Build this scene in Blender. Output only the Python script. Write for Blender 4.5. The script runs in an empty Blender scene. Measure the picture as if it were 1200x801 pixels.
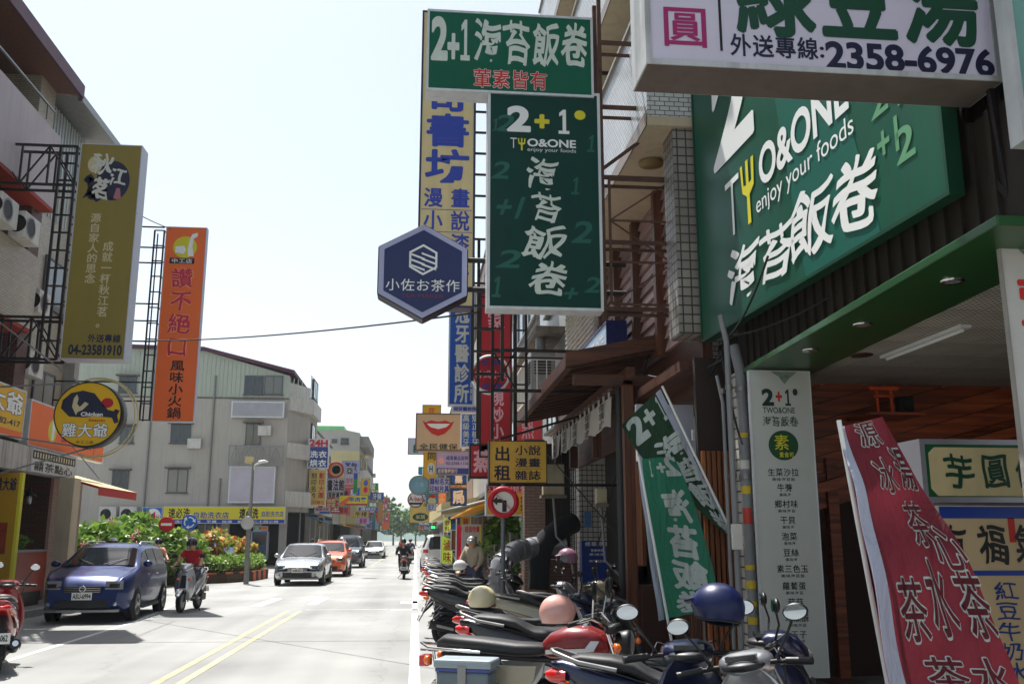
import bpy, math, random
from mathutils import Vector, Matrix
random.seed(7)
V = Vector
SC = bpy.context.scene
COL = SC.collection
R = math.radians

# ---------------------------------------------------------------- camera, sky, sun, exposure
FPX, HCAM = 1100.0, 1.6
PITCH, YAW = R(11.86), R(5.74)
SUN_EL, SUN_AZ = R(66), R(-24)          # azimuth from +Y, negative = to the left
cam_d = bpy.data.cameras.new('camera'); cam = bpy.data.objects.new('camera', cam_d); COL.objects.link(cam)
cam_d.sensor_width = 36; cam_d.lens = FPX / 1200 * 36; cam_d.clip_start = .05; cam_d.clip_end = 4000
FWD = V((math.sin(YAW) * math.cos(PITCH), math.cos(YAW) * math.cos(PITCH), math.sin(PITCH)))
RGT = V((math.cos(YAW), -math.sin(YAW), 0)); UPV = RGT.cross(FWD)
cam.matrix_world = Matrix(((RGT.x, UPV.x, -FWD.x, 0), (RGT.y, UPV.y, -FWD.y, 0), (RGT.z, UPV.z, -FWD.z, HCAM), (0, 0, 0, 1)))
SC.camera = cam
w = bpy.data.worlds.new('World'); SC.world = w; w.use_nodes = True
nt = w.node_tree
sky = nt.nodes.new('ShaderNodeTexSky'); sky.sky_type = 'NISHITA'; sky.sun_disc = False
sky.sun_elevation = SUN_EL; sky.sun_rotation = SUN_AZ
sky.dust_density = 1.6; sky.air_density = 1.0; sky.ozone_density = 1.0
nt.nodes['Background'].inputs[1].default_value = .105
hs = nt.nodes.new('ShaderNodeHueSaturation'); hs.inputs['Saturation'].default_value = .55; hs.inputs['Hue'].default_value = .485
nt.links.new(sky.outputs[0], hs.inputs['Color']); nt.links.new(hs.outputs[0], nt.nodes['Background'].inputs[0])
sd = bpy.data.lights.new('sun', 'SUN'); so = bpy.data.objects.new('sun', sd); COL.objects.link(so)
sd.energy = 5.0; sd.angle = R(.5); sd.color = (1, .97, .92)
sdir = V((math.sin(SUN_AZ) * math.cos(SUN_EL), math.cos(SUN_AZ) * math.cos(SUN_EL), math.sin(SUN_EL)))
so.rotation_euler = sdir.to_track_quat('Z', 'Y').to_euler(); so.location = (0, 0, 30)
SC.view_settings.view_transform = 'Standard'; SC.view_settings.look = 'None'; SC.view_settings.gamma = 1
SC.view_settings.exposure = .9
SC.cycles.max_bounces = 6; SC.cycles.diffuse_bounces = 4; SC.cycles.glossy_bounces = 3; SC.cycles.transmission_bounces = 4
SC.cycles.volume_bounces = 0; SC.cycles.sample_clamp_indirect = 6
SC.cycles.use_denoising = True

def P(u, v, **k):
    """point of the photograph (1200 px wide) on a plane of the place X=, Y= or Z="""
    d = FWD + RGT * ((u - 600) / FPX) + UPV * ((400.5 - v) / FPX)
    ax, val = list(k.items())[0]; i = 'XYZ'.index(ax)
    o = V((0, 0, HCAM)); t = (val - o[i]) / d[i]
    return o + d * t

# ---------------------------------------------------------------- materials
def lin(c):
    c /= 255.0
    return c / 12.92 if c <= .04045 else ((c + .055) / 1.055) ** 2.4
def rgb(r, g, b): return (lin(r), lin(g), lin(b), 1)
MC = {}
def mat(name, col, rough=.6, metal=0, var=.12, scale=2.5, bump=0, bscale=60, streak=0, spec=.4, coat=0, trans=0, emit=0, tl=0):
    """plain procedural material: base colour broken up by noise, optional rain streaks and fine relief"""
    if name in MC: return MC[name]
    m = bpy.data.materials.new(name); m.use_nodes = True; MC[name] = m
    n, l = m.node_tree.nodes, m.node_tree.links
    b = n['Principled BSDF']
    base = rgb(*col)
    b.inputs['Roughness'].default_value = rough; b.inputs['Metallic'].default_value = metal
    b.inputs['Specular IOR Level'].default_value = spec
    b.inputs['Coat Weight'].default_value = coat; b.inputs['Coat Roughness'].default_value = .05
    if trans: b.inputs['Transmission Weight'].default_value = trans
    if emit:
        b.inputs['Emission Color'].default_value = base; b.inputs['Emission Strength'].default_value = emit
    tc = n.new('ShaderNodeTexCoord')
    if var:
        ns = n.new('ShaderNodeTexNoise'); ns.inputs['Scale'].default_value = scale; ns.inputs['Detail'].default_value = 6
        ns.inputs['Roughness'].default_value = .65
        l.new(tc.outputs['Object'], ns.inputs['Vector'])
        mr = n.new('ShaderNodeMapRange'); mr.inputs[1].default_value = .3; mr.inputs[2].default_value = .7
        mr.inputs[3].default_value = 1 - var; mr.inputs[4].default_value = 1 + var * .6
        l.new(ns.outputs['Fac'], mr.inputs[0])
        mx = n.new('ShaderNodeMix'); mx.data_type = 'RGBA'; mx.blend_type = 'MULTIPLY'; mx.inputs[0].default_value = 1
        mx.inputs[6].default_value = base
        l.new(mr.outputs[0], mx.inputs[7])
        out = mx.outputs[2]
        if streak:
            mp = n.new('ShaderNodeMapping'); mp.inputs['Scale'].default_value = (5, 5, .35)
            l.new(tc.outputs['Object'], mp.inputs[0])
            n2 = n.new('ShaderNodeTexNoise'); n2.inputs['Scale'].default_value = 1.6; n2.inputs['Detail'].default_value = 8
            l.new(mp.outputs[0], n2.inputs['Vector'])
            m2 = n.new('ShaderNodeMapRange'); m2.inputs[1].default_value = .48; m2.inputs[2].default_value = .78
            m2.inputs[3].default_value = 0; m2.inputs[4].default_value = streak
            l.new(n2.outputs['Fac'], m2.inputs[0])
            m3 = n.new('ShaderNodeMix'); m3.data_type = 'RGBA'; m3.inputs[7].default_value = rgb(58, 50, 42)
            l.new(m2.outputs[0], m3.inputs[0]); l.new(out, m3.inputs[6]); out = m3.outputs[2]
        l.new(out, b.inputs['Base Color'])
        r2 = n.new('ShaderNodeMapRange'); r2.inputs[3].default_value = max(.02, rough - .08); r2.inputs[4].default_value = min(1, rough + .12)
        l.new(ns.outputs['Fac'], r2.inputs[0]); l.new(r2.outputs[0], b.inputs['Roughness'])
    else:
        b.inputs['Base Color'].default_value = base
    if bump:
        n4 = n.new('ShaderNodeTexNoise'); n4.inputs['Scale'].default_value = bscale; n4.inputs['Detail'].default_value = 4
        l.new(tc.outputs['Object'], n4.inputs['Vector'])
        bp = n.new('ShaderNodeBump'); bp.inputs['Strength'].default_value = bump; bp.inputs['Distance'].default_value = .02
        l.new(n4.outputs['Fac'], bp.inputs['Height']); l.new(bp.outputs[0], b.inputs['Normal'])
    if name.startswith('flag_'):
        q1 = n.new('ShaderNodeMapping'); q1.inputs['Scale'].default_value = (2.2, 2.2, .55); q1.inputs['Rotation'].default_value = (0, .35, 0); l.new(tc.outputs['Object'], q1.inputs[0])
        q2 = n.new('ShaderNodeTexNoise'); q2.inputs['Scale'].default_value = 3.2; q2.inputs['Detail'].default_value = 5; q2.inputs['Distortion'].default_value = .8; l.new(q1.outputs[0], q2.inputs['Vector'])
        q3 = n.new('ShaderNodeBump'); q3.inputs['Strength'].default_value = 1; q3.inputs['Distance'].default_value = .09; l.new(q2.outputs['Fac'], q3.inputs['Height']); l.new(q3.outputs[0], b.inputs['Normal'])
    if tl:   # thin cloth or leaf: some light comes through
        t = n.new('ShaderNodeBsdfTranslucent'); ms = n.new('ShaderNodeMixShader'); ms.inputs[0].default_value = tl
        if var: l.new(out, t.inputs[0])
        else: t.inputs[0].default_value = base
        l.new(b.outputs[0], ms.inputs[1]); l.new(t.outputs[0], ms.inputs[2])
        l.new(ms.outputs[0], n['Material Output'].inputs[0])
    return m

def mat_tile(name, c1, c2, joint, bw, bh, mortar=.006, rough=.35, offset=.5, bump=.5, dirt=.25):
    """tiles or bricks too small to pick apart, laid in metres on the box UV"""
    if name in MC: return MC[name]
    m = bpy.data.materials.new(name); m.use_nodes = True; MC[name] = m
    n, l = m.node_tree.nodes, m.node_tree.links; b = n['Principled BSDF']
    tc = n.new('ShaderNodeTexCoord'); br = n.new('ShaderNodeTexBrick')
    br.offset = offset; br.inputs['Scale'].default_value = 1; br.inputs['Color1'].default_value = rgb(*c1)
    br.inputs['Color2'].default_value = rgb(*c2); br.inputs['Mortar'].default_value = rgb(*joint)
    br.inputs['Mortar Size'].default_value = mortar; br.inputs['Brick Width'].default_value = bw
    br.inputs['Row Height'].default_value = bh; br.inputs['Mortar Smooth'].default_value = .105
    l.new(tc.outputs['UV'], br.inputs['Vector'])
    ns = n.new('ShaderNodeTexNoise'); ns.inputs['Scale'].default_value = 1.1; ns.inputs['Detail'].default_value = 7
    l.new(tc.outputs['Object'], ns.inputs['Vector'])
    mr = n.new('ShaderNodeMapRange'); mr.inputs[1].default_value = .4; mr.inputs[2].default_value = .75
    mr.inputs[3].default_value = 0; mr.inputs[4].default_value = dirt; l.new(ns.outputs['Fac'], mr.inputs[0])
    mx = n.new('ShaderNodeMix'); mx.data_type = 'RGBA'; mx.inputs[7].default_value = rgb(70, 62, 52)
    l.new(mr.outputs[0], mx.inputs[0]); l.new(br.outputs['Color'], mx.inputs[6]); l.new(mx.outputs[2], b.inputs['Base Color'])
    b.inputs['Roughness'].default_value = rough
    bp = n.new('ShaderNodeBump'); bp.invert = True; bp.inputs['Strength'].default_value = bump; bp.inputs['Distance'].default_value = .01
    l.new(br.outputs['Fac'], bp.inputs['Height']); l.new(bp.outputs[0], b.inputs['Normal'])
    return m

def mat_wood(name, c1, c2, rough=.5, s=1.0, axis='Z'):
    if name in MC: return MC[name]
    m = bpy.data.materials.new(name); m.use_nodes = True; MC[name] = m
    n, l = m.node_tree.nodes, m.node_tree.links; b = n['Principled BSDF']
    tc = n.new('ShaderNodeTexCoord'); mp = n.new('ShaderNodeMapping')
    sc = {'X': (.6, 14, 14), 'Y': (14, .6, 14), 'Z': (14, 14, .6)}[axis]
    mp.inputs['Scale'].default_value = [q * s for q in sc]
    l.new(tc.outputs['Object'], mp.inputs[0])
    oi = n.new('ShaderNodeObjectInfo'); l.new(oi.outputs['Random'], mp.inputs['Location'])
    ns = n.new('ShaderNodeTexNoise'); ns.inputs['Scale'].default_value = 1.5; ns.inputs['Detail'].default_value = 8; ns.inputs['Distortion'].default_value = .6
    l.new(mp.outputs[0], ns.inputs['Vector'])
    cr = n.new('ShaderNodeValToRGB'); cr.color_ramp.elements[0].position = .35; cr.color_ramp.elements[1].position = .7
    cr.color_ramp.elements[0].color = rgb(*c1); cr.color_ramp.elements[1].color = rgb(*c2)
    l.new(ns.outputs['Fac'], cr.inputs[0])
    hv = n.new('ShaderNodeHueSaturation'); ad = n.new('ShaderNodeMapRange'); ad.inputs[3].default_value = .75; ad.inputs[4].default_value = 1.2
    l.new(oi.outputs['Random'], ad.inputs[0]); l.new(ad.outputs[0], hv.inputs['Value']); l.new(cr.outputs[0], hv.inputs['Color'])
    l.new(hv.outputs[0], b.inputs['Base Color']); b.inputs['Roughness'].default_value = rough
    bp = n.new('ShaderNodeBump'); bp.inputs['Strength'].default_value = .25; bp.inputs['Distance'].default_value = .005
    l.new(ns.outputs['Fac'], bp.inputs['Height']); l.new(bp.outputs[0], b.inputs['Normal'])
    return m

def mat_road():
    m = bpy.data.materials.new('asphalt'); m.use_nodes = True; n, l = m.node_tree.nodes, m.node_tree.links; b = n['Principled BSDF']
    tc = n.new('ShaderNodeTexCoord')
    def noise(sc, det=6, mp=None):
        x = n.new('ShaderNodeTexNoise'); x.inputs['Scale'].default_value = sc; x.inputs['Detail'].default_value = det
        if mp:
            q = n.new('ShaderNodeMapping'); q.inputs['Scale'].default_value = mp; l.new(tc.outputs['Object'], q.inputs[0]); l.new(q.outputs[0], x.inputs['Vector'])
        else: l.new(tc.outputs['Object'], x.inputs['Vector'])
        return x
    big = noise(.35); trk = noise(1.0, 5, (1.1, .05, 1)); fine = noise(110, 3)
    cr = n.new('ShaderNodeValToRGB'); e = cr.color_ramp.elements
    e[0].position = .3; e[0].color = rgb(106, 107, 106); e[1].position = .72; e[1].color = rgb(158, 158, 155)
    mm = n.new('ShaderNodeMath'); mm.operation = 'MULTIPLY_ADD'; mm.inputs[1].default_value = .5; l.new(trk.outputs['Fac'], mm.inputs[0])
    m2 = n.new('ShaderNodeMath'); m2.operation = 'MULTIPLY'; m2.inputs[1].default_value = .5; l.new(big.outputs['Fac'], m2.inputs[0]); l.new(m2.outputs[0], mm.inputs[2])
    l.new(mm.outputs[0], cr.inputs[0])
    # cracks along and across the lanes
    vo = n.new('ShaderNodeTexVoronoi'); vo.feature = 'DISTANCE_TO_EDGE'; vo.inputs['Scale'].default_value = .16
    dn = noise(2.2, 5); av = n.new('ShaderNodeMix'); av.data_type = 'RGBA'; av.blend_type = 'LINEAR_LIGHT'; av.inputs[0].default_value = .35
    l.new(tc.outputs['Object'], av.inputs[6]); l.new(dn.outputs['Color'], av.inputs[7]); l.new(av.outputs[2], vo.inputs['Vector'])
    lt = n.new('ShaderNodeMapRange'); lt.inputs[1].default_value = .0; lt.inputs[2].default_value = .004; lt.inputs[3].default_value = .8; lt.inputs[4].default_value = 1
    l.new(vo.outputs[0], lt.inputs[0])
    fr = n.new('ShaderNodeMapRange'); fr.inputs[1].default_value = .3; fr.inputs[2].default_value = .7; fr.inputs[3].default_value = .78; fr.inputs[4].default_value = 1.16
    l.new(fine.outputs['Fac'], fr.inputs[0])
    m3 = n.new('ShaderNodeMath'); m3.operation = 'MULTIPLY'; l.new(lt.outputs[0], m3.inputs[0]); l.new(fr.outputs[0], m3.inputs[1])
    mx = n.new('ShaderNodeMix'); mx.data_type = 'RGBA'; mx.blend_type = 'MULTIPLY'; mx.inputs[0].default_value = 1
    l.new(cr.outputs[0], mx.inputs[6]); l.new(m3.outputs[0], mx.inputs[7]); l.new(mx.outputs[2], b.inputs['Base Color'])
    b.inputs['Roughness'].default_value = .8
    bp = n.new('ShaderNodeBump'); bp.inputs['Strength'].default_value = .5; bp.inputs['Distance'].default_value = .006
    l.new(fine.outputs['Fac'], bp.inputs['Height']); l.new(bp.outputs[0], b.inputs['Normal'])
    MC['asphalt'] = m; return m

# ---------------------------------------------------------------- mesh builder
ORG = {}
GL = {}
def glyph(s, bold):
    k = (s, bold)
    if s == '1': return ([(0, 0), (1, 0), (1, .13), (.7, .13), (.7, 1), (.44, 1), (.08, .86), (.08, .71), (.38, .79), (.38, .13), (0, .13)], [(0, 1, 2, 3, 9, 10), (9, 3, 4, 5, 8), (8, 5, 6, 7)])
    if k not in GL:
        c = bpy.data.curves.new('lettering', 'FONT'); c.body = s; c.resolution_u = 3 if not s.isascii() else 5; c.offset = bold
        o = bpy.data.objects.new('lettering', c); m = bpy.data.meshes.new_from_object(o)
        m.calc_loop_triangles()
        GL[k] = ([(v.co.x, v.co.y) for v in m.vertices], [tuple(t.vertices) for t in m.loop_triangles])
        bpy.data.meshes.remove(m); bpy.data.objects.remove(o); bpy.data.curves.remove(c)
    return GL[k]

GS = {}
def fine(k, vs, fs, L=.13):
    """split long glyph triangles (edge by edge) so that bent strokes stay whole"""
    if k in GS: return GS[k]
    vs = list(vs); tr = []
    for f in fs:
        for i in range(1, len(f) - 1): tr.append((f[0], f[i], f[i + 1]))
    for _ in range(4):
        mid = {}; out = []
        def md(a, b):
            if math.dist(vs[a], vs[b]) <= L: return None
            q = (min(a, b), max(a, b))
            if q not in mid: mid[q] = len(vs); vs.append(((vs[a][0] + vs[b][0]) / 2, (vs[a][1] + vs[b][1]) / 2))
            return mid[q]
        for a, b, c in tr:
            x, y, z = md(a, b), md(b, c), md(c, a); n = sum(q is not None for q in (x, y, z))
            if n == 0: out.append((a, b, c)); continue
            while x is None or (n == 2 and y is None): a, b, c, x, y, z = b, c, a, y, z, x
            if n == 3: out += [(a, x, z), (x, b, y), (z, y, c), (x, y, z)]
            elif n == 2: out += [(x, b, y), (a, x, y), (a, y, c)]
            else: out += [(a, x, c), (x, b, c)]
        tr = out
    GS[k] = (vs, tr); return GS[k]

class MB:
    def __init__(s): s.v = []; s.f = []; s.m = []; s.sm = []; s.cur = 0; s.smooth = False; s.xf = None
    def add(s, vs, fs, smooth=None):
        o = len(s.v)
        if s.xf is not None: vs = [s.xf @ V(p) for p in vs]
        s.v += [tuple(p) for p in vs]
        for f in fs:
            s.f.append(tuple(i + o for i in f)); s.m.append(s.cur); s.sm.append(s.smooth if smooth is None else smooth)
        return s
    def box(s, x0, x1, y0, y1, z0, z1):
        x0, x1 = sorted((x0, x1)); y0, y1 = sorted((y0, y1)); z0, z1 = sorted((z0, z1))
        return s.add([(x0, y0, z0), (x1, y0, z0), (x1, y1, z0), (x0, y1, z0), (x0, y0, z1), (x1, y0, z1), (x1, y1, z1), (x0, y1, z1)],
              [(0, 3, 2, 1), (4, 5, 6, 7), (0, 1, 5, 4), (1, 2, 6, 5), (2, 3, 7, 6), (3, 0, 4, 7)], False)
    def obox(s, c, sz, rot=None):
        c = V(c); h = [q / 2 for q in sz]; M = rot or Matrix.Identity(3)
        vs = [c + M @ V((a * h[0], b * h[1], d * h[2])) for d in (-1, 1) for a, b in ((-1, -1), (1, -1), (1, 1), (-1, 1))]
        return s.add(vs, [(0, 3, 2, 1), (4, 5, 6, 7), (0, 1, 5, 4), (1, 2, 6, 5), (2, 3, 7, 6), (3, 0, 4, 7)], False)
    def bar(s, p, q, w, h=None):
        p, q = V(p), V(q); d = q - p; L = d.length
        if L < 1e-6: return s
        d.normalize(); up = V((0, 0, 1)) if abs(d.z) < .95 else V((0, 1, 0))
        x = d.cross(up).normalized(); y = x.cross(d)
        M = Matrix((x, d, y)).transposed()
        return s.obox((p + q) / 2, (w, L, h or w), M)
    def tube(s, pts, r, n=8, caps=True, r2=None):
        pts = [V(p) for p in pts]; rs = r if isinstance(r, (list, tuple)) else [r + ((r2 - r) * i / (len(pts) - 1) if r2 is not None else 0) for i in range(len(pts))]
        rings = []; px = None
        for i, p in enumerate(pts):
            d = (pts[min(i + 1, len(pts) - 1)] - pts[max(i - 1, 0)]).normalized()
            a = px if px is not None else (V((0, 0, 1)) if abs(d.z) < .9 else V((1, 0, 0)))
            x = (a - d * a.dot(d)).normalized(); y = d.cross(x); px = x
            rings.append([p + (x * math.cos(t) + y * math.sin(t)) * rs[i] for t in [2 * math.pi * k / n for k in range(n)]])
        return s.rings(rings, caps, True)
    def rings(s, rings, caps=True, smooth=True, closed=True):
        n = len(rings[0]); vs = [p for r in rings for p in r]; fs = []
        for i in range(len(rings) - 1):
            for k in range(n if closed else n - 1):
                a = i * n + k; b = i * n + (k + 1) % n
                fs.append((a, b, b + n, a + n))
        s.add(vs, fs, smooth)
        if caps:
            for r, rev in ((rings[0], True), (rings[-1], False)):
                s.add(r, [tuple(reversed(range(n))) if rev else tuple(range(n))], False)
        return s
    def cyl(s, p, q, r, n=12, r2=None): return s.tube([p, q], r, n, True, r2)
    def lathe(s, prof, c, axis=(0, 0, 1), n=20, caps=False):
        c = V(c); a = V(axis).normalized(); x = a.orthogonal().normalized(); y = a.cross(x)
        return s.rings([[c + a * h + (x * math.cos(t) + y * math.sin(t)) * r for t in [2 * math.pi * k / n for k in range(n)]] for r, h in prof], caps, True)
    def ball(s, c, r, n=14, m=9, rot=None, zmin=-1):
        c = V(c); r = (r, r, r) if not isinstance(r, (tuple, list)) else r; M = rot or Matrix.Identity(3); rg = []
        for i in range(m + 1):
            t = math.pi * i / m; z = max(-math.cos(t), zmin); q = math.sin(t)
            if i == 0 or i == m: q = .02 if z > -.99 or zmin <= -1 else q
            rg.append([c + M @ V((r[0] * q * math.cos(a), r[1] * q * math.sin(a), r[2] * z)) for a in [2 * math.pi * k / n for k in range(n)]])
        return s.rings(rg, True, True)
    def sup(s, secs, n=16, e=2.6, axis='x', caps=True):
        """loft of superellipse sections: (x, y, z, half width, half height[, tilt])"""
        rg = []
        for q in secs:
            x, y, z, hw, hh = q[:5]; tl = q[5] if len(q) > 5 else 0; r = []
            for k in range(n):
                t = 2 * math.pi * k / n; ct, st = math.cos(t), math.sin(t)
                a = hw * math.copysign(abs(ct) ** (2 / e), ct); b = hh * math.copysign(abs(st) ** (2 / e), st)
                if axis == 'x': r.append(V((x - b * math.sin(tl), y + a, z + b * math.cos(tl))))
                else: r.append(V((x + b, y + a, z)))
            rg.append(r if axis == 'x' else r[::-1])
        return s.rings(rg, caps, True)
    def quad(s, a, b, c, d): return s.add([a, b, c, d], [(0, 1, 2, 3)], False)
    def slab(s, poly, off):
        """closed prism: polygon (list of points) pushed along off"""
        n = len(poly); a = [V(p) for p in poly]; b = [p + V(off) for p in a]
        return s.add(a + b, [tuple(reversed(range(n))), tuple(range(n, 2 * n))] + [(k, (k + 1) % n, n + (k + 1) % n, n + k) for k in range(n)], False)
    def text(s, st, o, ux, vy, box, bold=.02, shear=0, brush=0, fit=None, flip=False):
        """o = top-left corner, ux = full width vector, vy = full height vector DOWN; box in fractions"""
        x0, y0, x1, y1 = box; cells = []
        if st.startswith('|'):
            st = st[1:]; n = len(st)
            for i, ch in enumerate(st): cells.append((ch, x0, y0 + (y1 - y0) * i / n, x1, y0 + (y1 - y0) * (i + 1) / n))
        elif st.isascii() or fit == 'str': cells.append((st, x0, y0, x1, y1))
        else:
            n = len(st)
            for i, ch in enumerate(st): cells.append((ch, x0 + (x1 - x0) * i / n, y0, x0 + (x1 - x0) * (i + 1) / n, y1))
        for ch, a0, b0, a1, b1 in cells:
            cjk = not ch.isascii()
            vs, fs = glyph(ch, .003 if cjk else min(bold, .02))
            if not vs: continue
            if brush: vs, fs = fine((ch, bold), vs, fs)
            ex = bold * .55 if cjk and bold > .004 else (bold - .02) * .8 if bold > .02 and ch != '1' else 0
            if ch == '1':
                hw_ = .21 * vy.length * (b1 - b0) / max(ux.length, 1e-6); cm_ = (a0 + a1) / 2
                if hw_ * 2 < a1 - a0: a0, a1 = cm_ - hw_, cm_ + hw_
            if ch.isascii() or fit == 'str':
                mx0, mx1 = min(p[0] for p in vs), max(p[0] for p in vs); my0, my1 = min(p[1] for p in vs), max(p[1] for p in vs)
                g = 0 if fit != 'cell' else .0
            else: mx0, mx1, my0, my1 = -.02, 1.02, -.14, .9
            ph = random.random() * 6
            for kq, (ox, oy) in enumerate([(0, 0)] if ex < .002 else [(ex * math.cos(q_), ex * math.sin(q_)) for q_ in [.4 + math.pi * 2 * z_ / (5 if bold < .035 else 7) for z_ in range(5 if bold < .035 else 7)]] + ([(0, 0)] if ex > .02 else [])):
              out = []; nq = ux.cross(vy).normalized() * (-.00015 * kq) * (1 if abs(ux.x) + abs(ux.y) > 0 else 1)
              for x, y in vs:
                x += ox; y += oy
                fx = (x - mx0) / max(mx1 - mx0, 1e-6); fy = (my1 - y) / max(my1 - my0, 1e-6)
                if brush:
                    fx += brush * (.05 * math.sin(6 * fy + ph) + .03 * math.sin(17 * fx + ph)); fy += brush * .045 * math.sin(7 * fx + ph * 2)
                fx += shear * (.5 - fy)
                if flip: fx = 1 - fx
                X = a0 + (a1 - a0) * fx; Y = b0 + (b1 - b0) * fy
                out.append(o + ux * X + vy * Y + nq)
              s.add(out, [tuple(reversed(f)) if flip else f for f in fs], False)
        return s
    def build(s, name, mats, parent=None, bevel=0, org=None, sub=0):
        me = bpy.data.meshes.new(name)
        o0 = V(org) if org is not None else (ORG.get(parent.name, V()) if parent else V())
        me.from_pydata([tuple(V(p) - o0) for p in s.v], [], s.f)
        if not isinstance(mats, (list, tuple)): mats = [mats]
        for m in mats: me.materials.append(m)
        if len(mats) > 1: me.polygons.foreach_set('material_index', s.m)
        me.polygons.foreach_set('use_smooth', s.sm)
        uv = me.uv_layers.new(name='UVMap'); dat = [0.0] * (2 * len(me.loops))
        for p in me.polygons:
            nx, ny, nz = map(abs, p.normal)
            for li in p.loop_indices:
                c = me.vertices[me.loops[li].vertex_index].co
                if nx >= ny and nx >= nz: a, b = c.y, c.z
                elif ny >= nz: a, b = c.x, c.z
                else: a, b = c.x, c.y
                dat[2 * li] = a; dat[2 * li + 1] = b
        uv.data.foreach_set('uv', dat)
        ob = bpy.data.objects.new(name, me); COL.objects.link(ob)
        if parent: ob.parent = parent
        if org is not None: ob.location = o0
        ORG[ob.name] = o0
        if bevel:
            bv = ob.modifiers.new('bevel', 'BEVEL'); bv.width = bevel; bv.segments = 2; bv.limit_method = 'ANGLE'; bv.angle_limit = R(40)
        if sub:
            sb = ob.modifiers.new('sub', 'SUBSURF'); sb.levels = sub; sb.render_levels = sub
        return ob

def tag(o, label=None, cat=None, group=None, kind=None):
    for k, v in (('label', label), ('category', cat), ('group', group), ('kind', kind)):
        if v: o[k] = v
    return o
def thing(name, label, cat, loc=(0, 0, 0), group=None):
    o = bpy.data.objects.new(name, None); COL.objects.link(o); o.location = loc; o.empty_display_size = .2
    ORG[o.name] = V(loc); return tag(o, label, cat, group)
def solo(mb, name, mats, label, cat, group=None, bevel=0):
    xs, ys, zs = zip(*mb.v); org = ((min(xs) + max(xs)) / 2, (min(ys) + max(ys)) / 2, min(zs))
    return tag(mb.build(name, mats, None, bevel, org), label, cat, group)
def struct(mb, name, mats, parent=None):
    return tag(mb.build(name, mats, parent), kind='structure') if not parent else mb.build(name, mats, parent)
def clone(root, loc, rz=0, label=None, group=None, swap=None, skip=(), tilt=0, scale=1):
    def cp(o, par):
        c = o.copy(); COL.objects.link(c); c.parent = par
        if swap:
            for sl in c.material_slots:
                bm_ = c.data.materials[sl.slot_index] if c.data else None
                if bm_: sl.link = 'OBJECT'; sl.material = swap.get(bm_.name, bm_)
        for ch in o.children:
            if ch.name.split('.')[0] not in skip: cp(ch, c)
        return c
    r = cp(root, None); r.location = loc; r.rotation_euler = (tilt, 0, rz); r.scale = (scale,) * 3
    if label: r['label'] = label
    if group: r['group'] = group
    return r
def move(root, loc, rz=0, swap=None, tilt=0):
    root.location = loc; root.rotation_euler = (tilt, 0, rz)
    def rec(o):
        if swap:
            for sl in o.material_slots:
                if sl.material and sl.material.name in swap:
                    nm = swap[sl.material.name]; sl.link = 'OBJECT'; sl.material = nm
        for ch in o.children: rec(ch)
    rec(root)

# shared materials
asphalt = mat_road()
steel_dark = mat('dark_painted_steel', (38, 34, 36), .5, .3, .3, 6)
steel_rust = mat('rusty_steel', (88, 62, 50), .7, .3, .35, 9)
steel_grey = mat('galvanised_steel', (140, 140, 138), .45, .7, .2, 8)
chrome = mat('chrome', (225, 225, 225), .08, 1, 0)
mirror_glass = mat('mirror_glass', (188, 198, 206), .02, 1, 0)
rubber = mat('tyre_rubber', (24, 24, 25), .75, 0, .2, 20)
blk = mat('black_plastic', (22, 22, 24), .42, 0, .2, 14, bump=.1)
blk_seat = mat('black_vinyl', (30, 30, 33), .5, 0, .15, 12, bump=.15, bscale=220)
wht = mat('white_paint', (226, 228, 226), .5, 0, .06, 3)
wht_old = mat('weathered_white', (205, 203, 196), .65, 0, .12, 3, streak=.35)
white_print = mat('white_print', (232, 234, 232), .5, 0, 0)
frame_w = mat('white_sign_frame', (208, 212, 214), .4, .2, .1, 6, streak=.2)
glass_dark = mat('dark_window_glass', (28, 36, 40), .06, 0, .3, 1.2, spec=.8)
def pane_mat():
    m = bpy.data.materials.new('window_pane'); m.use_nodes = True; n, l = m.node_tree.nodes, m.node_tree.links; b = n['Principled BSDF']
    oi = n.new('ShaderNodeObjectInfo'); tc = n.new('ShaderNodeTexCoord'); wv = n.new('ShaderNodeTexWave'); wv.inputs['Scale'].default_value = 5; wv.inputs['Distortion'].default_value = 1.5; wv.bands_direction = 'Y'
    l.new(tc.outputs['Object'], wv.inputs['Vector'])
    cu = n.new('ShaderNodeValToRGB'); cu.color_ramp.elements[0].color = rgb(120, 118, 108); cu.color_ramp.elements[1].color = rgb(168, 164, 150); l.new(wv.outputs['Fac'], cu.inputs[0])
    mr = n.new('ShaderNodeMapRange'); mr.inputs[1].default_value = .45; mr.inputs[2].default_value = .75; mr.inputs[3].default_value = 0; mr.inputs[4].default_value = .7; l.new(oi.outputs['Random'], mr.inputs[0])
    mx = n.new('ShaderNodeMix'); mx.data_type = 'RGBA'; mx.inputs[6].default_value = rgb(30, 40, 46); l.new(mr.outputs[0], mx.inputs[0]); l.new(cu.outputs[0], mx.inputs[7]); l.new(mx.outputs[2], b.inputs['Base Color'])
    b.inputs['Roughness'].default_value = .08; b.inputs['Specular IOR Level'].default_value = .8; MC['window_pane'] = m; return m
pane_m = pane_mat()
conc = mat('concrete', (150, 147, 140), .85, 0, .18, 1.5, bump=.2, streak=.3)
conc_d = mat('stained_concrete', (112, 106, 98), .9, 0, .25, 1.2, bump=.2, streak=.6)
wire_b = mat('black_cable', (25, 25, 27), .6, 0, 0)
red_lens = mat('red_lens', (190, 22, 20), .15, 0, 0, spec=.7, coat=.5)
amber_lens = mat('amber_lens', (235, 110, 20), .15, 0, 0, spec=.7, coat=.5)
clear_lens = mat('clear_lens', (168, 174, 178), .08, .5, 0, spec=.9)
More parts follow.
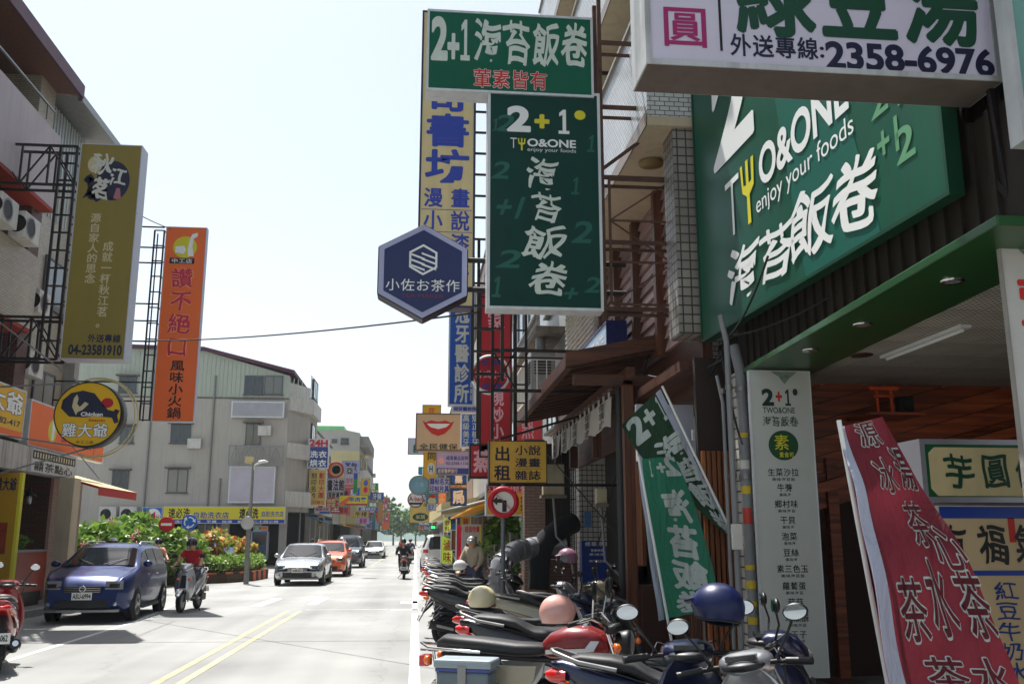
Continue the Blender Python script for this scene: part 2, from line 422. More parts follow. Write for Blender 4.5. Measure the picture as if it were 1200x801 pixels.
# ---------------------------------------------------------------- sign boards
def frame_xy(px, Y, side=None):
    u0, v0, u1, v1 = px; um, vm = (u0 + u1) / 2, (v0 + v1) / 2
    x0 = P(u0, vm, Y=Y).x; x1 = P(u1, vm, Y=Y).x; z1 = P(um, v0, Y=Y).z; z0 = P(um, v1, Y=Y).z
    return x0, x1, z0, z1
def letters(parent, o, ux, vy, items, name='lettering', n=V((0, -1, 0))):
    by = {}
    for it in items:
        st, box, mt = it[:3]; op = it[3] if len(it) > 3 else {}
        by.setdefault((mt.name, op.get('lift', 1), st[0] == '#'), []).append((st, box, mt, {k: v for k, v in op.items() if k != 'lift'}))
    for (mn, lift, shp), its in by.items():
        mb = MB()
        for st, box, mt, op in its:
            oo = o + n * .003 * lift
            if st == '#rect':
                x0, y0, x1, y1 = box; mb.quad(oo + ux * x0 + vy * y1, oo + ux * x1 + vy * y1, oo + ux * x1 + vy * y0, oo + ux * x0 + vy * y0)
            elif st == '#disc':
                x0, y0, x1, y1 = box; cx, cy, rx, ry = (x0 + x1) / 2, (y0 + y1) / 2, (x1 - x0) / 2, (y1 - y0) / 2
                mb.add([oo + ux * (cx + rx * math.cos(-t)) + vy * (cy + ry * math.sin(-t)) for t in [2 * math.pi * k / 28 for k in range(28)]], [tuple(range(28))], False)
            elif st == '#poly':
                pts = op['pts']; x0, y0, x1, y1 = box
                mb.add([oo + ux * (x0 + (x1 - x0) * a) + vy * (y0 + (y1 - y0) * b) for a, b in pts], [tuple(range(len(pts)))], False)
            else: mb.text(st, oo, ux, vy, box, **op)
        mb.build('printed_shape' if shp else name, by[(mn, lift, shp)][0][2], parent)
def board(name, label, cat, x0, x1, z0, z1, Y, face, items=(), depth=.2, frame=None, fw=.03, group=None, back=None, bevel=0):
    """light box square to the street; lettering on the side that looks at the camera (-Y)"""
    t = thing(name, label, cat, ((x0 + x1) / 2, Y + depth / 2, z0), group)
    frame = frame or frame_w
    b = MB().box(x0, x1, Y + .012, Y + depth, z0, z1); b.build('casing', frame, t, bevel)
    f = MB()
    f.box(x0, x1, Y - .01, Y + .012, z1 - fw, z1); f.box(x0, x1, Y - .01, Y + .012, z0, z0 + fw)
    f.box(x0, x0 + fw, Y - .01, Y + .012, z0 + fw, z1 - fw); f.box(x1 - fw, x1, Y - .01, Y + .012, z0 + fw, z1 - fw)
    f.build('frame', frame, t)
    MB().box(x0 + fw, x1 - fw, Y, Y + .01, z0 + fw, z1 - fw).build('face', face, t)
    if items: letters(t, V((x0, Y, z1)), V((x1 - x0, 0, 0)), V((0, 0, z0 - z1)), items)
    return t
def bpx(name, label, cat, px, Y, face, items=(), **k):
    x0, x1, z0, z1 = frame_xy(px, Y)
    return board(name, label, cat, x0, x1, z0, z1, Y, face, items, **k)
def flatboard(name, label, cat, X, ya, yb, z0, z1, face, items=(), depth=.12, frame=None, fw=.04, side=-1, group=None, dx=0):
    """board parallel to the street at X, seen from the street; side=-1: looks to -X (right-hand buildings), +1: left-hand. ya = reading start"""
    t = thing(name, label, cat, (X, (ya + yb) / 2, z0), group); frame = frame or frame_w
    n = V((side, 0, 0)); lo, hi = min(ya, yb), max(ya, yb)
    MB().box(X - n.x * depth, X - n.x * .01, lo, hi, z0, z1).build('casing', frame, t)
    f = MB()
    f.box(X - n.x * .01, X + n.x * .012, lo, hi, z1 - fw, z1).box(X - n.x * .01, X + n.x * .012, lo, hi, z0, z0 + fw)
    f.box(X - n.x * .01, X + n.x * .012, lo, lo + fw, z0 + fw, z1 - fw).box(X - n.x * .01, X + n.x * .012, hi - fw, hi, z0 + fw, z1 - fw)
    f.build('frame', frame, t)
    MB().box(X - n.x * .009, X, lo + fw, hi - fw, z0 + fw, z1 - fw).build('face', face, t)
    if items: letters(t, V((X, ya, z1)), V((0, yb - ya, 0)), V((0, 0, z0 - z1)), items, n=n)
    return t
def truss(mb, p, q, h, w, n, hv=V((0, 0, -1))):
    """ladder truss between p and q, second chord offset by h along hv"""
    p, q = V(p), V(q); o = hv * h
    mb.bar(p, q, w).bar(p + o, q + o, w)
    for i in range(n + 1): a = p.lerp(q, i / n); mb.bar(a, a + o, w * .8)
    for i in range(n):
        a, b = p.lerp(q, i / n), p.lerp(q, (i + 1) / n)
        mb.bar(a, b + o, w * .6) if i % 2 else mb.bar(a + o, b, w * .6)
# ---------------------------------------------------------------- ground, road, pavement
ground_m = mat('ground_concrete', (138, 135, 126), .9, 0, .2, .3, bump=.1)
struct(MB().quad((-700, -80, -.012), (700, -80, -.012), (700, 1600, -.012), (-700, 1600, -.012)), 'ground', ground_m)
rb = MB()
rb.add([(-8.3, -30, 0), (2.2, -30, 0), (2.2, 320, 0), (-8.3, 320, 0), (-8.3, 57, 0), (-70, 57, 0), (-70, 29, 0), (-8.3, 29, 0)], [tuple(range(8))], False)
struct(rb, 'road', asphalt)
mk_w = mat('worn_white_marking', (212, 212, 208), .7, 0, .3, 5); mk_y = mat('worn_yellow_marking', (176, 169, 132), .7, 0, .4, 4)
def strip(name, x0, y0, x1, y1, wd, m):
    d = V((x1 - x0, y1 - y0, 0)).normalized(); n = V((d.y, -d.x, 0)) * wd / 2
    a, b = V((x0, y0, .004)), V((x1, y1, .004)); struct(MB().quad(a - n, a + n, b + n, b - n), name, m)
for y0, y1 in ((3, 21.6), (22.6, 60), (60, 130)): strip('edge_line', .02, y0, .02, y1, .13, mk_w)
strip('centre_line', -2.93, 4, -2.86, 22.6, .1, mk_y); strip('centre_line', -2.65, 4, -2.58, 22.6, .1, mk_y)
strip('edge_line', -5.35, 6, -5.5, 20, .1, mk_w); strip('edge_line', -5.5, 20, -6.3, 29, .1, mk_w)
strip('stop_line', -2.5, 22.9, -.6, 22.9, .06, mk_w); strip('stop_line', -.55, 22.8, .1, 22.8, .28, mk_w)
strip('road_marking', -.35, 25.4, .1, 25.4, .9, mk_w)
strip('road_marking', -3.85, 24.2, -3.75, 27.2, .28, mk_w); strip('road_marking', -2.55, 24.8, -2.5, 27.6, .24, mk_w)
strip('centre_line', -2.7, 60, -2.7, 150, .12, mk_y)
strip('road_marking', -7.4, 27.5, -6.6, 28.3, .12, mk_w)
for y in (46, 51): strip('road_marking', -7.5, y, -3.5, y + .3, .35, mk_w)
mh_m = mat('cast_iron', (70, 66, 62), .6, .5, .3, 12, bump=.4, bscale=40)
for i, (x, y) in enumerate(((-1.9, 41),)):
    q = MB().lathe([(0, .006), (.3, .006), (.33, .003)], (x, y, 0), n=28); o = solo(q, 'manhole_cover', mh_m, 'round manhole cover in the road between the silver sedan and the black rider', 'manhole')
seam_m = mat('tar_seam', (92, 91, 88), .8, 0, .2, 6)
for x0, y0, x1, y1 in ((-5.3, 16.1, -.05, 15.9),): strip('tar_seam', x0, y0, x1, y1, .022, seam_m)
pave_m = mat('pavement_concrete', (124, 122, 118), .85, 0, .2, 2, bump=.15)
kerb_m = mat('kerb_concrete', (150, 148, 142), .85, 0, .2, 3, bump=.2)
pv = struct(MB().box(2.32, 9, -8, 300, -.01, .095), 'pavement', pave_m)
struct(MB().box(-16, -8.15, -30, 28.6, -.01, .13), 'pavement', pave_m)
struct(MB().box(-8.15, -8.0, -30, 28.6, -.01, .14), 'kerb', kerb_m)
kb = struct(MB().box(2.2, 2.32, 46, 300, -.01, .13), 'kerb', kerb_m)
me = MB().box(-.059, .059, -.49, .49, 0, .14).build('kerb_stone', kerb_m, kb, .008)
for i in range(52):
    o = me if i == 0 else me.copy()
    if i: COL.objects.link(o)
    o.parent = kb; o.location = (2.26, -5.5 + i, -.01 + random.uniform(-.003, .003))
slab_m = [mat('paving_slab_grey', (132, 130, 127), .8, 0, .2, 4, bump=.2), mat('paving_slab_red', (128, 96, 86), .8, 0, .2, 4, bump=.2)]
s0 = MB().box(-.194, .194, -.194, .194, 0, .032).build('paving_slab', slab_m[0], pv, .004)
k = 0
for j in range(42):
    for i in range(7):
        y = 4.6 + j * .4; x = 2.54 + i * .4
        o = s0 if k == 0 else s0.copy()
        if k: COL.objects.link(o)
        o.parent = pv; o.location = (x, y, .096 + random.uniform(-.002, .002)); o.rotation_euler.z = random.uniform(-.004, .004)
        if i in (2, 5): o.material_slots[0].link = 'OBJECT'; o.material_slots[0].material = slab_m[1]
        k += 1

# far hills and trees that close the street
hill_m = mat('far_wooded_hill', (92, 112, 104), .95, 0, .25, .02)
hb = MB(); xs = [-500 + 20 * i for i in range(51)]
top = [(x, 900, 22 + 13 * math.sin(x * .013 + 1) + 6 * math.sin(x * .045) + 2.5 * math.sin(x * .17)) for x in xs]
base = [(x, 860, 0) for x in xs]; bk = [(x, 1000, 0) for x in xs]
hb.rings([[V(a), V(b), V(c)] for a, b, c in zip(base, top, bk)], False, True, False)
struct(hb, 'hills', hill_m)

leaf_ms = [mat('leaf_dark', (48, 78, 34), .5, 0, .35, 1.2, tl=.25), mat('leaf_mid', (72, 112, 40), .5, 0, .3, 1.5, tl=.35), mat('leaf_light', (128, 160, 62), .45, 0, .25, 2, tl=.35),
           mat('leaf_red', (190, 96, 52), .5, 0, .3, 2, tl=.3), mat('leaf_yellow', (210, 176, 84), .5, 0, .3, 2, tl=.35), mat('blossom_pink', (226, 140, 150), .6, 0, .15, 2, tl=.3)]
bark = mat('bark', (86, 72, 58), .9, 0, .3, 6, bump=.5, bscale=18)
def leaves(mb, c, r, n, size, mix=(.35, .45, .2), seed=0, shell=.45, flat=0):
    rd = random.Random(seed)
    for i in range(n):
        while True:
            q = V((rd.uniform(-1, 1), rd.uniform(-1, 1), rd.uniform(-1, 1)))
            if shell < q.length < 1: break
        if flat and q.z < -.35: q.z *= .5
        p = V(c) + V((q.x * r[0], q.y * r[1], q.z * r[2]))
        a = V((rd.gauss(0, 1), rd.gauss(0, 1), rd.gauss(0, .7))).normalized(); b = a.orthogonal().normalized()
        b = (b + a.cross(b) * rd.uniform(-1, 1)).normalized()
        L = size * rd.uniform(.6, 1.3); W = L * .36
        t = rd.random(); mb.cur = 0 if t < mix[0] else 1 if t < mix[0] + mix[1] else 2 if len(mix) < 4 or t < sum(mix[:3]) else 3
        mb.add([p, p + a * L * .5 + b * W, p + a * L, p + a * L * .5 - b * W], [(0, 1, 2, 3)], False)
    mb.cur = 0
def clumps(mb, c, r, nc, nl, size, mix, seed, cr=.33):
    rd = random.Random(seed)
    for i in range(nc):
        while True:
            q = V((rd.uniform(-1, 1), rd.uniform(-1, 1), rd.uniform(-1, 1)))
            if .25 < q.length < .95: break
        cc = V(c) + V((q.x * r[0], q.y * r[1], q.z * r[2])); k = cr * rd.uniform(.6, 1.3)
        leaves(mb, cc, (r[0] * k, r[1] * k, r[2] * k * .8), nl, size, mix, seed * 131 + i, .3)
def tree(label, x, y, h, r, seed, group=None, mix=(.4, .45, .15), size=.5, nl=60):
    t = thing('street_tree', label, 'tree', (x, y, 0), group); rd = random.Random(seed)
    tr = MB(); pts = [V((x, y, 0)), V((x + rd.uniform(-.2, .2), y, h * .25)), V((x + rd.uniform(-.4, .4), y, h * .5)), V((x + rd.uniform(-.5, .5), y, h * .85))]
    tr.tube(pts, [h * .028, h * .022, h * .016, h * .005], 8)
    for i in range(6):
        a = rd.uniform(0, 6.28); s = pts[1].lerp(pts[2], rd.random()); e = s + V((math.cos(a) * r * .7, math.sin(a) * r * .7, h * rd.uniform(.15, .35)))
        tr.tube([s, s.lerp(e, .5) + V((0, 0, .2)), e], [h * .012, h * .008, h * .003], 6)
    tr.build('trunk', bark, t)
    cb = MB(); clumps(cb, (x, y, h * .66), (r, r, h * .36), 26, nl, size, mix, seed); cb.build('crown', leaf_ms[:3], t)
    return t
for i, (x, y, h, r, lb) in enumerate([(-9, 215, 11, 5, 'broad green tree left of the far end of the street'), (-3.5, 235, 9, 4.5, 'lower round tree in the middle of the far end of the street'),
        (2.5, 222, 10, 4.5, 'pale green tree at the far end of the street behind the white van'), (8, 205, 12, 5, 'tall tree at the right far end of the street'),
        (-16, 240, 13, 6, 'tallest tree left of the far end beyond the buildings'), (-6, 262, 10, 7, 'wide dark tree filling the gap at the end of the street'), (0, 272, 9, 7, 'low spreading tree right at the vanishing point'), (6.5, 262, 11, 7, 'tree behind the pale green tree at the far right'), (14, 250, 12, 7, 'dark tree at the far right beyond the shops')]):
    tree(lb, x, y, h, r, 11 + i, 'trees closing the far end of the street', size=.95, nl=42)
# ---------------------------------------------------------------- right-hand side buildings
tile_w = mat_tile('white_small_tile', (196, 198, 196), (184, 186, 184), (96, 96, 94), .12, .06, .006, .3, .5)
tile_g = mat_tile('white_square_tile', (202, 200, 192), (186, 184, 176), (62, 60, 58), .11, .11, .009, .3, 0)
tile_pink = mat_tile('pinkish_tile', (150, 122, 110), (136, 108, 98), (90, 78, 70), .2, .06, .006, .5, .5)
brick_m = mat_tile('brown_brick_tile', (104, 62, 50), (86, 50, 42), (52, 40, 36), .2, .06, .01, .6, .5)
tile_band = mat_tile('tan_edge_tile', (150, 128, 104), (134, 112, 90), (80, 70, 60), .06, .06, .006, .4, 0)
plaster = mat('beige_plaster', (182, 168, 142), .8, 0, .1, 1.5, streak=.2)
wood_d = mat_wood('dark_stained_timber', (56, 30, 18), (104, 58, 34), .5, 1, 'Z')
wood_dy = mat_wood('dark_stained_timber_long', (52, 28, 17), (98, 54, 32), .5, 1, 'Y')
wood_dx = mat_wood('dark_stained_timber_cross', (52, 28, 17), (98, 54, 32), .5, 1, 'X')
wood_o = mat_wood('orange_cedar_slats', (96, 52, 26), (158, 92, 48), .45, 1, 'Z')
wood_r = mat_wood('red_cedar_plank', (104, 44, 22), (180, 88, 46), .4, 1, 'X')
clad_m = mat_wood('greyed_pink_cladding', (138, 112, 108), (176, 152, 148), .6, .7, 'Y')
green_sign = mat('deep_green_vinyl', (10, 80, 60), .36, 0, .14, 1.5, spec=.35, streak=.22)
green_dk = mat('dark_green_vinyl', (4, 60, 52), .5, 0, .14, 1.2, streak=.15, spec=.2)
green_pt = mat('green_print_shade', (20, 92, 78), .4, 0, 0)
green_beam = mat('green_painted_beam', (26, 74, 32), .35, 0, .12, 1.5, coat=.2)
rib_m = mat('dark_ribbed_metal', (48, 41, 34), .55, .3, .25, 3, streak=.4)
yel_print = mat('yellow_print', (214, 204, 40), .5, 0, 0)
lgreen = mat('pale_green_print', (92, 148, 110), .5, 0, 0)

sa = thing('corner_shop_building', 'white tiled shop building above the open arcade with green beam', 'building', (3.4, 7.5, 0))
wl = MB().box(3.9, 12, 3.0, 10.4, 3.56, 15.5); wl.build('wall', rib_m, sa)
rb = MB()
for i in range(25): y = 5.3 + i * .2; rb.box(3.865, 3.9, y, y + .05, 3.56, 6.8)
rb.build('cladding_rib', rib_m, sa)
MB().box(3.62, 3.7, 4.7, 10.2, 3.34, 4.3).build('ribbed_fascia', rib_m, sa)
rb = MB()
for i in range(24): y = 5.25 + i * .2; rb.box(3.59, 3.62, y, y + .045, 3.345, 4.3)
rb.build('fascia_rib', rib_m, sa)
MB().slab([(3.38, 10.0, 3.28), (3.13, 4.6, 3.28), (3.83, 4.6, 3.28), (4.05, 8.9, 3.28), (4.15, 10.0, 3.28)], (0, 0, .06)).build('beam', green_beam, sa, .008)
for u, v in ((1116, 329), (1011, 380), (950, 410)):
    p = P(u, v, Z=3.28); d = MB(); d.lathe([(.0, 0), (.052, 0)], (p.x, p.y, 3.272), (0, 0, 1), 18)
    r = MB(); r.lathe([(.052, -.004), (.075, -.008), (.078, 0.004)], (p.x, p.y, 3.278), (0, 0, 1), 20)
    q = r.build('downlight', chrome, sa); d.build('lens', clear_lens, q)
p = P(1010, 416, Z=3.36)
MB().lathe([(0, 0), (.1, 0), (.11, .02)], (p.x, p.y, 3.352), (0, 0, 1), 18).build('vent', mat('brown_plastic', (70, 42, 34), .6), sa)
ceil_m = mat_tile('perforated_ceiling', (222, 218, 204), (214, 210, 196), (150, 144, 130), .05, .05, .012, .8, 0, .3, .3)
MB().box(3.82, 8.0, 5.0, 10.6, 3.4, 3.5).build('ceiling', conc, sa)
c0 = MB().box(-.295, .295, -.295, .295, 0, .02).build('ceiling_panel', ceil_m, sa); ORG[c0.name] = V()
k = 0
for i in range(7):
    for j in range(9):
        o = c0 if k == 0 else c0.copy()
        if k: COL.objects.link(o)
        o.parent = sa; o.location = V((4.13 + .6 * i, 5.3 + .6 * j, 3.366 + random.uniform(0, .004))) - V((3.4, 7.5, 0)); k += 1
c0.data.transform(Matrix.Translation(V((3.4, 7.5, 0))))
fl = thing('fluorescent_light', 'long white tube light fixed under the perforated arcade ceiling', 'light', (4.55, 8, 3.3))
MB().box(4.5, 4.6, 7.25, 8.65, 3.335, 3.362).build('housing', wht, fl); MB().cyl((4.55, 7.3, 3.32), (4.55, 8.6, 3.32), .014, 10).build('tube', white_print, fl)
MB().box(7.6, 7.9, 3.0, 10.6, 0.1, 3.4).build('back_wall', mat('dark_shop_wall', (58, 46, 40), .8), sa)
# near pillar and far pillar of the arcade
MB().box(3.95, 4.4, 4.6, 5.0, .09, 3.3).build('pillar', plaster, sa, .01)
MB().box(3.36, 3.86, 9.35, 9.9, .09, 3.34).build('pillar', tile_g, sa)
MB().box(3.02, 3.42, 10.45, 10.9, 3.95, 12.5).build('pillar', mat_tile('aged_square_tile', (150, 144, 134), (134, 128, 120), (48, 46, 44), .11, .11, .009, .5, 0, .5, .5), sa)  # darker copy of the square tile: the pillar's shade is put into the colour
# cedar plank wall that closes the arcade at the back
pw = thing('cedar_wall', 'reddish cedar wall with slanting planks above a dark doorway', 'wall', (5.5, 10.4, 0))
MB().box(3.86, 7.6, 10.42, 10.5, .1, 3.36).build('backing', mat('dark_red_backing', (54, 28, 20), .7), pw)
for kk in range(9):
    z = 1.75 + kk * .2; zz = .27 * 3.7
    b = MB(); lift = .02 * (kk % 2)
    b.slab([(3.88, 10.36 - lift, z), (7.58, 10.36 - lift, z + zz), (7.58, 10.36 - lift, z + zz + .19), (3.88, 10.36 - lift, z + .19)], (0, .05, 0)); b.build('plank', wood_r, pw)
b = MB().slab([(3.9, 10.05, 1.95), (7.5, 10.05, 2.95), (7.5, 10.05, 3.06), (3.9, 10.05, 2.06)], (0, .22, 0)); b.build('slanted_beam', wood_r, pw)
MB().box(4.62, 4.74, 10.3, 10.42, .1, 2.5).build('door_post', wood_r, pw); MB().box(3.9, 4.0, 10.3, 10.42, .1, 2.1).build('door_post', wood_r, pw)
MB().box(5.9, 6.0, 10.3, 10.42, .1, 2.6).build('door_post', wood_r, pw)
p = P(1038, 484, Y=9.9)
to = thing('torii_ornament', 'small orange torii gate ornament on a shelf of the cedar wall', 'ornament', (p.x, 9.9, p.z)); orp = mat('orange_lacquer', (222, 84, 36), .35)
h = .26
MB().box(p.x - .1, p.x - .075, 9.89, 9.915, p.z, p.z + h).box(p.x + .065, p.x + .09, 9.89, 9.915, p.z, p.z + h).build('post', orp, to)
MB().slab([(p.x - .17, 9.88, p.z + h), (p.x + .16, 9.88, p.z + h), (p.x + .17, 9.88, p.z + h + .035), (p.x - .18, 9.88, p.z + h + .035)], (0, .045, 0)).box(p.x - .12, p.x + .11, 9.89, 9.915, p.z + h * .7, p.z + h * .78).build('lintel', orp, to)
sh = MB().box(p.x - .25, p.x + .4, 9.78, 10.35, p.z - .03, p.z - .001); sh.build('shelf', wood_r, pw)
s_ = thing('small_speaker', 'small dark speaker beside the orange torii ornament', 'speaker', (p.x + .26, 9.95, p.z))
MB().box(p.x + .18, p.x + .34, 9.9, 10.02, p.z, p.z + .2).build('case', blk, s_, .01); MB().lathe([(0, 0), (.05, 0), (.06, .01)], (p.x + .26, 9.892, p.z + .08), (0, -1, 0), 16).build('cone', rubber, s_)

# big green facade sign
L, T0, B0 = 4.8, 6.95, 3.81; H = T0 - B0
fz = lambda z: (T0 - z) / H
items = [('#poly', (0, 0, 1, 1), green_pt, dict(pts=[(.42, .0), (.62, .0), (.82, 1), (.56, 1)])),
    ('2', (.14, fz(6.75), .365, fz(5.63)), white_print, dict(bold=.04, lift=3)), ('+', (.41, fz(6.4), .55, fz(5.95)), yel_print, dict(bold=.04, lift=3)), ('1', (.6, fz(6.75), .72, fz(5.63)), white_print, dict(bold=.04, lift=3)),
    ('T', (.195, fz(5.36), .275, fz(4.74)), white_print, dict(lift=3, bold=-.01)),
    ('O&ONE', (.385, fz(5.38), .755, fz(4.98)), white_print, dict(lift=3, bold=.03)),
    ('enjoy your foods', (.36, fz(4.93), .765, fz(4.7)), white_print, dict(lift=3, bold=.0)),
    ('海', (.18, fz(4.6), .375, fz(3.95)), white_print, dict(lift=4, bold=.03, brush=.8, shear=.12)), ('苔', (.35, fz(4.52), .53, fz(3.97)), white_print, dict(lift=4, bold=.03, brush=.8, shear=.12)),
    ('飯', (.5, fz(4.62), .69, fz(3.97)), white_print, dict(lift=4, bold=.03, brush=.8, shear=.12)), ('卷', (.67, fz(4.58), .84, fz(3.93)), white_print, dict(lift=4, bold=.03, brush=.8, shear=.12)),
    ('2', (.82, fz(4.95), .87, fz(4.72)), lgreen, dict(lift=2)), ('+1', (.88, fz(4.88), .95, fz(4.63)), lgreen, dict(lift=2)), ('+1', (.83, fz(4.62), .89, fz(4.35)), lgreen, dict(lift=2)), ('2', (.88, fz(4.5), .93, fz(4.24)), lgreen, dict(lift=2)),
    ('#poly', (.285, fz(5.4), .36, fz(4.72)), yel_print, dict(lift=3, pts=[(0, .02), (.16, .02), (.2, .36), (.4, .38), (.4, .0), (.58, .0), (.58, .38), (.78, .36), (.8, .02), (.98, .02), (.92, .46), (.6, .56), (.62, 1), (.4, 1), (.4, .56), (.1, .46)]))]
bs = flatboard('shop_sign', 'huge green shop sign along the facade with white brush characters', 'sign', 3.34, 10.3, 10.3 - L, B0, T0, green_sign, items, .1, mat('green_metal_trim', (24, 70, 50), .4, .3), .03)
bs.rotation_euler.z = R(2.5)

# white dessert sign box overhead
x0, z0 = P(757, 75, Y=5.1).x, P(757, 75, Y=5.1).z; x1 = P(1174, 89, Y=5.1).x
magenta = mat('magenta_print', (150, 24, 92), .5, 0, 0); navy = mat('navy_print', (16, 18, 52), .5, 0, 0); dgreen_p = mat('dark_green_print', (0, 62, 40), .5, 0, 0)
W = x1 - x0; Hh = 1.15
def fy(v, u=960, Y=5.1): return (z0 + Hh - P(u, v, Y=Y).z) / Hh
def fxx(u, v=40): return (P(u, v, Y=5.1).x - x0) / W
its = [('芋', (fxx(768), fy(-58), fxx(832), fy(12)), magenta, dict(bold=.035)), ('圓', (fxx(773), fy(14), fxx(833), fy(66)), magenta, dict(bold=.018)), ('#rect', (fxx(843), .02, fxx(846), fy(66)), steel_dark),
       ('外送專線', (fxx(854), fy(44), fxx(958), fy(72)), navy, dict(bold=.03)), (':', (fxx(959), fy(55), fxx(964), fy(68)), navy, dict(bold=.02)), ('2358-6976', (fxx(966), fy(48), fxx(1160), fy(80)), navy, dict(bold=.04)),
       ('綠豆湯', (fxx(860), fy(-55), fxx(1152), fy(50)), dgreen_p, dict(bold=.05))]
box_face = mat('lightbox_white', (196, 190, 206), .35, 0, .05, 2)
board('dessert_sign', 'big white overhead light box with phone number 2358-6976', 'sign', x0, x1, z0, z0 + Hh, 5.1, box_face, its, depth=.36, frame=mat('rust_edged_white', (188, 190, 190), .5, .2, .2, 4, streak=.6), fw=.035)
MB().box(x0 + .01, x1 - .01, 5.1, 5.45, z0 - .004, z0 - .001).build('underside', mat('dull_brown_underside', (92, 80, 74), .7, 0, .2, 3, streak=.4), bpy.data.objects['dessert_sign'])  # dark sheet under the light box, shade painted in as brown
br = MB(); br.bar((x1 - .02, 5.2, z0 - .0), (x1 + .03, 5.2, z0 - .75), .035).bar((x1 + .03, 5.2, z0 - .72), (3.6, 5.3, z0 - .55), .04)
br.bar((x1 + .12, 5.3, z0 - .8), (x1 + .12, 5.3, z0 + 1.5), .06).bar((x1, 5.3, z0 + .25), (3.95, 5.3, z0 + .25), .05).bar((x1, 5.3, z0 + .75), (3.95, 5.3, z0 + .75), .05)
solo(br, 'steel_bracket', steel_dark, 'dark steel bracket holding the white overhead light box at its right end', 'bracket')
board('vertical_sign', 'pale turquoise vertical sign cut by the upper right corner of the photo', 'sign', P(1184, 40, Y=4.85).x, P(1184, 40, Y=4.85).x + .45, 3.9, 5.8, 4.85, mat('pale_turquoise', (130, 180, 172), .4), (), depth=.12)
# near hanging banner with red characters
red_p = mat('red_print', (196, 40, 34), .5, 0, 0); x0b = P(1172, 300, Y=5.0).x
board('hanging_banner', 'white hanging panel with red characters at the right edge of the photo', 'banner', x0b, x0b + .55, .9, P(1163, 262, Y=5).z, 5.0, mat('banner_white', (190, 188, 184), .6, 0, .1, 3), [
    ('|葷素海苔飯卷', (.12, .12, .9, .98), red_p, dict(bold=.045)), ('#disc', (.2, .015, .55, .08), mat('faded_green_print', (120, 140, 118), .6, 0, .4, 30))], depth=.03, frame=conc, fw=.006)

# menu panel on the pillar
ink = mat('dark_green_ink', (18, 48, 40), .6, 0, 0)
mx0, mx1 = P(877, 435, Y=9.0).x, P(950, 560, Y=9.0).x + .06; mz1 = P(900, 434, Y=9.0).z; mz0 = .32; MH = mz1 - mz0
def my(v): return (mz1 - P(915, v, Y=9.0).z) / MH
its = [('2', (.2, my(456), .38, my(475)), ink, dict(bold=.05)), ('+', (.42, my(459), .52, my(470)), red_p, dict(bold=.04)), ('1', (.57, my(456), .66, my(475)), ink, dict(bold=.05)), ('#disc', (.7, my(455), .78, my(463)), ink),
    ('TWO&ONE', (.2, my(477), .72, my(484)), ink, dict(bold=.01)), ('海苔飯卷', (.18, my(487), .76, my(500)), ink, dict(bold=.01, brush=.8)),
    ('#disc', (.26, my(504), .74, my(539)), mat('disc_green', (22, 74, 40), .6, 0, 0)), ('素', (.34, my(508), .6, my(528)), yel_print, dict(lift=2, bold=0)), ('素食可', (.42, my(529), .66, my(536)), yel_print, dict(lift=2)),
    ('#poly', (.35, my(435), .8, my(450)), mat('faded_green_print', (120, 140, 118), .6, 0, .4, 30), dict(pts=[(0, 0), (1, 0), (.7, .5), (.5, 1), (.3, .4)]))]
rows = [('生菜沙拉', 548, 4), ('牛蒡', 566, 2), ('鄉村味', 585, 3), ('干貝', 604, 2), ('泡菜', 623, 2), ('豆絲', 642, 2), ('素三色玉', 661, 4), ('蘿蔔蛋', 681, 3), ('菇菇', 700, 2), ('地瓜酥', 719, 3), ('玉子', 738, 2)]
for i, (st, v, nn) in enumerate(rows):
    cx = .47 + .0095 * i; hw = .063 * nn
    its.append((st, (cx - hw, my(v), cx + hw, my(v + 10)), ink, dict(bold=.012)))
    its.append(('美味海苔飯卷'[:nn + 1], (cx - hw * .75, my(v + 11), cx + hw * .75, my(v + 15.5)), ink, dict(bold=-.005)))
board('menu_panel', 'tall white menu panel on the arcade pillar under the green beam', 'sign', mx0, mx1, mz0, mz1, 9.0, mat('panel_white', (186, 190, 184), .5, 0, .06, 2), its, depth=.05, fw=.008)
bt = MB()
for v in (470, 545, 610, 680, 750): p = P(942 + (v - 470) * .08, v, Y=8.99); bt.ball((mx1 - .02, 8.99, p.z), .008, 6, 4)
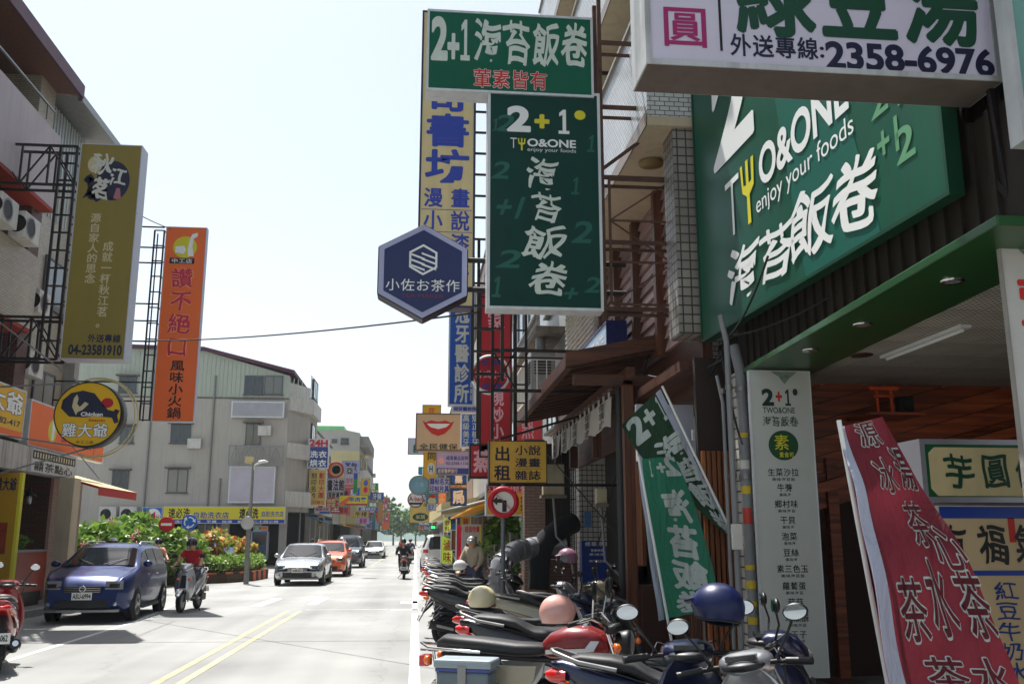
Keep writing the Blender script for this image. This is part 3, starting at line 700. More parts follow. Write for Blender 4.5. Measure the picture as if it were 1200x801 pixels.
# vertical pipes with stickers beside it
pg = mat('grey_pvc', (128, 130, 132), .5, 0, .15, 4, streak=.3); st_y = mat('yellow_sticker', (206, 176, 40), .5, 0, .2, 20); st_r = mat('red_sticker', (180, 60, 50), .5, 0, .1, 20)
for i, (u, r, z1, lb) in enumerate(((857, .03, 3.9, 'thin grey conduit left of the sticker covered drain pipe'), (872, .055, 3.6, 'grey drain pipe with yellow stickers beside the menu panel'), (849, .018, 3.3, 'thinnest conduit beside the cedar slat screen'))):
    x = P(u + 6, 640, Y=9.25 + .12 * i).x; y = 9.25 + .12 * i; pt = thing('drain_pipe', lb, 'pipe', (x, y, .12))
    MB().tube([(x, y, .12), (x, y, z1 - .3), (x - .02, y + .1, z1)], r, 12).build('pipe', pg, pt)
    for z in (.9, 2.2, 3.1): MB().lathe([(r * 1.25, 0), (r * 1.25, .05)], (x, y, z), n=12).build('clamp', steel_grey, pt)
    if i == 1:
        for z, hh, m_ in ((.78, .07, st_y), (.95, .05, st_y), (1.12, .08, st_y), (1.3, .05, st_y), (1.75, .16, st_r), (2.05, .08, st_y), (2.3, .09, wht_old), (2.62, .05, st_y)):
            MB().rings([[V((x + r * 1.05 * math.cos(q_), y + r * 1.05 * math.sin(q_), zz_)) for q_ in [R(-165 + 15 * j_) for j_ in range(8)]] for zz_ in (z, z + hh)], False, True, False).build('sticker', m_, pt)
    if i == 0: MB().box(x - .05, x + .05, y - .06, y, 1.5, 1.75).build('junction_box', wht_old, pt, .006)

# cedar slat screen
cs = thing('slat_screen', 'orange brown cedar slat screen behind the drain pipes', 'screen', (3.4, 10.1, .1))
MB().box(3.08, 3.85, 10.12, 10.2, .1, 3.6).build('backing', mat('dark_screen_back', (40, 28, 22), .7), cs)
for i in range(13): MB().box(3.1 + i * .058, 3.14 + i * .058, 10.06, 10.119, .12, 2.55).build('slat', wood_o, cs)

# timber restaurant: facade cladding, awning, slatted front
tr = thing('timber_restaurant', 'dark timber restaurant front with projecting wooden canopy', 'restaurant', (3.4, 14, 0))
MB().box(3.5, 12, 10.9, 20.2, 3.2, 15.8).build('wall', tile_w, tr)
for y in (11.1, 12.6, 14.0, 15.4, 16.6, 18.2, 19.8): MB().box(3.3, 3.5, y - .07, y + .07, 4.1, 6.57).build('cladding_post', wood_d, tr)
ys = [11.17, 12.53, 12.67, 13.93, 14.07, 15.33, 15.47, 16.53, 16.67, 18.13, 18.27, 19.73]
for a in range(0, 12, 2):
    for i in range(13):
        z = 4.15 + i * .185; MB().slab([(3.4, ys[a], z), (3.46, ys[a], z), (3.49, ys[a], z + .18), (3.45, ys[a], z + .18)], (0, ys[a + 1] - ys[a], 0)).build('cladding_board', clad_m, tr)
for zb, zt, yn, yf in ((6.58, 8.2, 10.4, 20.2), (9.4, 11.0, 10.4, 20.2), (12.3, 13.9, 10.4, 20.2)):
    MB().box(2.7, 2.82, yn, yf, zb + .06, zt).build('parapet', tile_w, tr); MB().box(2.82, 3.49, yn, yn + .12, zb + .06, zt).build('parapet', tile_w, tr)
    MB().box(2.69, 3.49, yn - .01, yf, zb - .06, zb + .055).build('balcony_soffit', plaster, tr)
    MB().box(2.675, 2.69, yn - .02, yf, zb - .07, zb + .12).build('edge_tile', tile_band, tr); MB().box(2.66, 2.86, yn - .03, yf, zt, zt + .05).build('coping', conc, tr)
    for y in (12, 15, 18):
        w_ = MB().box(3.46, 3.5, y, y + 1.4, zt - .3, zt + 1.0).build('window', steel_grey, tr); MB().box(3.45, 3.462, y + .06, y + 1.34, zt - .24, zt + .94).build('pane', glass_dark, w_)
MB().box(3.43, 3.498, 10.95, 20.2, 3.1, 4.13).build('timber_lining', wood_dy, tr); MB().box(3.0, 3.43, 10.45, 12.55, 3.5, 3.62).build('beam', wood_dy, tr); MB().box(3.3, 3.42, 10.5, 10.62, .1, 4.1).build('post', wood_d, tr)
p = P(763, 191, Z=6.5); MB().lathe([(0, -.05), (.16, -.045), (.17, 0)], (p.x, p.y, 6.515), n=20).build('ceiling_lamp', mat('amber_shade', (120, 100, 50), .4), tr)
# canopy
cz = 4.0
MB().slab([(2.05, 12.75, cz + .07), (3.5, 12.75, cz + .38), (3.5, 12.75, cz + .44), (2.05, 12.75, cz + .13)], (0, 6.8, 0)).build('roof', wood_dy, tr)
MB().box(2.02, 2.12, 12.7, 19.6, cz - .08, cz + .1).build('eave_beam', wood_dy, tr)
MB().slab([(2.02, 12.65, cz - .06), (3.5, 12.65, cz + .26), (3.5, 12.65, cz + .46), (2.02, 12.65, cz + .14)], (0, .09, 0)).build('barge_board', wood_dx, tr)
for i in range(14):
    y = 12.95 + i * .5; MB().slab([(2.12, y, cz - .04), (3.48, y, cz + .25), (3.48, y, cz + .34), (2.12, y, cz + .06)], (0, .07, 0)).build('rafter', wood_dx, tr)
MB().box(2.86, 2.98, 12.6, 19.5, 3.78, 3.94).build('beam', wood_dy, tr); MB().box(2.15, 3.5, 12.78, 12.9, 3.72, 3.86).build('beam', wood_dx, tr)
for y in (12.85, 15.2, 17.5, 19.4):
    MB().box(2.85, 2.99, y - .07, y + .07, 2.9 if y > 13 else .1, 3.78).build('post', wood_d, tr)
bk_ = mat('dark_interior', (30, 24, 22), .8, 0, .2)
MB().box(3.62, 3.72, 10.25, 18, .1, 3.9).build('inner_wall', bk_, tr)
for k, (ya, yb, zt, m_) in enumerate(((10.3, 11.5, 1.15, wood_d), (11.5, 12.6, 3.7, wood_o), (13.4, 14.0, 3.7, wood_o), (14.6, 15.2, 1.2, wood_d), (14.6, 15.2, 3.7, wood_o))):
    n = int((yb - ya) / .075); q = MB()
    for i in range(n): q.box(3.5, 3.56, ya + i * .075, ya + i * .075 + .05, .12, zt)
    q.build('slat_front', m_, tr)
for i in range(22): MB().box(3.42, 3.47, 10.95 + i * .075, 11.0 + i * .075, .12, 1.0).build('low_slat', wood_d, tr)
MB().box(3.4, 3.5, 10.9, 12.6, 1.0, 1.08).build('rail', wood_dy, tr)
MB().box(3.0, 3.3, 12.6, 12.95, .1, 1.0).build('side_box', mat('dark_brown_box', (62, 36, 28), .6), tr)
# lamp/drain post in front
pp = MB(); px_ = P(728, 600, Y=13.4).x; pp.tube([(px_, 13.4, .32), (px_, 13.4, 3.9)], .055, 12); pp.tube([(px_, 13.4, .35), (px_ + .02, 13.36, .2), (px_ + .12, 13.2, .14), (px_ + .3, 13.0, .12)], .06, 12)
solo(pp, 'drain_pipe', mat('dark_grey_pipe', (56, 60, 62), .5, 0, .15, 6), 'dark grey round downpipe in front of the timber restaurant', 'pipe')
# noren
cloth_w = mat('white_cloth', (200, 198, 192), .8, 0, .1, 4, tl=.15)
nr = thing('noren_curtain', 'white split shop curtain with black characters under the wooden canopy', 'curtain', (2.9, 16, 3.2))
MB().cyl((2.8, 13.2, 3.74), (2.8, 19.7, 3.74), .02, 8).build('rod', wood_dy, nr)
for i in range(5):
    ya, yb = 13.35 + i * 1.24, 13.35 + i * 1.24 + 1.2; rg = []
    for r_ in range(7):
        z = 3.64 - .07 * r_; rg.append([V((2.8 + .03 * math.sin(j * .9 + i) * (r_ / 6) - .02 * r_ / 6, ya + (yb - ya) * j / 12, z - (.02 * math.sin(j * 1.3)) * (r_ == 6))) for j in range(13)])
    c_ = MB().rings(rg, False, True, False); q = c_.build('cloth_panel', cloth_w, nr)
    l_ = MB().text('|食事處', V((2.765, yb - .35, 3.62)), V((0, -.45, 0)), V((0, 0, -.4)), (0, 0, 1, 1), bold=.02); l_.build('lettering', ink, q)
    for j in (.15, .55, .95): MB().box(2.79, 2.81, ya + j, ya + j + .07, 3.63, 3.77).build('loop', cloth_w, nr)
# blue-ended light box on the cladding
flatboard('wall_sign', 'pale blue light box with navy end above the wooden canopy', 'sign', 2.93, 16.6, 14.2, 4.38, 4.98, mat('pale_blue_face', (150, 180, 205), .3), [('小木屋の店', (.1, .2, .9, .8), white_print, dict(bold=.02))], depth=.32, frame=mat('navy_casing', (14, 26, 92), .4))
# tile pillar with blue cabinet and stone block
tp = thing('tiled_pillar', 'white tiled pillar with blue notice behind the timber restaurant', 'pillar', (3.9, 20.5, .1)); MB().box(3.5, 4.35, 20.3, 20.9, .1, 4.0).build('shaft', tile_g, tp)
MB().box(3.6, 3.75, 20.24, 20.29, 1.85, 2.2).build('notice', mat('blue_notice', (90, 130, 180), .5), tp)
bc = board('blue_cabinet', 'dark blue painted notice cabinet standing against the tiled pillar', 'cabinet', P(682, 650, Y=19.9).x, P(716, 650, Y=19.9).x, P(700, 682, Y=19.9).z, P(700, 633, Y=19.9).z, 19.9, mat('royal_blue', (12, 52, 140), .4), [('修車停車', (.1, .02, .95, .14), white_print, dict(bold=.02)), ('營業時間', (.3, .2, .75, .27), white_print), ('AM 11:00-14:00', (.25, .3, .8, .36), white_print), ('PM 17:00-21:00', (.25, .46, .8, .52), white_print)], depth=.3, frame=mat('royal_blue', (12, 52, 140)), fw=.012)
x0s, x1s = P(686, 700, Y=19.9).x, P(730, 700, Y=19.9).x; zt = P(700, 684, Y=19.9).z
sb = thing('stone_base', 'grey stone block with four round holes under the blue cabinet', 'block', ((x0s + x1s) / 2, 20.1, .1)); MB().box(x0s, x1s, 19.9, 20.6, .1, zt).build('block', conc_d, sb, .02)
for u, v in ((701, 691), (701, 703), (723, 690), (723, 702)):
    p = P(u, v, Y=19.9); MB().lathe([(0, 0), (.055, 0), (.07, .012), (.075, 0)], (p.x, 19.893, p.z), (0, -1, 0), 16).build('vent_hole', blk, sb)

# everything behind: further right-hand buildings
_wc = {}
def window(parent, x, y, z, wd, ht, side, facing='x'):
    """shared window mesh: frame with a mullion and two panes set 4 cm back; its outer face on the wall"""
    k = (round(wd, 2), round(ht, 2))
    if k not in _wc:
        f = MB(); t = .05
        f.box(-.06, .03, -wd / 2, wd / 2, 0, t).box(-.06, .03, -wd / 2, wd / 2, ht - t, ht).box(-.06, .03, -wd / 2, -wd / 2 + t, t, ht - t).box(-.06, .03, wd / 2 - t, wd / 2, t, ht - t).box(-.05, .02, -t / 2, t / 2, t, ht - t).box(-.12, .03, -wd / 2 - .08, wd / 2 + .08, -.06, -.002)
        g = MB().box(-.035, .0, -wd / 2 + t, wd / 2 - t, t, ht - t)
        fo = f.build('window', mat('window_frame_grey', (88, 92, 94), .4, .5)); go = g.build('pane', pane_m); _wc[k] = (fo.data, go.data)
        bpy.data.objects.remove(fo); bpy.data.objects.remove(go)
    a, b = _wc[k]; o = bpy.data.objects.new('window', a); q = bpy.data.objects.new('pane', b); COL.objects.link(o); COL.objects.link(q)
    o.parent = parent; q.parent = o; o.location = V((x, y, z)) - ORG[parent.name]
    rz = {'x-': 0, 'x+': math.pi, 'y-': math.pi / 2}[side]; o.rotation_euler.z = rz
    return o
def acunit(mb, x, y, z, s=1):
    mb.box(x - .4 * s, x, y - .4, y + .4, z, z + .55)
def block(label, side, X, y0, y1, h, wm, fl=3.1, parapets=True, depth=10, name='shop_building', proj=.7, seed=1):
    """side=+1 right of the street (front looks to -X), -1 left"""
    rd = random.Random(seed); t = thing(name, label, 'building', (X, (y0 + y1) / 2, 0)); s = side
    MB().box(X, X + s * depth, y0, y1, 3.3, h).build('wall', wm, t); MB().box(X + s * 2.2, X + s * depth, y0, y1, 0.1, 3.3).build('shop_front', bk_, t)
    MB().box(X - s * .1, X + s * depth, y0 + .01, y1 - .01, h, h + .12).build('roof', conc_d, t)
    nb = max(2, int((y1 - y0) / 3.2))
    for i in range(nb + 1):
        y = y0 + .2 + (y1 - y0 - .4) * i / nb
        MB().box(X + s * .02, X + s * .42, y - .2, y + .2, 0.1, 3.3).build('pillar', wm, t)
    z = 3.3
    while z < h - 2:
        if parapets and rd.random() < .8:
            MB().box(X - s * proj, X - s * (proj - .1), y0 + .1, y1 - .1, z + .1, z + 1.15).build('parapet', rd.choice([wm, conc, wht_old, tile_w]), t)
            MB().box(X - s * proj, X - s * .002, y0 + .1, y1 - .1, z - .05, z + .1).build('balcony_slab', conc_d, t)
        for i in range(nb):
            y = y0 + (y1 - y0) * (i + .5) / nb; window(t, X, y, z + 1.0, 1.7, 1.35, 'x-' if s > 0 else 'x+')
        if rd.random() < .7:
            q = MB(); yy = rd.uniform(y0 + 1, y1 - 1); q.box(X - s * .5, X - s * .02, yy - .4, yy + .4, z + 1.5, z + 2.1); q.build('air_conditioner', wht_old, t)
        z += fl
    return t
block('grey tiled shop house behind the AC cabinet on the right', 1, 3.4, 21.2, 30, 14.6, tile_w, seed=2)
block('stained concrete shop house behind the red vertical sign', 1, 3.3, 30.2, 44, 13.2, conc, seed=3)
block('pinkish tiled shop house further down the right side', 1, 3.3, 44.2, 62, 15.8, tile_pink, seed=4)
block('pale shop house in the distance on the right side', 1, 3.3, 62.2, 90, 13, wht_old, seed=5)
block('far grey block on the right near the end of the street', 1, 3.4, 90.5, 140, 14.5, conc, seed=6)
block('farthest low block at the right end of the street', 1, 3.4, 141, 195, 10, conc_d, seed=7)
# cage balcony with AC cabinet
cg = thing('balcony_cage', 'white metal balcony cage on the wall beyond the wooden canopy', 'cage', (3.0, 22.5, 4.9))
mb = MB(); X0, X1, Y0, Y1, Z0, Z1 = 2.5, 3.4, 21.3, 24.0, 4.75, 5.7
for z in (Z0, Z1):
    mb.bar((X0, Y0, z), (X0, Y1, z), .04).bar((X0, Y0, z), (X1, Y0, z), .04).bar((X0, Y1, z), (X1, Y1, z), .04)
for i in range(14): y = Y0 + (Y1 - Y0) * i / 13; mb.bar((X0, y, Z0), (X0, y, Z1), .022)
for i in range(5): x = X0 + (X1 - X0) * i / 4; mb.bar((x, Y0, Z0), (x, Y0, Z1), .022)
mb.build('bars', wht_old, cg); MB().box(X0, X1, Y0, Y1, Z0 - .06, Z0 - .03).build('floor_plate', steel_rust, cg)
ac = thing('ac_cabinet', 'tall galvanised air conditioning cabinet inside the white balcony cage', 'air conditioner', (3.0, 22, 4.8))
MB().box(2.62, 3.2, 21.6, 22.4, 4.74, 6.0).build('case', steel_grey, ac, .02); MB().cyl((2.9, 22, 6.0), (2.9, 22, 6.35), .12, 12).build('flue', steel_grey, ac)
g_ = MB()
for i in range(8): g_.box(2.6, 2.619, 21.7, 22.3, 5.2 + i * .07, 5.235 + i * .07)
for i in range(6): g_.box(2.7, 3.1, 21.585, 21.599, 5.4 + i * .07, 5.435 + i * .07)
g_.build('louvre', steel_dark, ac)
sh_ = thing('roller_shutter_wall', 'pale corrugated shutter wall above the wooden canopy', 'shutter', (3.25, 18.5, 4.9)); q = MB()
for i in range(24): q.slab([(3.2, 16.8, 4.6 + i * .11), (3.29, 16.8, 4.6 + i * .11), (3.29, 16.8, 4.6 + i * .11 + .1), (3.25, 16.8, 4.6 + i * .11 + .1)], (0, 3.3, 0))
tag(q.build('shutter_slats', wht_old, sh_), kind='stuff')
gr = thing('window_grille', 'grey framed glass balcony screens high on the right wall', 'grille', (2.68, 22, 6.9)); q = MB()
for y in (20.6, 21.8, 23, 24.2, 25.4): q.bar((2.6, y, 6.6), (2.6, y, 8.4), .05)
for z in (6.6, 7.5, 8.4): q.bar((2.6, 20.6, z), (2.6, 25.4, z), .05)
q.build('frame', steel_grey, gr); MB().box(2.61, 2.63, 20.65, 25.35, 6.65, 8.35).build('pane', mat('grey_glass', (80, 92, 104), .15, 0, .2, 1), gr)
# ---------------------------------------------------------------- hanging signs, right side
cream = mat('aged_cream_face', (206, 190, 140), .5, 0, .12, 1.5, streak=.15); blue_p = mat('blue_print', (36, 62, 160), .5, 0, 0)
wg = mat('worn_white_print', (206, 216, 206), .5, 0, .1, 8); redw = mat('sign_red', (176, 26, 38), .45, 0, .08, 2); 
# A top green box
def uy(a, b, v): return (v - a) / (b - a)
Y1 = 10.9
bpx('shop_sign', 'green horizontal box 2+1 with white brush characters above the tall dark green sign', 'sign', (500, 16, 695, 110), Y1, mat('emerald_face', (2, 94, 70), .5, 0, .1, 1.2, streak=.16, spec=.2), [
    ('2', (.03, .1, .12, .62), wg, dict(bold=.05)), ('+', (.125, .3, .19, .6), wg, dict(bold=.05)), ('1', (.2, .11, .255, .62), wg, dict(bold=.05)),
    ('海苔飯卷', (.275, .07, .975, .66), wg, dict(bold=.035, brush=.7)), ('葷素皆有', (.275, .7, .725, .95), white_print, dict(bold=.06)), ('葷素皆有', (.275, .7, .725, .95), red_p, dict(bold=.02, lift=2))], depth=.3, fw=.03)
# B tall dark green
its = [('2', (.18, .08, .37, .195), white_print, dict(bold=.055)), ('+', (.42, .115, .54, .175), yel_print, dict(bold=.06)), ('1', (.6, .085, .75, .2), white_print, dict(bold=.06)), ('#disc', (.77, .085, .87, .13), yel_print),
       ('T', (.2, .228, .255, .275), white_print, dict(bold=-.01)), ('O&ONE', (.35, .228, .78, .265), white_print, dict(bold=.03)), ('enjoy your foods', (.35, .27, .78, .292), white_print, dict(bold=-.005)),
       ('#poly', (.265, .228, .335, .285), yel_print, dict(pts=[(0, .02), (.16, .02), (.2, .36), (.4, .38), (.4, .0), (.58, .0), (.58, .38), (.78, .36), (.8, .02), (.98, .02), (.92, .46), (.6, .56), (.62, 1), (.4, 1), (.4, .56), (.1, .46)]))]
for ch, b in (('海', (.33, .31, .64, .475)), ('苔', (.37, .475, .65, .615)), ('飯', (.29, .62, .69, .78)), ('卷', (.35, .785, .71, .945))): its.append((ch, b, wg, dict(bold=.026, brush=1.0, shear=.06, lift=2)))
for ch, b in (('2', (.05, .34, .2, .42)), ('1', (.02, .14, .12, .2)), ('+1', (.08, .5, .3, .6)), ('2', (.1, .74, .3, .82)), ('1', (.03, .86, .15, .95)), ('1', (.7, .4, .85, .48)), ('2', (.75, .6, .92, .7)), ('1', (.86, .2, .98, .28)), ('2', (.85, .85, .98, .92)), ('+', (.66, .9, .78, .95)), ('2', (.08, .12, .24, .2))): its.append((ch, b, green_pt, dict(shear=.3)))
bpx('shop_sign', 'tall dark green box with 2+1 TWO&ONE and four white brush characters', 'sign', (571, 107, 705, 363), Y1 + .02, green_dk, its, depth=.26, fw=.035)
# C hexagon
xa, xb, za, zb = frame_xy((444, 262, 547, 374), 11.2); cx, cz_ = (xa + xb) / 2, (za + zb) / 2; rr = (zb - za) / 2
hx = thing('hexagon_sign', 'navy hexagonal tea shop sign with pale border beside the tall green sign', 'sign', (cx, 11.3, cz_))
def hexa(r, y, k=1.05): return [V((cx + k * r * math.sin(a), y, cz_ + r * math.cos(a))) for a in [math.pi / 3 * i for i in range(6)]]
MB().slab(hexa(rr, 11.2), (0, .3, 0)).build('casing', mat('hex_casing', (30, 28, 48), .4, .2), hx, .02)
MB().add(hexa(rr * .975, 11.196), [(0, 1, 2, 3, 4, 5)], False).build('border', mat('pale_lilac_border', (168, 172, 204), .4), hx)
MB().add(hexa(rr * .86, 11.19), [(0, 1, 2, 3, 4, 5)], False).build('face', mat('hex_navy', (28, 40, 92), .35, 0, .06, 2), hx)
lg = MB()
def hring(r0, r1, c, y):
    a = [V((c[0] + r0 * math.sin(t), y, c[1] + r0 * math.cos(t))) for t in [math.pi / 3 * i for i in range(6)]]; b = [V((c[0] + r1 * math.sin(t), y, c[1] + r1 * math.cos(t))) for t in [math.pi / 3 * i for i in range(6)]]
    for i in range(6): j = (i + 1) % 6; lg.quad(a[i], a[j], b[j], b[i])
hc = (cx + .0, cz_ + .14); hring(.2, .17, hc, 11.184)
for k_ in (-.09, -.02, .05):
    lg.quad(V((hc[0] - .16, 11.184, hc[1] + k_ + .035)), V((hc[0] + .02, 11.184, hc[1] + k_ - .03)), V((hc[0] + .02, 11.184, hc[1] + k_ - .055)), V((hc[0] - .16, 11.184, hc[1] + k_ + .01)))
    lg.quad(V((hc[0] - .02, 11.183, hc[1] + k_ + .045)), V((hc[0] + .16, 11.183, hc[1] + k_ - .02)), V((hc[0] + .16, 11.183, hc[1] + k_ - .045)), V((hc[0] - .02, 11.183, hc[1] + k_ + .02)))
lg.text('小佐お茶作', V((cx - .46, 11.184, cz_ - .1)), V((.92, 0, 0)), V((0, 0, -.17)), (0, 0, 1, 1), bold=-.005); lg.build('lettering', white_print, hx)
MB().text('TEA MAKER', V((cx - .26, 11.184, cz_ - .3)), V((.52, 0, 0)), V((0, 0, -.04)), (0, 0, 1, 1), bold=0).build('small_lettering', mat('dull_red_print', (130, 44, 60), .5, 0, 0), hx)
ar = MB()
for z in (cz_ + .2, cz_ - .18): ar.cyl((cx + .5, 11.35, z), (2.6, 11.35, z), .035, 10)
ar.build('arm', steel_dark, hx)
# D blue/cream bookshop sign
x0, x1, z0, z1 = frame_xy((491.5, 14, 557, 360), 13.6)
its = [('|奇書坊', (.08, .235, .92, .6), blue_p, dict(bold=.05)), ('漫', (.08, .61, .44, .68), blue_p, dict(bold=.035)), ('畫', (.56, .61, .92, .68), blue_p, dict(bold=.035)), ('小', (.08, .685, .44, .755), blue_p, dict(bold=.035)), ('說', (.56, .685, .92, .755), blue_p, dict(bold=.035)),
       ('漆', (.56, .76, .92, .83), blue_p, dict(bold=.035)), ('雜', (.08, .76, .44, .83), blue_p, dict(bold=.035)), ('誌', (.56, .835, .92, .905), blue_p, dict(bold=.035)), ('租', (.08, .835, .44, .905), blue_p, dict(bold=.035)), ('售', (.56, .91, .92, .98), blue_p, dict(bold=.035)),
       ('漫', (.1, .06, .9, .2), blue_p, dict(bold=.07)), ('#rect', (.05, .684, .95, .686), blue_p), ('#rect', (.05, .757, .95, .759), blue_p)]
board('bookshop_sign', 'tall narrow cream sign with blue bookshop characters behind the green signs', 'sign', x0, x1, z0, z1, 13.6, cream, its, depth=.3, fw=.03, frame=mat('dark_blue_frame', (40, 44, 80), .4, .2))
# E dental sign
def rsign(name, label, px, Y, face, items=(), **k): return bpx(name, label, 'sign', px, Y, face, items, **k)
lettw = mat('silver_print', (206, 206, 196), .45, 0, 0); dk_blue = mat('dental_blue', (22, 84, 176), .4, 0, .06, 2)
rsign('dental_sign', 'tall blue dental clinic sign with silver characters', (526, 300, 556, 475), 19.5, dk_blue, [('|德冠牙醫診所', (.22, .2, .82, .985), lettw, dict(bold=.05)), ('|專業美容', (.84, .8, .94, .97), lettw)], depth=.25)
rsign('blue_strip_sign', 'small lilac strip sign under the tall blue dental sign', (530, 475, 560, 483), 19.6, mat('lilac_face', (170, 170, 220), .4), [('冠牙醫診所', (.05, .1, .95, .9), blue_p, dict(bold=.04))])
rsign('dental_sign', 'blue double column sign of small silver characters behind the smiling lips sign', (540, 484, 563, 524), 22, dk_blue, [('|高級美牙', (.08, .03, .45, .97), lettw, dict(bold=.03)), ('|矯正植牙', (.55, .03, .92, .97), lettw, dict(bold=.03))])
# F red vertical restaurant sign
rsign('restaurant_sign', 'tall red vertical sign with pink characters and a diagonal steel strut', (562, 342, 600, 536), 16.8, redw, [('|客家', (.22, .0, .78, .24), mat('pink_print', (226, 170, 180), .5, 0, 0), dict(bold=.03, brush=.6)), ('|現炒小館', (.34, .6, .76, .99), mat('pink_print', (226, 170, 180)), dict(bold=.05))], depth=.25, frame=steel_dark)
# G round red sign
def disc_sign(label, u, v, ru, Y, face, rim, items, name='round_sign', depth=.16, rimw=.04, rings=()):
    c = P(u, v, Y=Y); r = (P(u + ru, v, Y=Y) - c).length; t = thing(name, label, 'sign', tuple(c))
    MB().lathe([(0, depth), (r, depth), (r, 0), (r - rimw, -.015), (r - rimw, 0)], c, (0, 1, 0), 36).build('casing', rim, t)
    MB().lathe([(0, 0), (r - rimw, 0)], c + V((0, -.002, 0)), (0, 1, 0), 36).build('face', face, t)
    if items: letters(t, c + V((-r, -.004, r)), V((2 * r, 0, 0)), V((0, 0, -2 * r)), items)
    return t, c, r
pinkp = mat('pink_print', (226, 170, 180))
disc_sign('round red sign with pink and blue characters behind black steel framing', 575, 438, 23, 15.6, redw, wht, [('熱炒', (.28, .12, .45, .3), blue_p, dict(bold=.03)), ('快炒', (.58, .12, .78, .3), blue_p, dict(bold=.03)), ('各式小吃', (.08, .4, .95, .62), pinkp, dict(bold=.03)), ('炒飯', (.28, .72, .48, .9), blue_p, dict(bold=.03)), ('炒麵', (.55, .72, .78, .9), blue_p, dict(bold=.03))])
# H rental sign
rsign('rental_sign', 'yellow rental sign with big navy characters for comics novels and magazines', (573, 516, 641, 566), 16.0, mat('aged_yellow_face', (206, 166, 58), .45, 0, .14, 3, streak=.25), [
    ('出', (.08, .12, .38, .5), navy, dict(bold=.04)), ('租', (.08, .56, .38, .95), navy, dict(bold=.04)), ('小說', (.44, .1, .9, .35), navy, dict(bold=.03)), ('漫畫', (.44, .4, .9, .63), navy, dict(bold=.03)), ('雜誌', (.44, .69, .9, .93), navy, dict(bold=.03)), ('#rect', (.42, .655, .92, .662), navy)], depth=.3, frame=steel_dark, fw=.015)
rsign('steam_sign', 'small red sign with one pink character left of the yellow rental sign', (550, 520, 576, 560), 16.8, redw, [('蒸', (.15, .15, 1.05, .85), pinkp, dict(bold=.06))], frame=steel_dark)
rsign('food_sign', 'red and yellow food board behind the round no left turn sign', (569, 567, 623, 604), 19.6, mat('amber_face', (224, 168, 30), .45, 0, .08, 3), [('#rect', (.01, .02, .99, .27), redw), ('江東現炒', (.03, .02, .98, .27), pinkp, dict(bold=.04, lift=2)), ('|炒炸', (.75, .34, .97, .85), dgreen_p, dict(bold=.05))])
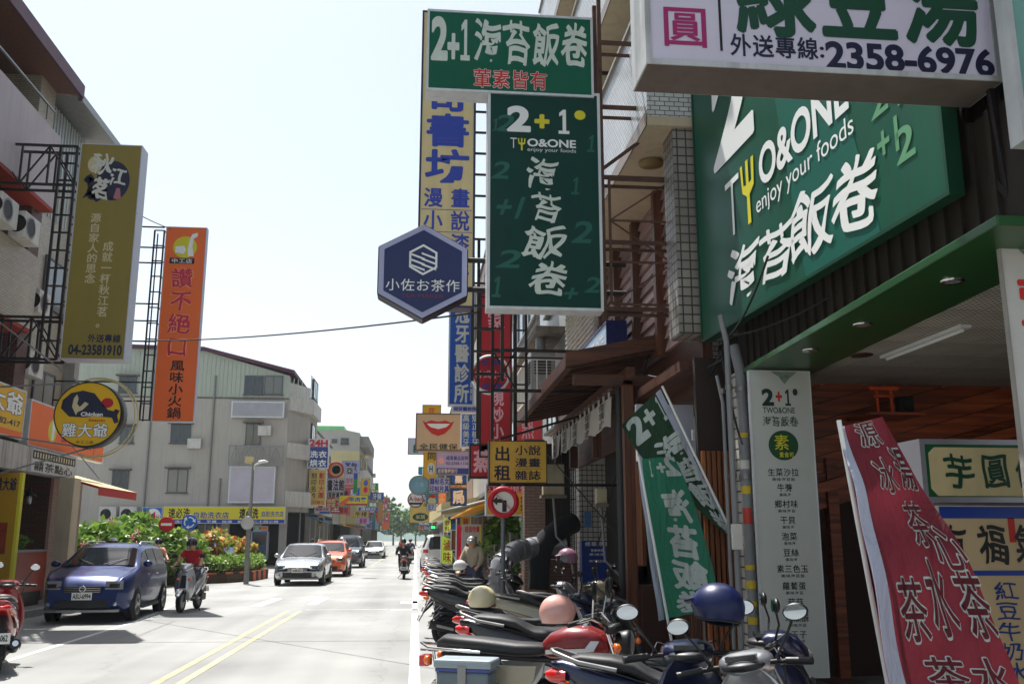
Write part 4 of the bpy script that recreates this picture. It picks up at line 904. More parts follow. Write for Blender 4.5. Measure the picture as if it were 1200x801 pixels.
# lips sign
x0, x1, z0, z1 = frame_xy((487, 484, 541, 528), 24)
lips = [(0, .0), (.1, .1), (.28, -.02), (.5, .06), (.72, -.02), (.9, .1), (1, .0), (.88, .42), (.7, .75), (.5, .88), (.3, .75), (.12, .42)]; teeth = [(.1, .16), (.5, .16), (.9, .16), (.76, .42), (.5, .56), (.24, .42)]
board('clinic_sign', 'beige square sign with a smiling red mouth', 'sign', x0, x1, z0, z1, 24, mat('beige_face', (206, 176, 140), .5, 0, .06, 3), [('#poly', (.14, .2, .84, .66), red_p, dict(pts=lips)), ('#poly', (.17, .22, .81, .58), white_print, dict(pts=teeth, lift=2)), ('全民健保', (.08, .8, .92, .97), dgreen_p, dict(bold=.03))], depth=.3, frame=mat('brown_trim', (110, 92, 76), .5))
more = [
 ('bottle_sign', 'small white sign with a green bottle left of the smiling mouth sign', (478, 513, 499, 532), 34, box_face, [('#poly', (.3, .1, .6, .9), mat('bottle_green', (20, 110, 70), .4, 0, 0), dict(pts=[(.35, 0), (.65, 0), (.65, .3), (1, .5), (1, 1), (0, 1), (0, .5), (.35, .3)]))]),
 ('vertical_sign', 'yellow vertical sign with dark characters behind the lilac notice board', (496, 527, 512, 562), 30, mat('amber_face', (224, 168, 30)), [('同', (.25, .05, .95, .35), ink, dict(bold=.04)), ('#disc', (.3, .42, .85, .82), lettw), ('H', (.45, .52, .7, .74), dgreen_p, dict(lift=2))]),
 ('notice_sign', 'lilac and blue sign with rows of small characters', (511, 528, 550, 556), 25.5, mat('lilac_face', (170, 170, 220)), [('#rect', (.02, .72, .98, .96), blue_p), ('威東藥品服務', (.3, .2, .97, .4), blue_p, dict(bold=.02)), ('02-2358-1136', (.3, .46, .97, .58), blue_p), ('居家醫療旅行', (.05, .74, .65, .94), lettw, dict(lift=2, bold=.02)), ('#disc', (.06, .25, .24, .55), pinkp)]),
 ('printer_sign', 'white sign with eight blue characters left of the blue pharmacy sign', (503, 559, 527, 577), 26.5, box_face, [('囍帖名文', (.03, .04, .97, .48), blue_p, dict(bold=.05)), ('印帖片具', (.03, .52, .97, .96), blue_p, dict(bold=.05))]),
 ('pharmacy_sign', 'upper blue pharmacy sign with a white character', (528, 556, 547, 567), 25.9, dk_blue, [('藥', (.25, .02, .75, .98), white_print, dict(bold=.07))]),
 ('pharmacy_sign', 'lower blue pharmacy sign with a white brush character', (528, 572, 547, 592), 25.9, dk_blue, [('局', (.1, .06, .9, .94), white_print, dict(bold=.07, brush=.7))]),
 ('food_strip_sign', 'narrow cream strip between the two blue pharmacy signs', (528, 567.5, 547, 571.5), 25.9, cream, [('小吃冰', (.05, .1, .7, .9), redw, dict(bold=.03))]),
 ('teal_sign', 'teal sign with a red and cream emblem above the beige awning', (499, 577, 514, 590), 36, mat('teal_face', (20, 130, 150), .45), [('#disc', (.15, .4, .8, 1.1), cream), ('#poly', (.15, .1, .9, .5), red_p, dict(pts=[(0, .5), (.5, 0), (1, .5), (.5, 1)]))]),
 ('yellow_green_sign', 'yellow sign with green oval low above the far right pavement', (480, 593, 503, 612), 60, mat('dull_yellow_face', (206, 176, 90), .5), [('#disc', (.15, .4, .95, .9), dgreen_p), ('米琪', (.3, .5, .8, .8), cream, dict(lift=2))]),
 ('top_yellow_sign', 'small yellow sign peeping above the smiling mouth sign', (495, 474, 517, 485), 30, mat('amber_face', (224, 168, 30)), [('花', (.3, .3, .7, 1), red_p)]),
 ('cream_sign', 'cream sign with blue word beside the teal sign', (500, 590, 511, 598), 38, box_face, [('E7', (.2, .15, .8, .85), blue_p)]),
 ('orange_sign', 'orange vertical sign in the distance above the far right shops', (513, 573, 523, 592), 45, mat('orange_face', (236, 108, 40), .45, 0, .05, 2), [('|小吃', (.15, .1, .85, .9), cream)]),
 ('red_sign', 'red food sign peeping behind the balcony cage under the canopy edge', (604, 482, 636, 517), 21.6, mat('coral_face', (220, 70, 76), .45), [('|熱', (.2, .1, .7, .95), pinkp, dict(bold=.03))])]
for nm, lb, px, Y, fc, it in more: rsign(nm, lb, px, Y, fc, it, depth=.2, frame=steel_grey if 'pharm' not in nm else steel_dark, fw=.02)
disc_sign('pale blue blank disc sign seen far down the right side', 491, 568, 12, 30, mat('pale_disc', (120, 160, 176), .5), steel_grey, [('牙醫', (.3, .35, .75, .6), mat('pale_print', (150, 184, 196), .5, 0, 0))])
disc_sign('small round white and brown bakery sign far down the right side', 487, 585, 9.5, 34, mat('oval_white', (220, 216, 214), .5), mat('brown_rim', (110, 80, 76), .5), [('A-bao', (.1, .3, .9, .6), redw), ('#rect', (.1, .68, .9, .8), steel_dark)])
# no left turn
t, c, r = disc_sign('round no left turn traffic sign with red slash on a grey post', 590, 588, 18.3, 15.2, mat('traffic_white', (216, 214, 206), .4, 0, .05, 4), mat('traffic_red', (186, 26, 44), .4, 0, .05, 3), [], 'traffic_sign', .03, .085)
q = MB(); yy = c.y - .006
q.slab([(c.x - .02, yy, c.z - .15), (c.x + .05, yy, c.z - .15), (c.x + .05, yy, c.z + .03), (c.x - .02, yy, c.z + .03)], (0, .003, 0)).slab([(c.x - .1, yy, c.z - .01), (c.x - .018, yy, c.z - .01), (c.x - .018, yy, c.z + .05), (c.x - .1, yy, c.z + .05)], (0, .003, 0)).slab([(c.x - .1, yy, c.z - .05), (c.x - .1, yy, c.z + .09), (c.x - .18, yy, c.z + .02)], (0, .003, 0))
q.build('arrow', blk, t)
a, b = V((c.x - r * .68, yy - .004, c.z + r * .68)), V((c.x + r * .68, yy - .004, c.z - r * .68)); q = MB(); q.bar(a, b, .055, .003); q.build('slash', MC['traffic_red'], t)
MB().tube([(c.x, c.y + .06, .1), (c.x, c.y + .06, c.z + .3)], .035, 10).build('post', mat('post_grey', (104, 110, 116), .5, .3, .1, 5), t)

# steel frames that carry the signs (real lattice work)
fr = MB(); xr = P(704, 100, Y=Y1).x
for y in (10.95, 11.25):
    fr.bar((xr, y, 4.2), (xr, y, 8.6), .05)
for z in (4.35, 5.2, 6.05, 7.0, 7.9): fr.bar((xr, 10.95, z), (3.4, 10.95, z), .045); fr.bar((xr, 11.25, z), (3.4, 11.25, z), .035)
fr.bar((xr, 10.95, 6.15), (3.3, 10.95, 7.0), .04)
truss(fr, (xr + .08, 10.9, 6.0), (xr + .08, 10.9, 4.4), .78, .03, 3, V((1, 0, 0)))
truss(fr, (xr + .95, 11.0, 6.1), (xr + .95, 11.0, 4.0), .22, .03, 6, V((1, 0, 0)))
solo(fr, 'steel_lattice', steel_rust, 'rusty steel lattice that holds the tall green signs to the facade', 'frame')
fr = MB(); fr.bar((xa + 1.3, 13.75, 3.9), (xa + 1.3, 13.75, 9.6), .05).bar((xa + 1.75, 13.75, 3.9), (xa + 1.75, 13.75, 9.6), .05)
for i in range(17): fr.bar((xa + 1.3, 13.75, 4.0 + i * .35), (xa + 1.75, 13.75, 4.0 + i * .35), .03)
for z in (5.0, 7.0, 9.0): fr.bar((xa + 1.75, 13.8, z), (3.4, 13.8, z), .05)
solo(fr, 'steel_lattice', steel_dark, 'black ladder frame between the bookshop sign and the tall green sign', 'frame')
fr = MB()
for u in (560, 577): p = P(u, 450, Y=15.3); fr.bar((p.x, 15.3, 3.2), (p.x, 15.3, 6.6), .05)
for v in (348, 386, 412, 437, 459): p = P(560, v, Y=15.3); fr.bar((p.x, 15.3, p.z), (p.x + .25, 15.3, p.z), .03)
p = P(577, 410, Y=15.3); fr.bar((p.x, 15.3, p.z), (3.5, 15.3, p.z), .05).bar((p.x, 15.3, p.z - .12), (3.5, 15.3, p.z - .12), .03)
p2 = P(577, 457, Y=15.3); fr.bar((p2.x, 15.3, p2.z), (3.5, 15.3, p2.z), .05).bar((p.x, 15.3, p.z), (p.x + .4, 15.3, p2.z), .03).bar((p.x + .4, 15.3, p.z), (p.x, 15.3, p2.z), .03)
p3 = P(601, 400, Y=16.9); fr.bar((p3.x + .05, 16.95, 3.0), (p3.x + .05, 16.95, 6.6), .06).bar((p3.x + .25, 16.95, 3.6), (p3.x + .25, 16.95, 6.6), .05)
for i in range(9): fr.bar((p3.x + .05, 16.95, 3.7 + i * .34), (p3.x + .25, 16.95, 3.7 + i * .34), .03)
solo(fr, 'steel_lattice', steel_dark, 'black steel frame in front of the red vertical sign and round red sign', 'frame')
fr = MB(); p = P(641, 566, Y=16.1); fr.bar((p.x - 1, 16.2, p.z - .02), (3.5, 16.2, p.z - .02), .05); p = P(641, 516, Y=16.1); fr.bar((p.x - .8, 16.2, p.z + .03), (3.0, 16.2, p.z + .5), .04)
solo(fr, 'steel_lattice', steel_dark, 'thin dark arms that hold the yellow rental sign', 'frame')
# electricity meter boxes on conduits
for u, v, Y, hh, lb in ((648, 562, 17.0, .55, 'beige meter box right of the yellow rental sign'), (704, 581, 15.0, .24, 'small beige junction box hanging on a cable by the tiled pillar')):
    p = P(u, v, Y=Y); t = thing('meter_box', lb, 'meter box', tuple(p)); MB().box(p.x - hh * .35, p.x + hh * .35, Y - .1, Y + .1, p.z - hh / 2, p.z + hh / 2).build('case', mat('beige_box', (176, 168, 140), .5, 0, .15, 5, streak=.3), t, .012)
    MB().box(p.x - hh * .42, p.x + hh * .42, Y - .14, Y + .12, p.z - hh / 2 - .05, p.z - hh / 2).build('ledge', conc_d, t)
    MB().tube([(p.x, Y, p.z - hh / 2), (p.x + .05, Y, p.z - 1), (p.x + .3, Y, p.z - 1.25), (p.x + .35, Y, 1.0)], .022, 8).build('conduit', pg, t)
# fans of ducts, green column, brick wall, plants beyond
duct = mat('silver_duct', (150, 152, 156), .4, .5, .15, 4, bump=.3, bscale=14)
def P2(u, v, Y): return tuple(P(u, v, Y=Y))
Yd = 17.5; t_ = MB(); t_.tube([P2(656, 636, Yd + 1), P2(625, 641, Yd + .5), P2(602, 646, Yd), P2(586, 662, Yd - .2), P2(583, 690, Yd - .2), P2(586, 720, Yd)], [.19, .19, .185, .18, .17, .16], 18)
for i_ in range(9):
    a_, b_ = [(P2(625, 641, Yd + .5), P2(602, 646, Yd)), (P2(602, 646, Yd), P2(586, 662, Yd - .2)), (P2(586, 662, Yd - .2), P2(583, 690, Yd - .2))][i_ // 3]; q_ = V(a_).lerp(V(b_), (i_ % 3 + .5) / 3); t_.tube([q_ - (V(b_) - V(a_)).normalized() * .012, q_ + (V(b_) - V(a_)).normalized() * .012], .2, 18)
dd = solo(t_, 'silver_duct', duct, 'bulky silver exhaust duct curving down behind the parked scooters', 'duct')
t_ = MB(); t_.tube([P2(672, 612, 18.4), P2(655, 620, 18.2), P2(640, 632, 18), P2(633, 650, 18), P2(631, 690, 18)], .2, 16); solo(t_, 'dark_duct', mat('dark_duct_metal', (26, 28, 32), .85, 0, .2, 4), 'dark exhaust duct rising past the brick counter wall', 'duct')
bw = thing('brick_counter_wall', 'low brown brick wall with iron grille beyond the tiled pillar', 'wall', (3.0, 19.2, .1)); xb0, xb1 = P(640, 680, Y=19.2).x, P(676, 680, Y=19.2).x
MB().box(xb0, xb1, 19.1, 19.4, .1, P(650, 655, Y=19.2).z).build('wall', brick_m, bw); g_ = MB(); zt_ = P(650, 655, Y=19.2).z
for i in range(15): x = xb0 + (xb1 - xb0) * i / 14; g_.bar((x, 19.2, zt_), (x, 19.2, 3.4), .015)
for z in (1.8, 2.4, 3.0): g_.bar((xb0, 19.2, z), (xb1, 19.2, z), .02)
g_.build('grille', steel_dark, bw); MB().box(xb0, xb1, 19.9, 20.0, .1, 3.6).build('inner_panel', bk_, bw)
MB().box(xb0 - .45, xb0 - .03, 19.05, 19.45, .1, 3.6).build('pillar', tile_pink, bw)
p = P(617, 635, Y=21); gcx = p.x; gc = thing('green_column', 'round column painted green above an orange wooden band', 'column', (gcx, 21, .1))
MB().cyl((gcx, 21, P(617, 655, Y=21).z), (gcx, 21, P(617, 606, Y=21).z), .125, 18).build('green_sleeve', mat('column_green', (10, 120, 92), .4, 0, .08, 3), gc); MB().cyl((gcx, 21, P(617, 672, Y=21).z), (gcx, 21, P(617, 655, Y=21).z), .12, 18).build('wood_sleeve', wood_o, gc); MB().box(gcx - .16, gcx + .16, 20.85, 21.15, .1, P(617, 672, Y=21).z).build('base', tile_pink, gc)
def bush(name, label, c, r, nc, nl, size, mix, seed, group=None, cat='plant', pot=True, ms=None):
    t = thing(name, label, cat, (c[0], c[1], .1), group); m_ = MB(); clumps(m_, c, r, nc, nl, size, mix, seed); m_.build('foliage', ms or leaf_ms[:3], t)
    s_ = MB(); rd = random.Random(seed)
    for i in range(4): s_.tube([(c[0] + rd.uniform(-.1, .1), c[1], .1), (c[0] + rd.uniform(-.4, .4) * r[0], c[1] + rd.uniform(-.4, .4) * r[1], c[2])], .02, 5, True, .008)
    s_.build('stem', bark, t)
    return t
p = P(585, 625, Y=23); bush('potted_tree', 'leafy green potted tree behind the no left turn sign', (p.x, 23, p.z), (.55, .6, .75), 22, 40, .16, (.3, .4, .3), 5)
p = P(598, 668, Y=22.5); bush('potted_shrub', 'low green shrub under the silver duct', (p.x, 22.5, p.z), (.3, .4, .5), 10, 36, .13, (.3, .4, .3), 6)
p = P(786, 790, Y=8.2); b_ = MB(); rd = random.Random(4)
for i in range(16):
    x, y = 2.55 + rd.uniform(-.25, .25), 8.6 + rd.uniform(-.3, .3); b_.tube([(x, y, .1), (x + rd.uniform(-.1, .1), y, .35), (x + rd.uniform(-.22, .22), y + rd.uniform(-.1, .1), .7)], [.007, .005, .002], 4)
solo(b_, 'bare_twigs', bark, 'bare dry twigs growing at the foot of the green flag pole', 'plant')
# awnings and banners down the right side
def awn(label, u0, v0, u1, v1, Y0, Y1, X, m_, th=.04, name='awning'):
    a, b = P(u0, v0, Y=Y0), P(u1, v1, Y=Y1); mb = MB().slab([(a.x, a.y, a.z), (b.x, b.y, b.z), (X, b.y, b.z + .35), (X, a.y, a.z + .35)], (0, 0, th)); return solo(mb, name, m_, label, 'awning')
awn('yellow rolled awning with a sloping edge under the blue pharmacy sign', 528, 608, 552, 596, 26, 22, 2.4, mat('awning_yellow', (236, 160, 28), .6, 0, .1, 3))
awn('grey metal canopy above the yellow awning on the right', 512, 600, 551, 592, 40, 26, 2.8, steel_grey)
awn('beige fabric awning far down the right pavement', 503, 612, 517, 603, 50, 40, 3.2, cream, .5)
awn('teal canopy edge beside the potted tree', 556, 606, 570, 604, 26, 24, 2.6, mat('teal_face', (20, 130, 150)))
def fbanner(label, px, Y, m_, text, tm, group=None, slope=0):
    u0, v0, u1, v1 = px; a = P(u0, v0, Y=Y); b = P(u1, v1, Y=Y); t = thing('feather_flag', label, 'flag', (b.x, Y, .1), group); n = 8; rg = []
    for i in range(n + 1):
        f = i / n; z = a.z + (b.z - a.z) * f; rg.append([V((a.x + (b.x - a.x) * g + slope * f, Y + .05 * math.sin(f * 5 + g * 4) * g, z - .12 * g * (1 - f))) for g in [k / 5 for k in range(6)]])
    MB().rings(rg, False, True, False).build('cloth', m_, t); MB().tube([(a.x + slope, Y, .1), (a.x, Y, a.z + .1)], .018, 8).build('pole', wht, t)
    if text: letters(t, V((a.x + slope * .4, Y - .07, a.z - .1)), V((b.x - a.x, 0, 0)), V((0, 0, b.z - a.z + .1)), [(text, (.15, .02, .9, .98), tm, dict(bold=.03))])
cl = lambda n, c: mat(n, c, .8, 0, .08, 4, tl=.35)
fbanner('lime green feather flag left of the red flag by the far scooters', (517, 627, 530, 660), 30, cl('lime_cloth', (170, 196, 70)), '|滷味', redw)
fbanner('upper yellow green feather flag under the yellow awning', (520, 605, 528, 623), 32, cl('yellow_cloth', (206, 196, 90)), '|飲料', dgreen_p)
fbanner('narrow red feather flag beside the white standing banner', (535, 612, 541, 655), 26, cl('red_cloth', (200, 40, 70)), None, None)
bpx('standing_banner', 'white standing banner with red heading behind the helmeted man', 'banner', (541, 614, 564, 662), 25.5, mat('banner_white', (190, 188, 184)), [('超值特價', (.15, .04, .9, .2), red_p, dict(bold=.04)), ('|大腸麵線', (.2, .28, .4, .95), navy, dict(bold=.02)), ('|綜合滷味', (.6, .28, .8, .95), navy, dict(bold=.02)), ('#rect', (.88, .02, .98, .98), yel_print)], depth=.04, fw=.01)
bpx('standing_banner', 'brown wooden menu board with dark window beside the lime flag', 'board', (528, 620, 536, 645), 29, wood_o, (), depth=.1)
bpx('poster_board', 'blue and yellow shop hoarding under the yellow awning', 'board', (524, 604, 552, 628), 34, mat('mid_blue_face', (40, 110, 160), .5, 0, .2, 2), [('#rect', (.55, .0, 1, 1), MC['amber_face']), ('鹽酥雞', (.05, .1, .5, .4), navy, dict(bold=.03)), ('|雞排', (.65, .1, .9, .9), redw, dict(lift=2))], depth=.1)
ts = bpx('traffic_signal', 'small green lit signal far down the right pavement', 'traffic light', (504, 615, 511, 620), 62, mat('signal_green', (60, 240, 120), .4, 0, 0, emit=1.2), (), depth=.2, frame=blk, fw=.06)
p = P(507, 620, Y=62.1); MB().cyl((p.x, 62.1, .1), (p.x, 62.1, p.z), .05, 8).build('post', steel_grey, ts)
# overhead wires
def cable(label, pts, r=.012): 
    mb = MB(); mb.tube(pts, r, 6); return solo(mb, 'overhead_cable', wire_b, label, 'cable')
def sag(a, b, s, n=14): a, b = V(a), V(b); return [a.lerp(b, i / n) - V((0, 0, s * 4 * (i / n) * (1 - i / n))) for i in range(n + 1)]
cable('thin black cable spanning the street from the orange sign to the hexagon sign', sag(P(150, 399, Y=24), P(560, 366, Y=12.5), .12), .014)
cable('short black cable between the olive sign and the orange sign', sag(P(160, 250, Y=20), P(200, 268, Y=24), .02), .012)
cable('loose black cable looping above the wooden canopy', sag(P(826, 190, Y=11), P(700, 640, Y=16), -.1), .012)
for i, (a, b, s) in enumerate([((850, 400, 9.4), (900, 300, 8.2), .1), ((845, 410, 9.5), (870, 520, 9.2), .12), ((850, 395, 9.5), (1000, 330, 7.4), .08), ((800, 470, 11), (850, 400, 9.6), .15), ((760, 440, 12.3), (848, 420, 9.6), .1), ((640, 530, 17), (735, 640, 14), .0)]):
    cable(['drooping cable at the top of the sticker covered drain pipe', 'coiled cable end beside the drain pipe', 'cable running under the huge green facade sign', 'cable bundle under the canopy near the drain pipe', 'cable along the canopy beam', 'slanting beige cable from the noren to the dark downpipe'][i], sag(P(a[0], a[1], Y=a[2]), P(b[0], b[1], Y=b[2]), s), .012)
# ---------------------------------------------------------------- cloth flags in front of the right-hand shops
def cloth(name, label, rows, m, texts=(), pole=None, hem=None, hemw=.1, wave=.03, back=True, polem=None, seed=0):
    """rows: (outer/left px, right px, Y) from top to bottom; texts: (string, box, mat, opts) in cloth fractions"""
    R_ = [(P(a[0], a[1], Y=y), P(b[0], b[1], Y=y)) for a, b, y in rows]; n = len(R_) - 1
    def S(s, t, off=0):
        t = min(max(t, 0), 1) * n; i = min(int(t), n - 1); f = t - i
        def cr(k, j):
            p0, p1, p2, p3 = R_[max(i - 1, 0)][j], R_[i][j], R_[i + 1][j], R_[min(i + 2, n)][j]
            return .5 * ((2 * p1) + (p2 - p0) * f + (2 * p0 - 5 * p1 + 4 * p2 - p3) * f * f + (3 * p1 - 3 * p2 + p3 - p0) * f ** 3)
        a, b = cr(0, 0), cr(0, 1); q = a.lerp(b, s)
        q.y += wave * math.sin(s * 5 + t * 1.3 + seed) * (.3 + s) + wave * .5 * math.sin(t * 3.1 + s * 2) - off
        return q
    base = P(pole[1][0], pole[1][1], Y=pole[2]) if pole else S(0, 1); t_ = thing(name, label, 'flag', (base.x, base.y, max(base.z, .1)))
    N, M_ = 26, 14
    mb = MB(); g = [[S(j / M_, i / N) for j in range(M_ + 1)] for i in range(N + 1)]; mb.rings(g, False, True, False); mb.build('cloth', m, t_)
    if hem:
        mb = MB(); s0, s1 = (0, hemw) if hemw > 0 else (1 + hemw, 1); mb.rings([[S(s0 + (s1 - s0) * j / 3, i / N, .006) for j in range(4)] for i in range(N + 1)], False, True, False); mb.build('hem', hem, t_)
    for st, box, mt, op in texts:
        op = dict(op); op.setdefault('brush', .02)
        q = MB(); off = .009 + .004 * op.pop('lift', 0); q.text(st, V((0, 0, 0)), V((1, 0, 0)), V((0, 1, 0)), box, **op)
        q.v = [tuple(S(x, y, off)) for x, y, z in q.v]; q.build('lettering', mt, t_)
    if pole:
        a = P(pole[0][0], pole[0][1], Y=pole[2]); MB().tube([a, a.lerp(base, .5), base], .014, 8).build('pole', polem or wht, t_)
    return t_
fl_dk = mat('flag_dark_green', (34, 66, 44), .8, 0, .1, 5, tl=.2); fl_gr = mat('flag_green', (52, 132, 104), .8, 0, .08, 5, tl=.4); fl_rd = mat('flag_crimson', (118, 40, 52), .75, 0, .25, 3, tl=.35)
fl_w = mat('flag_white_print', (196, 206, 200), .8, 0, 0, tl=.2); hemm = mat('flag_white_hem', (190, 196, 214), .7, 0, .05, 3, tl=.3)
cloth('feather_flag', 'dark green slanting flag with white 2+1 characters under the canopy end', [((728, 498), (773, 456), 10.2), ((757, 541), (800, 512), 10.1), ((794, 574), (834, 574), 10.0), ((846, 622), (868, 642), 9.9)], fl_dk,
    [('2', (.08, .03, .4, .21), fl_w, dict(bold=.06)), ('+', (.45, .06, .68, .17), fl_w, dict(bold=.05)), ('1', (.72, .03, .95, .2), fl_w, dict(bold=.05)), ('|海苔飯卷', (.3, .26, 1.0, .96), fl_w, dict(bold=.06, brush=.5))], ((776, 452), (872, 655), 9.95), hemm, -.12, .03)
cloth('feather_flag', 'bright green hanging flag with mirrored white characters on a white pole', [((748, 538), (792, 534), 9.75), ((752, 585), (812, 582), 9.75), ((758, 632), (829, 640), 9.7), ((765, 682), (837, 690), 9.7), ((772, 727), (835, 713), 9.65)], fl_gr,
    [('1', (.16, .02, .4, .13), fl_w, dict(bold=.05, flip=True)), ('+', (.42, .05, .62, .11), fl_w, dict(bold=.05, flip=True)), ('2', (.62, .0, .95, .13), fl_w, dict(bold=.06, flip=True)), ('|海苔飯卷', (.34, .2, .92, .97), fl_w, dict(bold=.07, flip=True))], ((748, 534), (798, 812), 9.6), hemm, .1, .045, seed=2)
cloth('feather_flag', 'dark green flag tip hanging behind the slanting flag', [((800, 536), (842, 532), 10.35), ((822, 560), (868, 555), 10.35), ((840, 575), (872, 574), 10.35)], fl_dk, seed=4)
wl_ = lambda st, b, bo=.05: [(st, b, fl_w, dict(bold=bo + .02, lift=0)), (st, b, fl_rd, dict(bold=.012, lift=1))]
cloth('feather_flag', 'big crimson flag with white outlined tea characters and white pole sleeve', [((984, 500), (1034, 488), 5.0), ((994, 545), (1068, 545), 4.95), ((1004, 590), (1098, 590), 4.9), ((1016, 650), (1128, 650), 4.85), ((1030, 730), (1162, 730), 4.8), ((1046, 812), (1196, 812), 4.8)], fl_rd,
    wl_('源', (.3, .0, .7, .13)) + wl_('冰', (.32, .16, .62, .36)) + wl_('茶', (.55, .38, .82, .58), .04) + wl_('湯', (.66, .12, .96, .34)) + wl_('心', (.72, .48, 1.0, .66)) + wl_('茶', (.2, .66, .48, .86)) + wl_('水', (.5, .6, .72, .85)) + wl_('茶', (.76, .64, 1.02, .85)) + wl_('茶水', (.3, .88, .95, 1.0)), ((983, 492), (1046, 830), 5.0), hemm, .13, .03, seed=1)
# board behind the flags, white pipe
bpx('notice_board', 'pale rounded board with a blue curve behind the slanting green flag', 'board', (746, 474, 815, 540), 11.4, mat('pale_board', (186, 188, 200), .5), [('#poly', (.5, .3, .75, .6), blue_p, dict(pts=[(0, 0), (.7, .2), (1, .7), (.8, 1), (.5, .5)]))], depth=.06, fw=.01)
a = P(812, 509, Y=10.6); solo(MB().box(a.x, a.x + .38, 10.6, 10.66, a.z - .06, a.z + .06).box(a.x + .36, a.x + .44, 10.56, 10.64, a.z - .15, a.z + .15), 'white_bracket', wht, 'white pipe bracket between the flags and the drain pipe', 'bracket')
# taro stall: green framed lightbox and menu board
its = [('#poly', (.04, .13, 1, .9), cream, dict(pts=[(.03, 0), (1, 0), (1, 1), (.03, 1), (0, .85), (0, .12)])), ('芋', (.1, .22, .25, .82), dgreen_p, dict(bold=.03, brush=.6, lift=2)), ('圓', (.28, .2, .42, .8), dgreen_p, dict(bold=.03, brush=.6, lift=2)), ('仙', (.44, .2, .58, .8), dgreen_p, dict(bold=.03, brush=.6, lift=2)), ('草', (.62, .2, .78, .8), dgreen_p, dict(bold=.03, brush=.6, lift=2)), ('豆花', (.8, .2, 1, .8), dgreen_p, dict(bold=.03, lift=2))]
def stall(px, Y, w_m, *a, **k):
    u0, v0, u1, v1 = px; p0 = P(u0, v0, Y=Y); p1 = P(u0 + 10, v1, Y=Y); return (p0.x, p0.x + w_m, p1.z, p0.z)
x0, x1, z0, z1 = stall((1076, 514, 0, 588), 6.0, 1.5, 0)
board('dessert_stall_sign', 'green bordered light box with taro dessert characters in the arcade', 'sign', x0, x1, z0, z1, 6.0, mat('stall_green', (0, 84, 44), .4), its, depth=.7, frame=mat('aluminium_frame', (150, 150, 158), .35, .5, .1, 5), fw=.035)
x0, x1, z0, z1 = stall((1098, 592, 0, 801), 6.1, 1.5, 0); z0 = .15; H2 = z1 - z0
f = lambda v: (z1 - P(1150, v, Y=6.1).z) / H2; g = lambda u: (P(u, 680, Y=6.1).x - x0) / 1.5
mb_ = mat('stall_cream', (206, 184, 140), .5, 0, .05, 2); bl = mat('stall_blue_print', (24, 62, 132), .5, 0, 0)
board('dessert_stall_menu', 'cream and blue stall menu board under the green bordered light box', 'sign', x0, x1, z0, z1, 6.1, mb_, [('#rect', (0, .0, 1, f(607)), mat('stall_royal', (10, 60, 160), .4, 0, 0)), ('#rect', (0, f(668), 1, f(674)), MC['stall_royal']),
    ('有', (g(1102), f(612), g(1140), f(662)), blk, dict(bold=.03, brush=.8)), ('福', (g(1150), f(612), g(1186), f(662)), blk, dict(bold=.03, brush=.8)), ('氣', (g(1192), f(612), g(1228), f(662)), blk, dict(bold=.03)), ('#rect', (g(1188), f(606), g(1196), f(635)), red_p),
    ('|紅豆牛奶冰', (g(1163), f(680), g(1192), f(800)), bl, dict(bold=.02, brush=.6)), ('|綠豆湯圓', (g(1206), f(680), g(1236), f(790)), bl, dict(bold=.02))], depth=.08, fw=.006)

# ---------------------------------------------------------------- left-hand side
tile_l = mat_tile('beige_long_tile', (176, 166, 146), (162, 152, 134), (120, 112, 98), .22, .06, .006, .4, .5)
pink_w = mat('pale_pink_stucco', (176, 166, 168), .7, 0, .08, 2, streak=.15); red_sof = mat('red_orange_soffit', (150, 42, 22), .6, 0, .15, 2)
maroon = mat('maroon_fascia', (84, 46, 62), .5, .1, .1, 3); corr = mat('pale_corrugated', (176, 182, 180), .45, .3, .1, 3, streak=.25)
lb = thing('corner_apartment_building', 'brown brick building with red soffits at the left edge of the street', 'building', (-9.7, 15, 0))
MB().box(-20, -9.7, 2, 23.85, 3.3, 11.2).build('wall', tile_l, lb); MB().box(-20, -12.5, 2, 23.85, 11.2, 13.06).build('wall', tile_l, lb); MB().box(-12.5, -9.62, 22.9, 23.85, 11.2, 13.06).build('wall', tile_l, lb)
MB().box(-9.7, -9.2, 22.15, 22.75, 3.3, 11.2).build('brick_pier', brick_m, lb); MB().box(-9.7, -9.67, 2, 23.8, 3.4, 9.3).build('brick_infill', brick_m, lb)
MB().box(-12.6, -9.0, 2, 23.9, 13.06, 13.2).build('eave_soffit', wood_d, lb); MB().box(-9.0, -8.93, 2, 23.9, 12.95, 13.3).build('fascia', maroon, lb)
for zb, zt, ye in ((9.4, 11.25, 22.6), (6.3, 8.0, 22.05)):
    MB().box(-9.0, -8.88, 2, ye, zb, zt).build('parapet', pink_w if zb > 9 else tile_l, lb); MB().box(-9.0, -9.7, ye - .12, ye, zb, zt).build('parapet', pink_w, lb)
    MB().box(-9.7, -8.9, 2, ye, zb - .08, zb - .003).build('red_soffit', red_sof, lb)
MB().box(-8.85, -8.80, 5, 21.9, 11.6, 11.64).build('handrail', steel_grey, lb)
for y in (6, 10, 14, 18, 21.5): MB().bar((-8.83, y, 11.25), (-8.83, y, 11.62), .03).build('rail_post', steel_grey, lb)
for y in (12, 17, 20.5): 
    for z in (8.2,): window(lb, -9.7, y, z, 1.8, 1.3, 'x+')
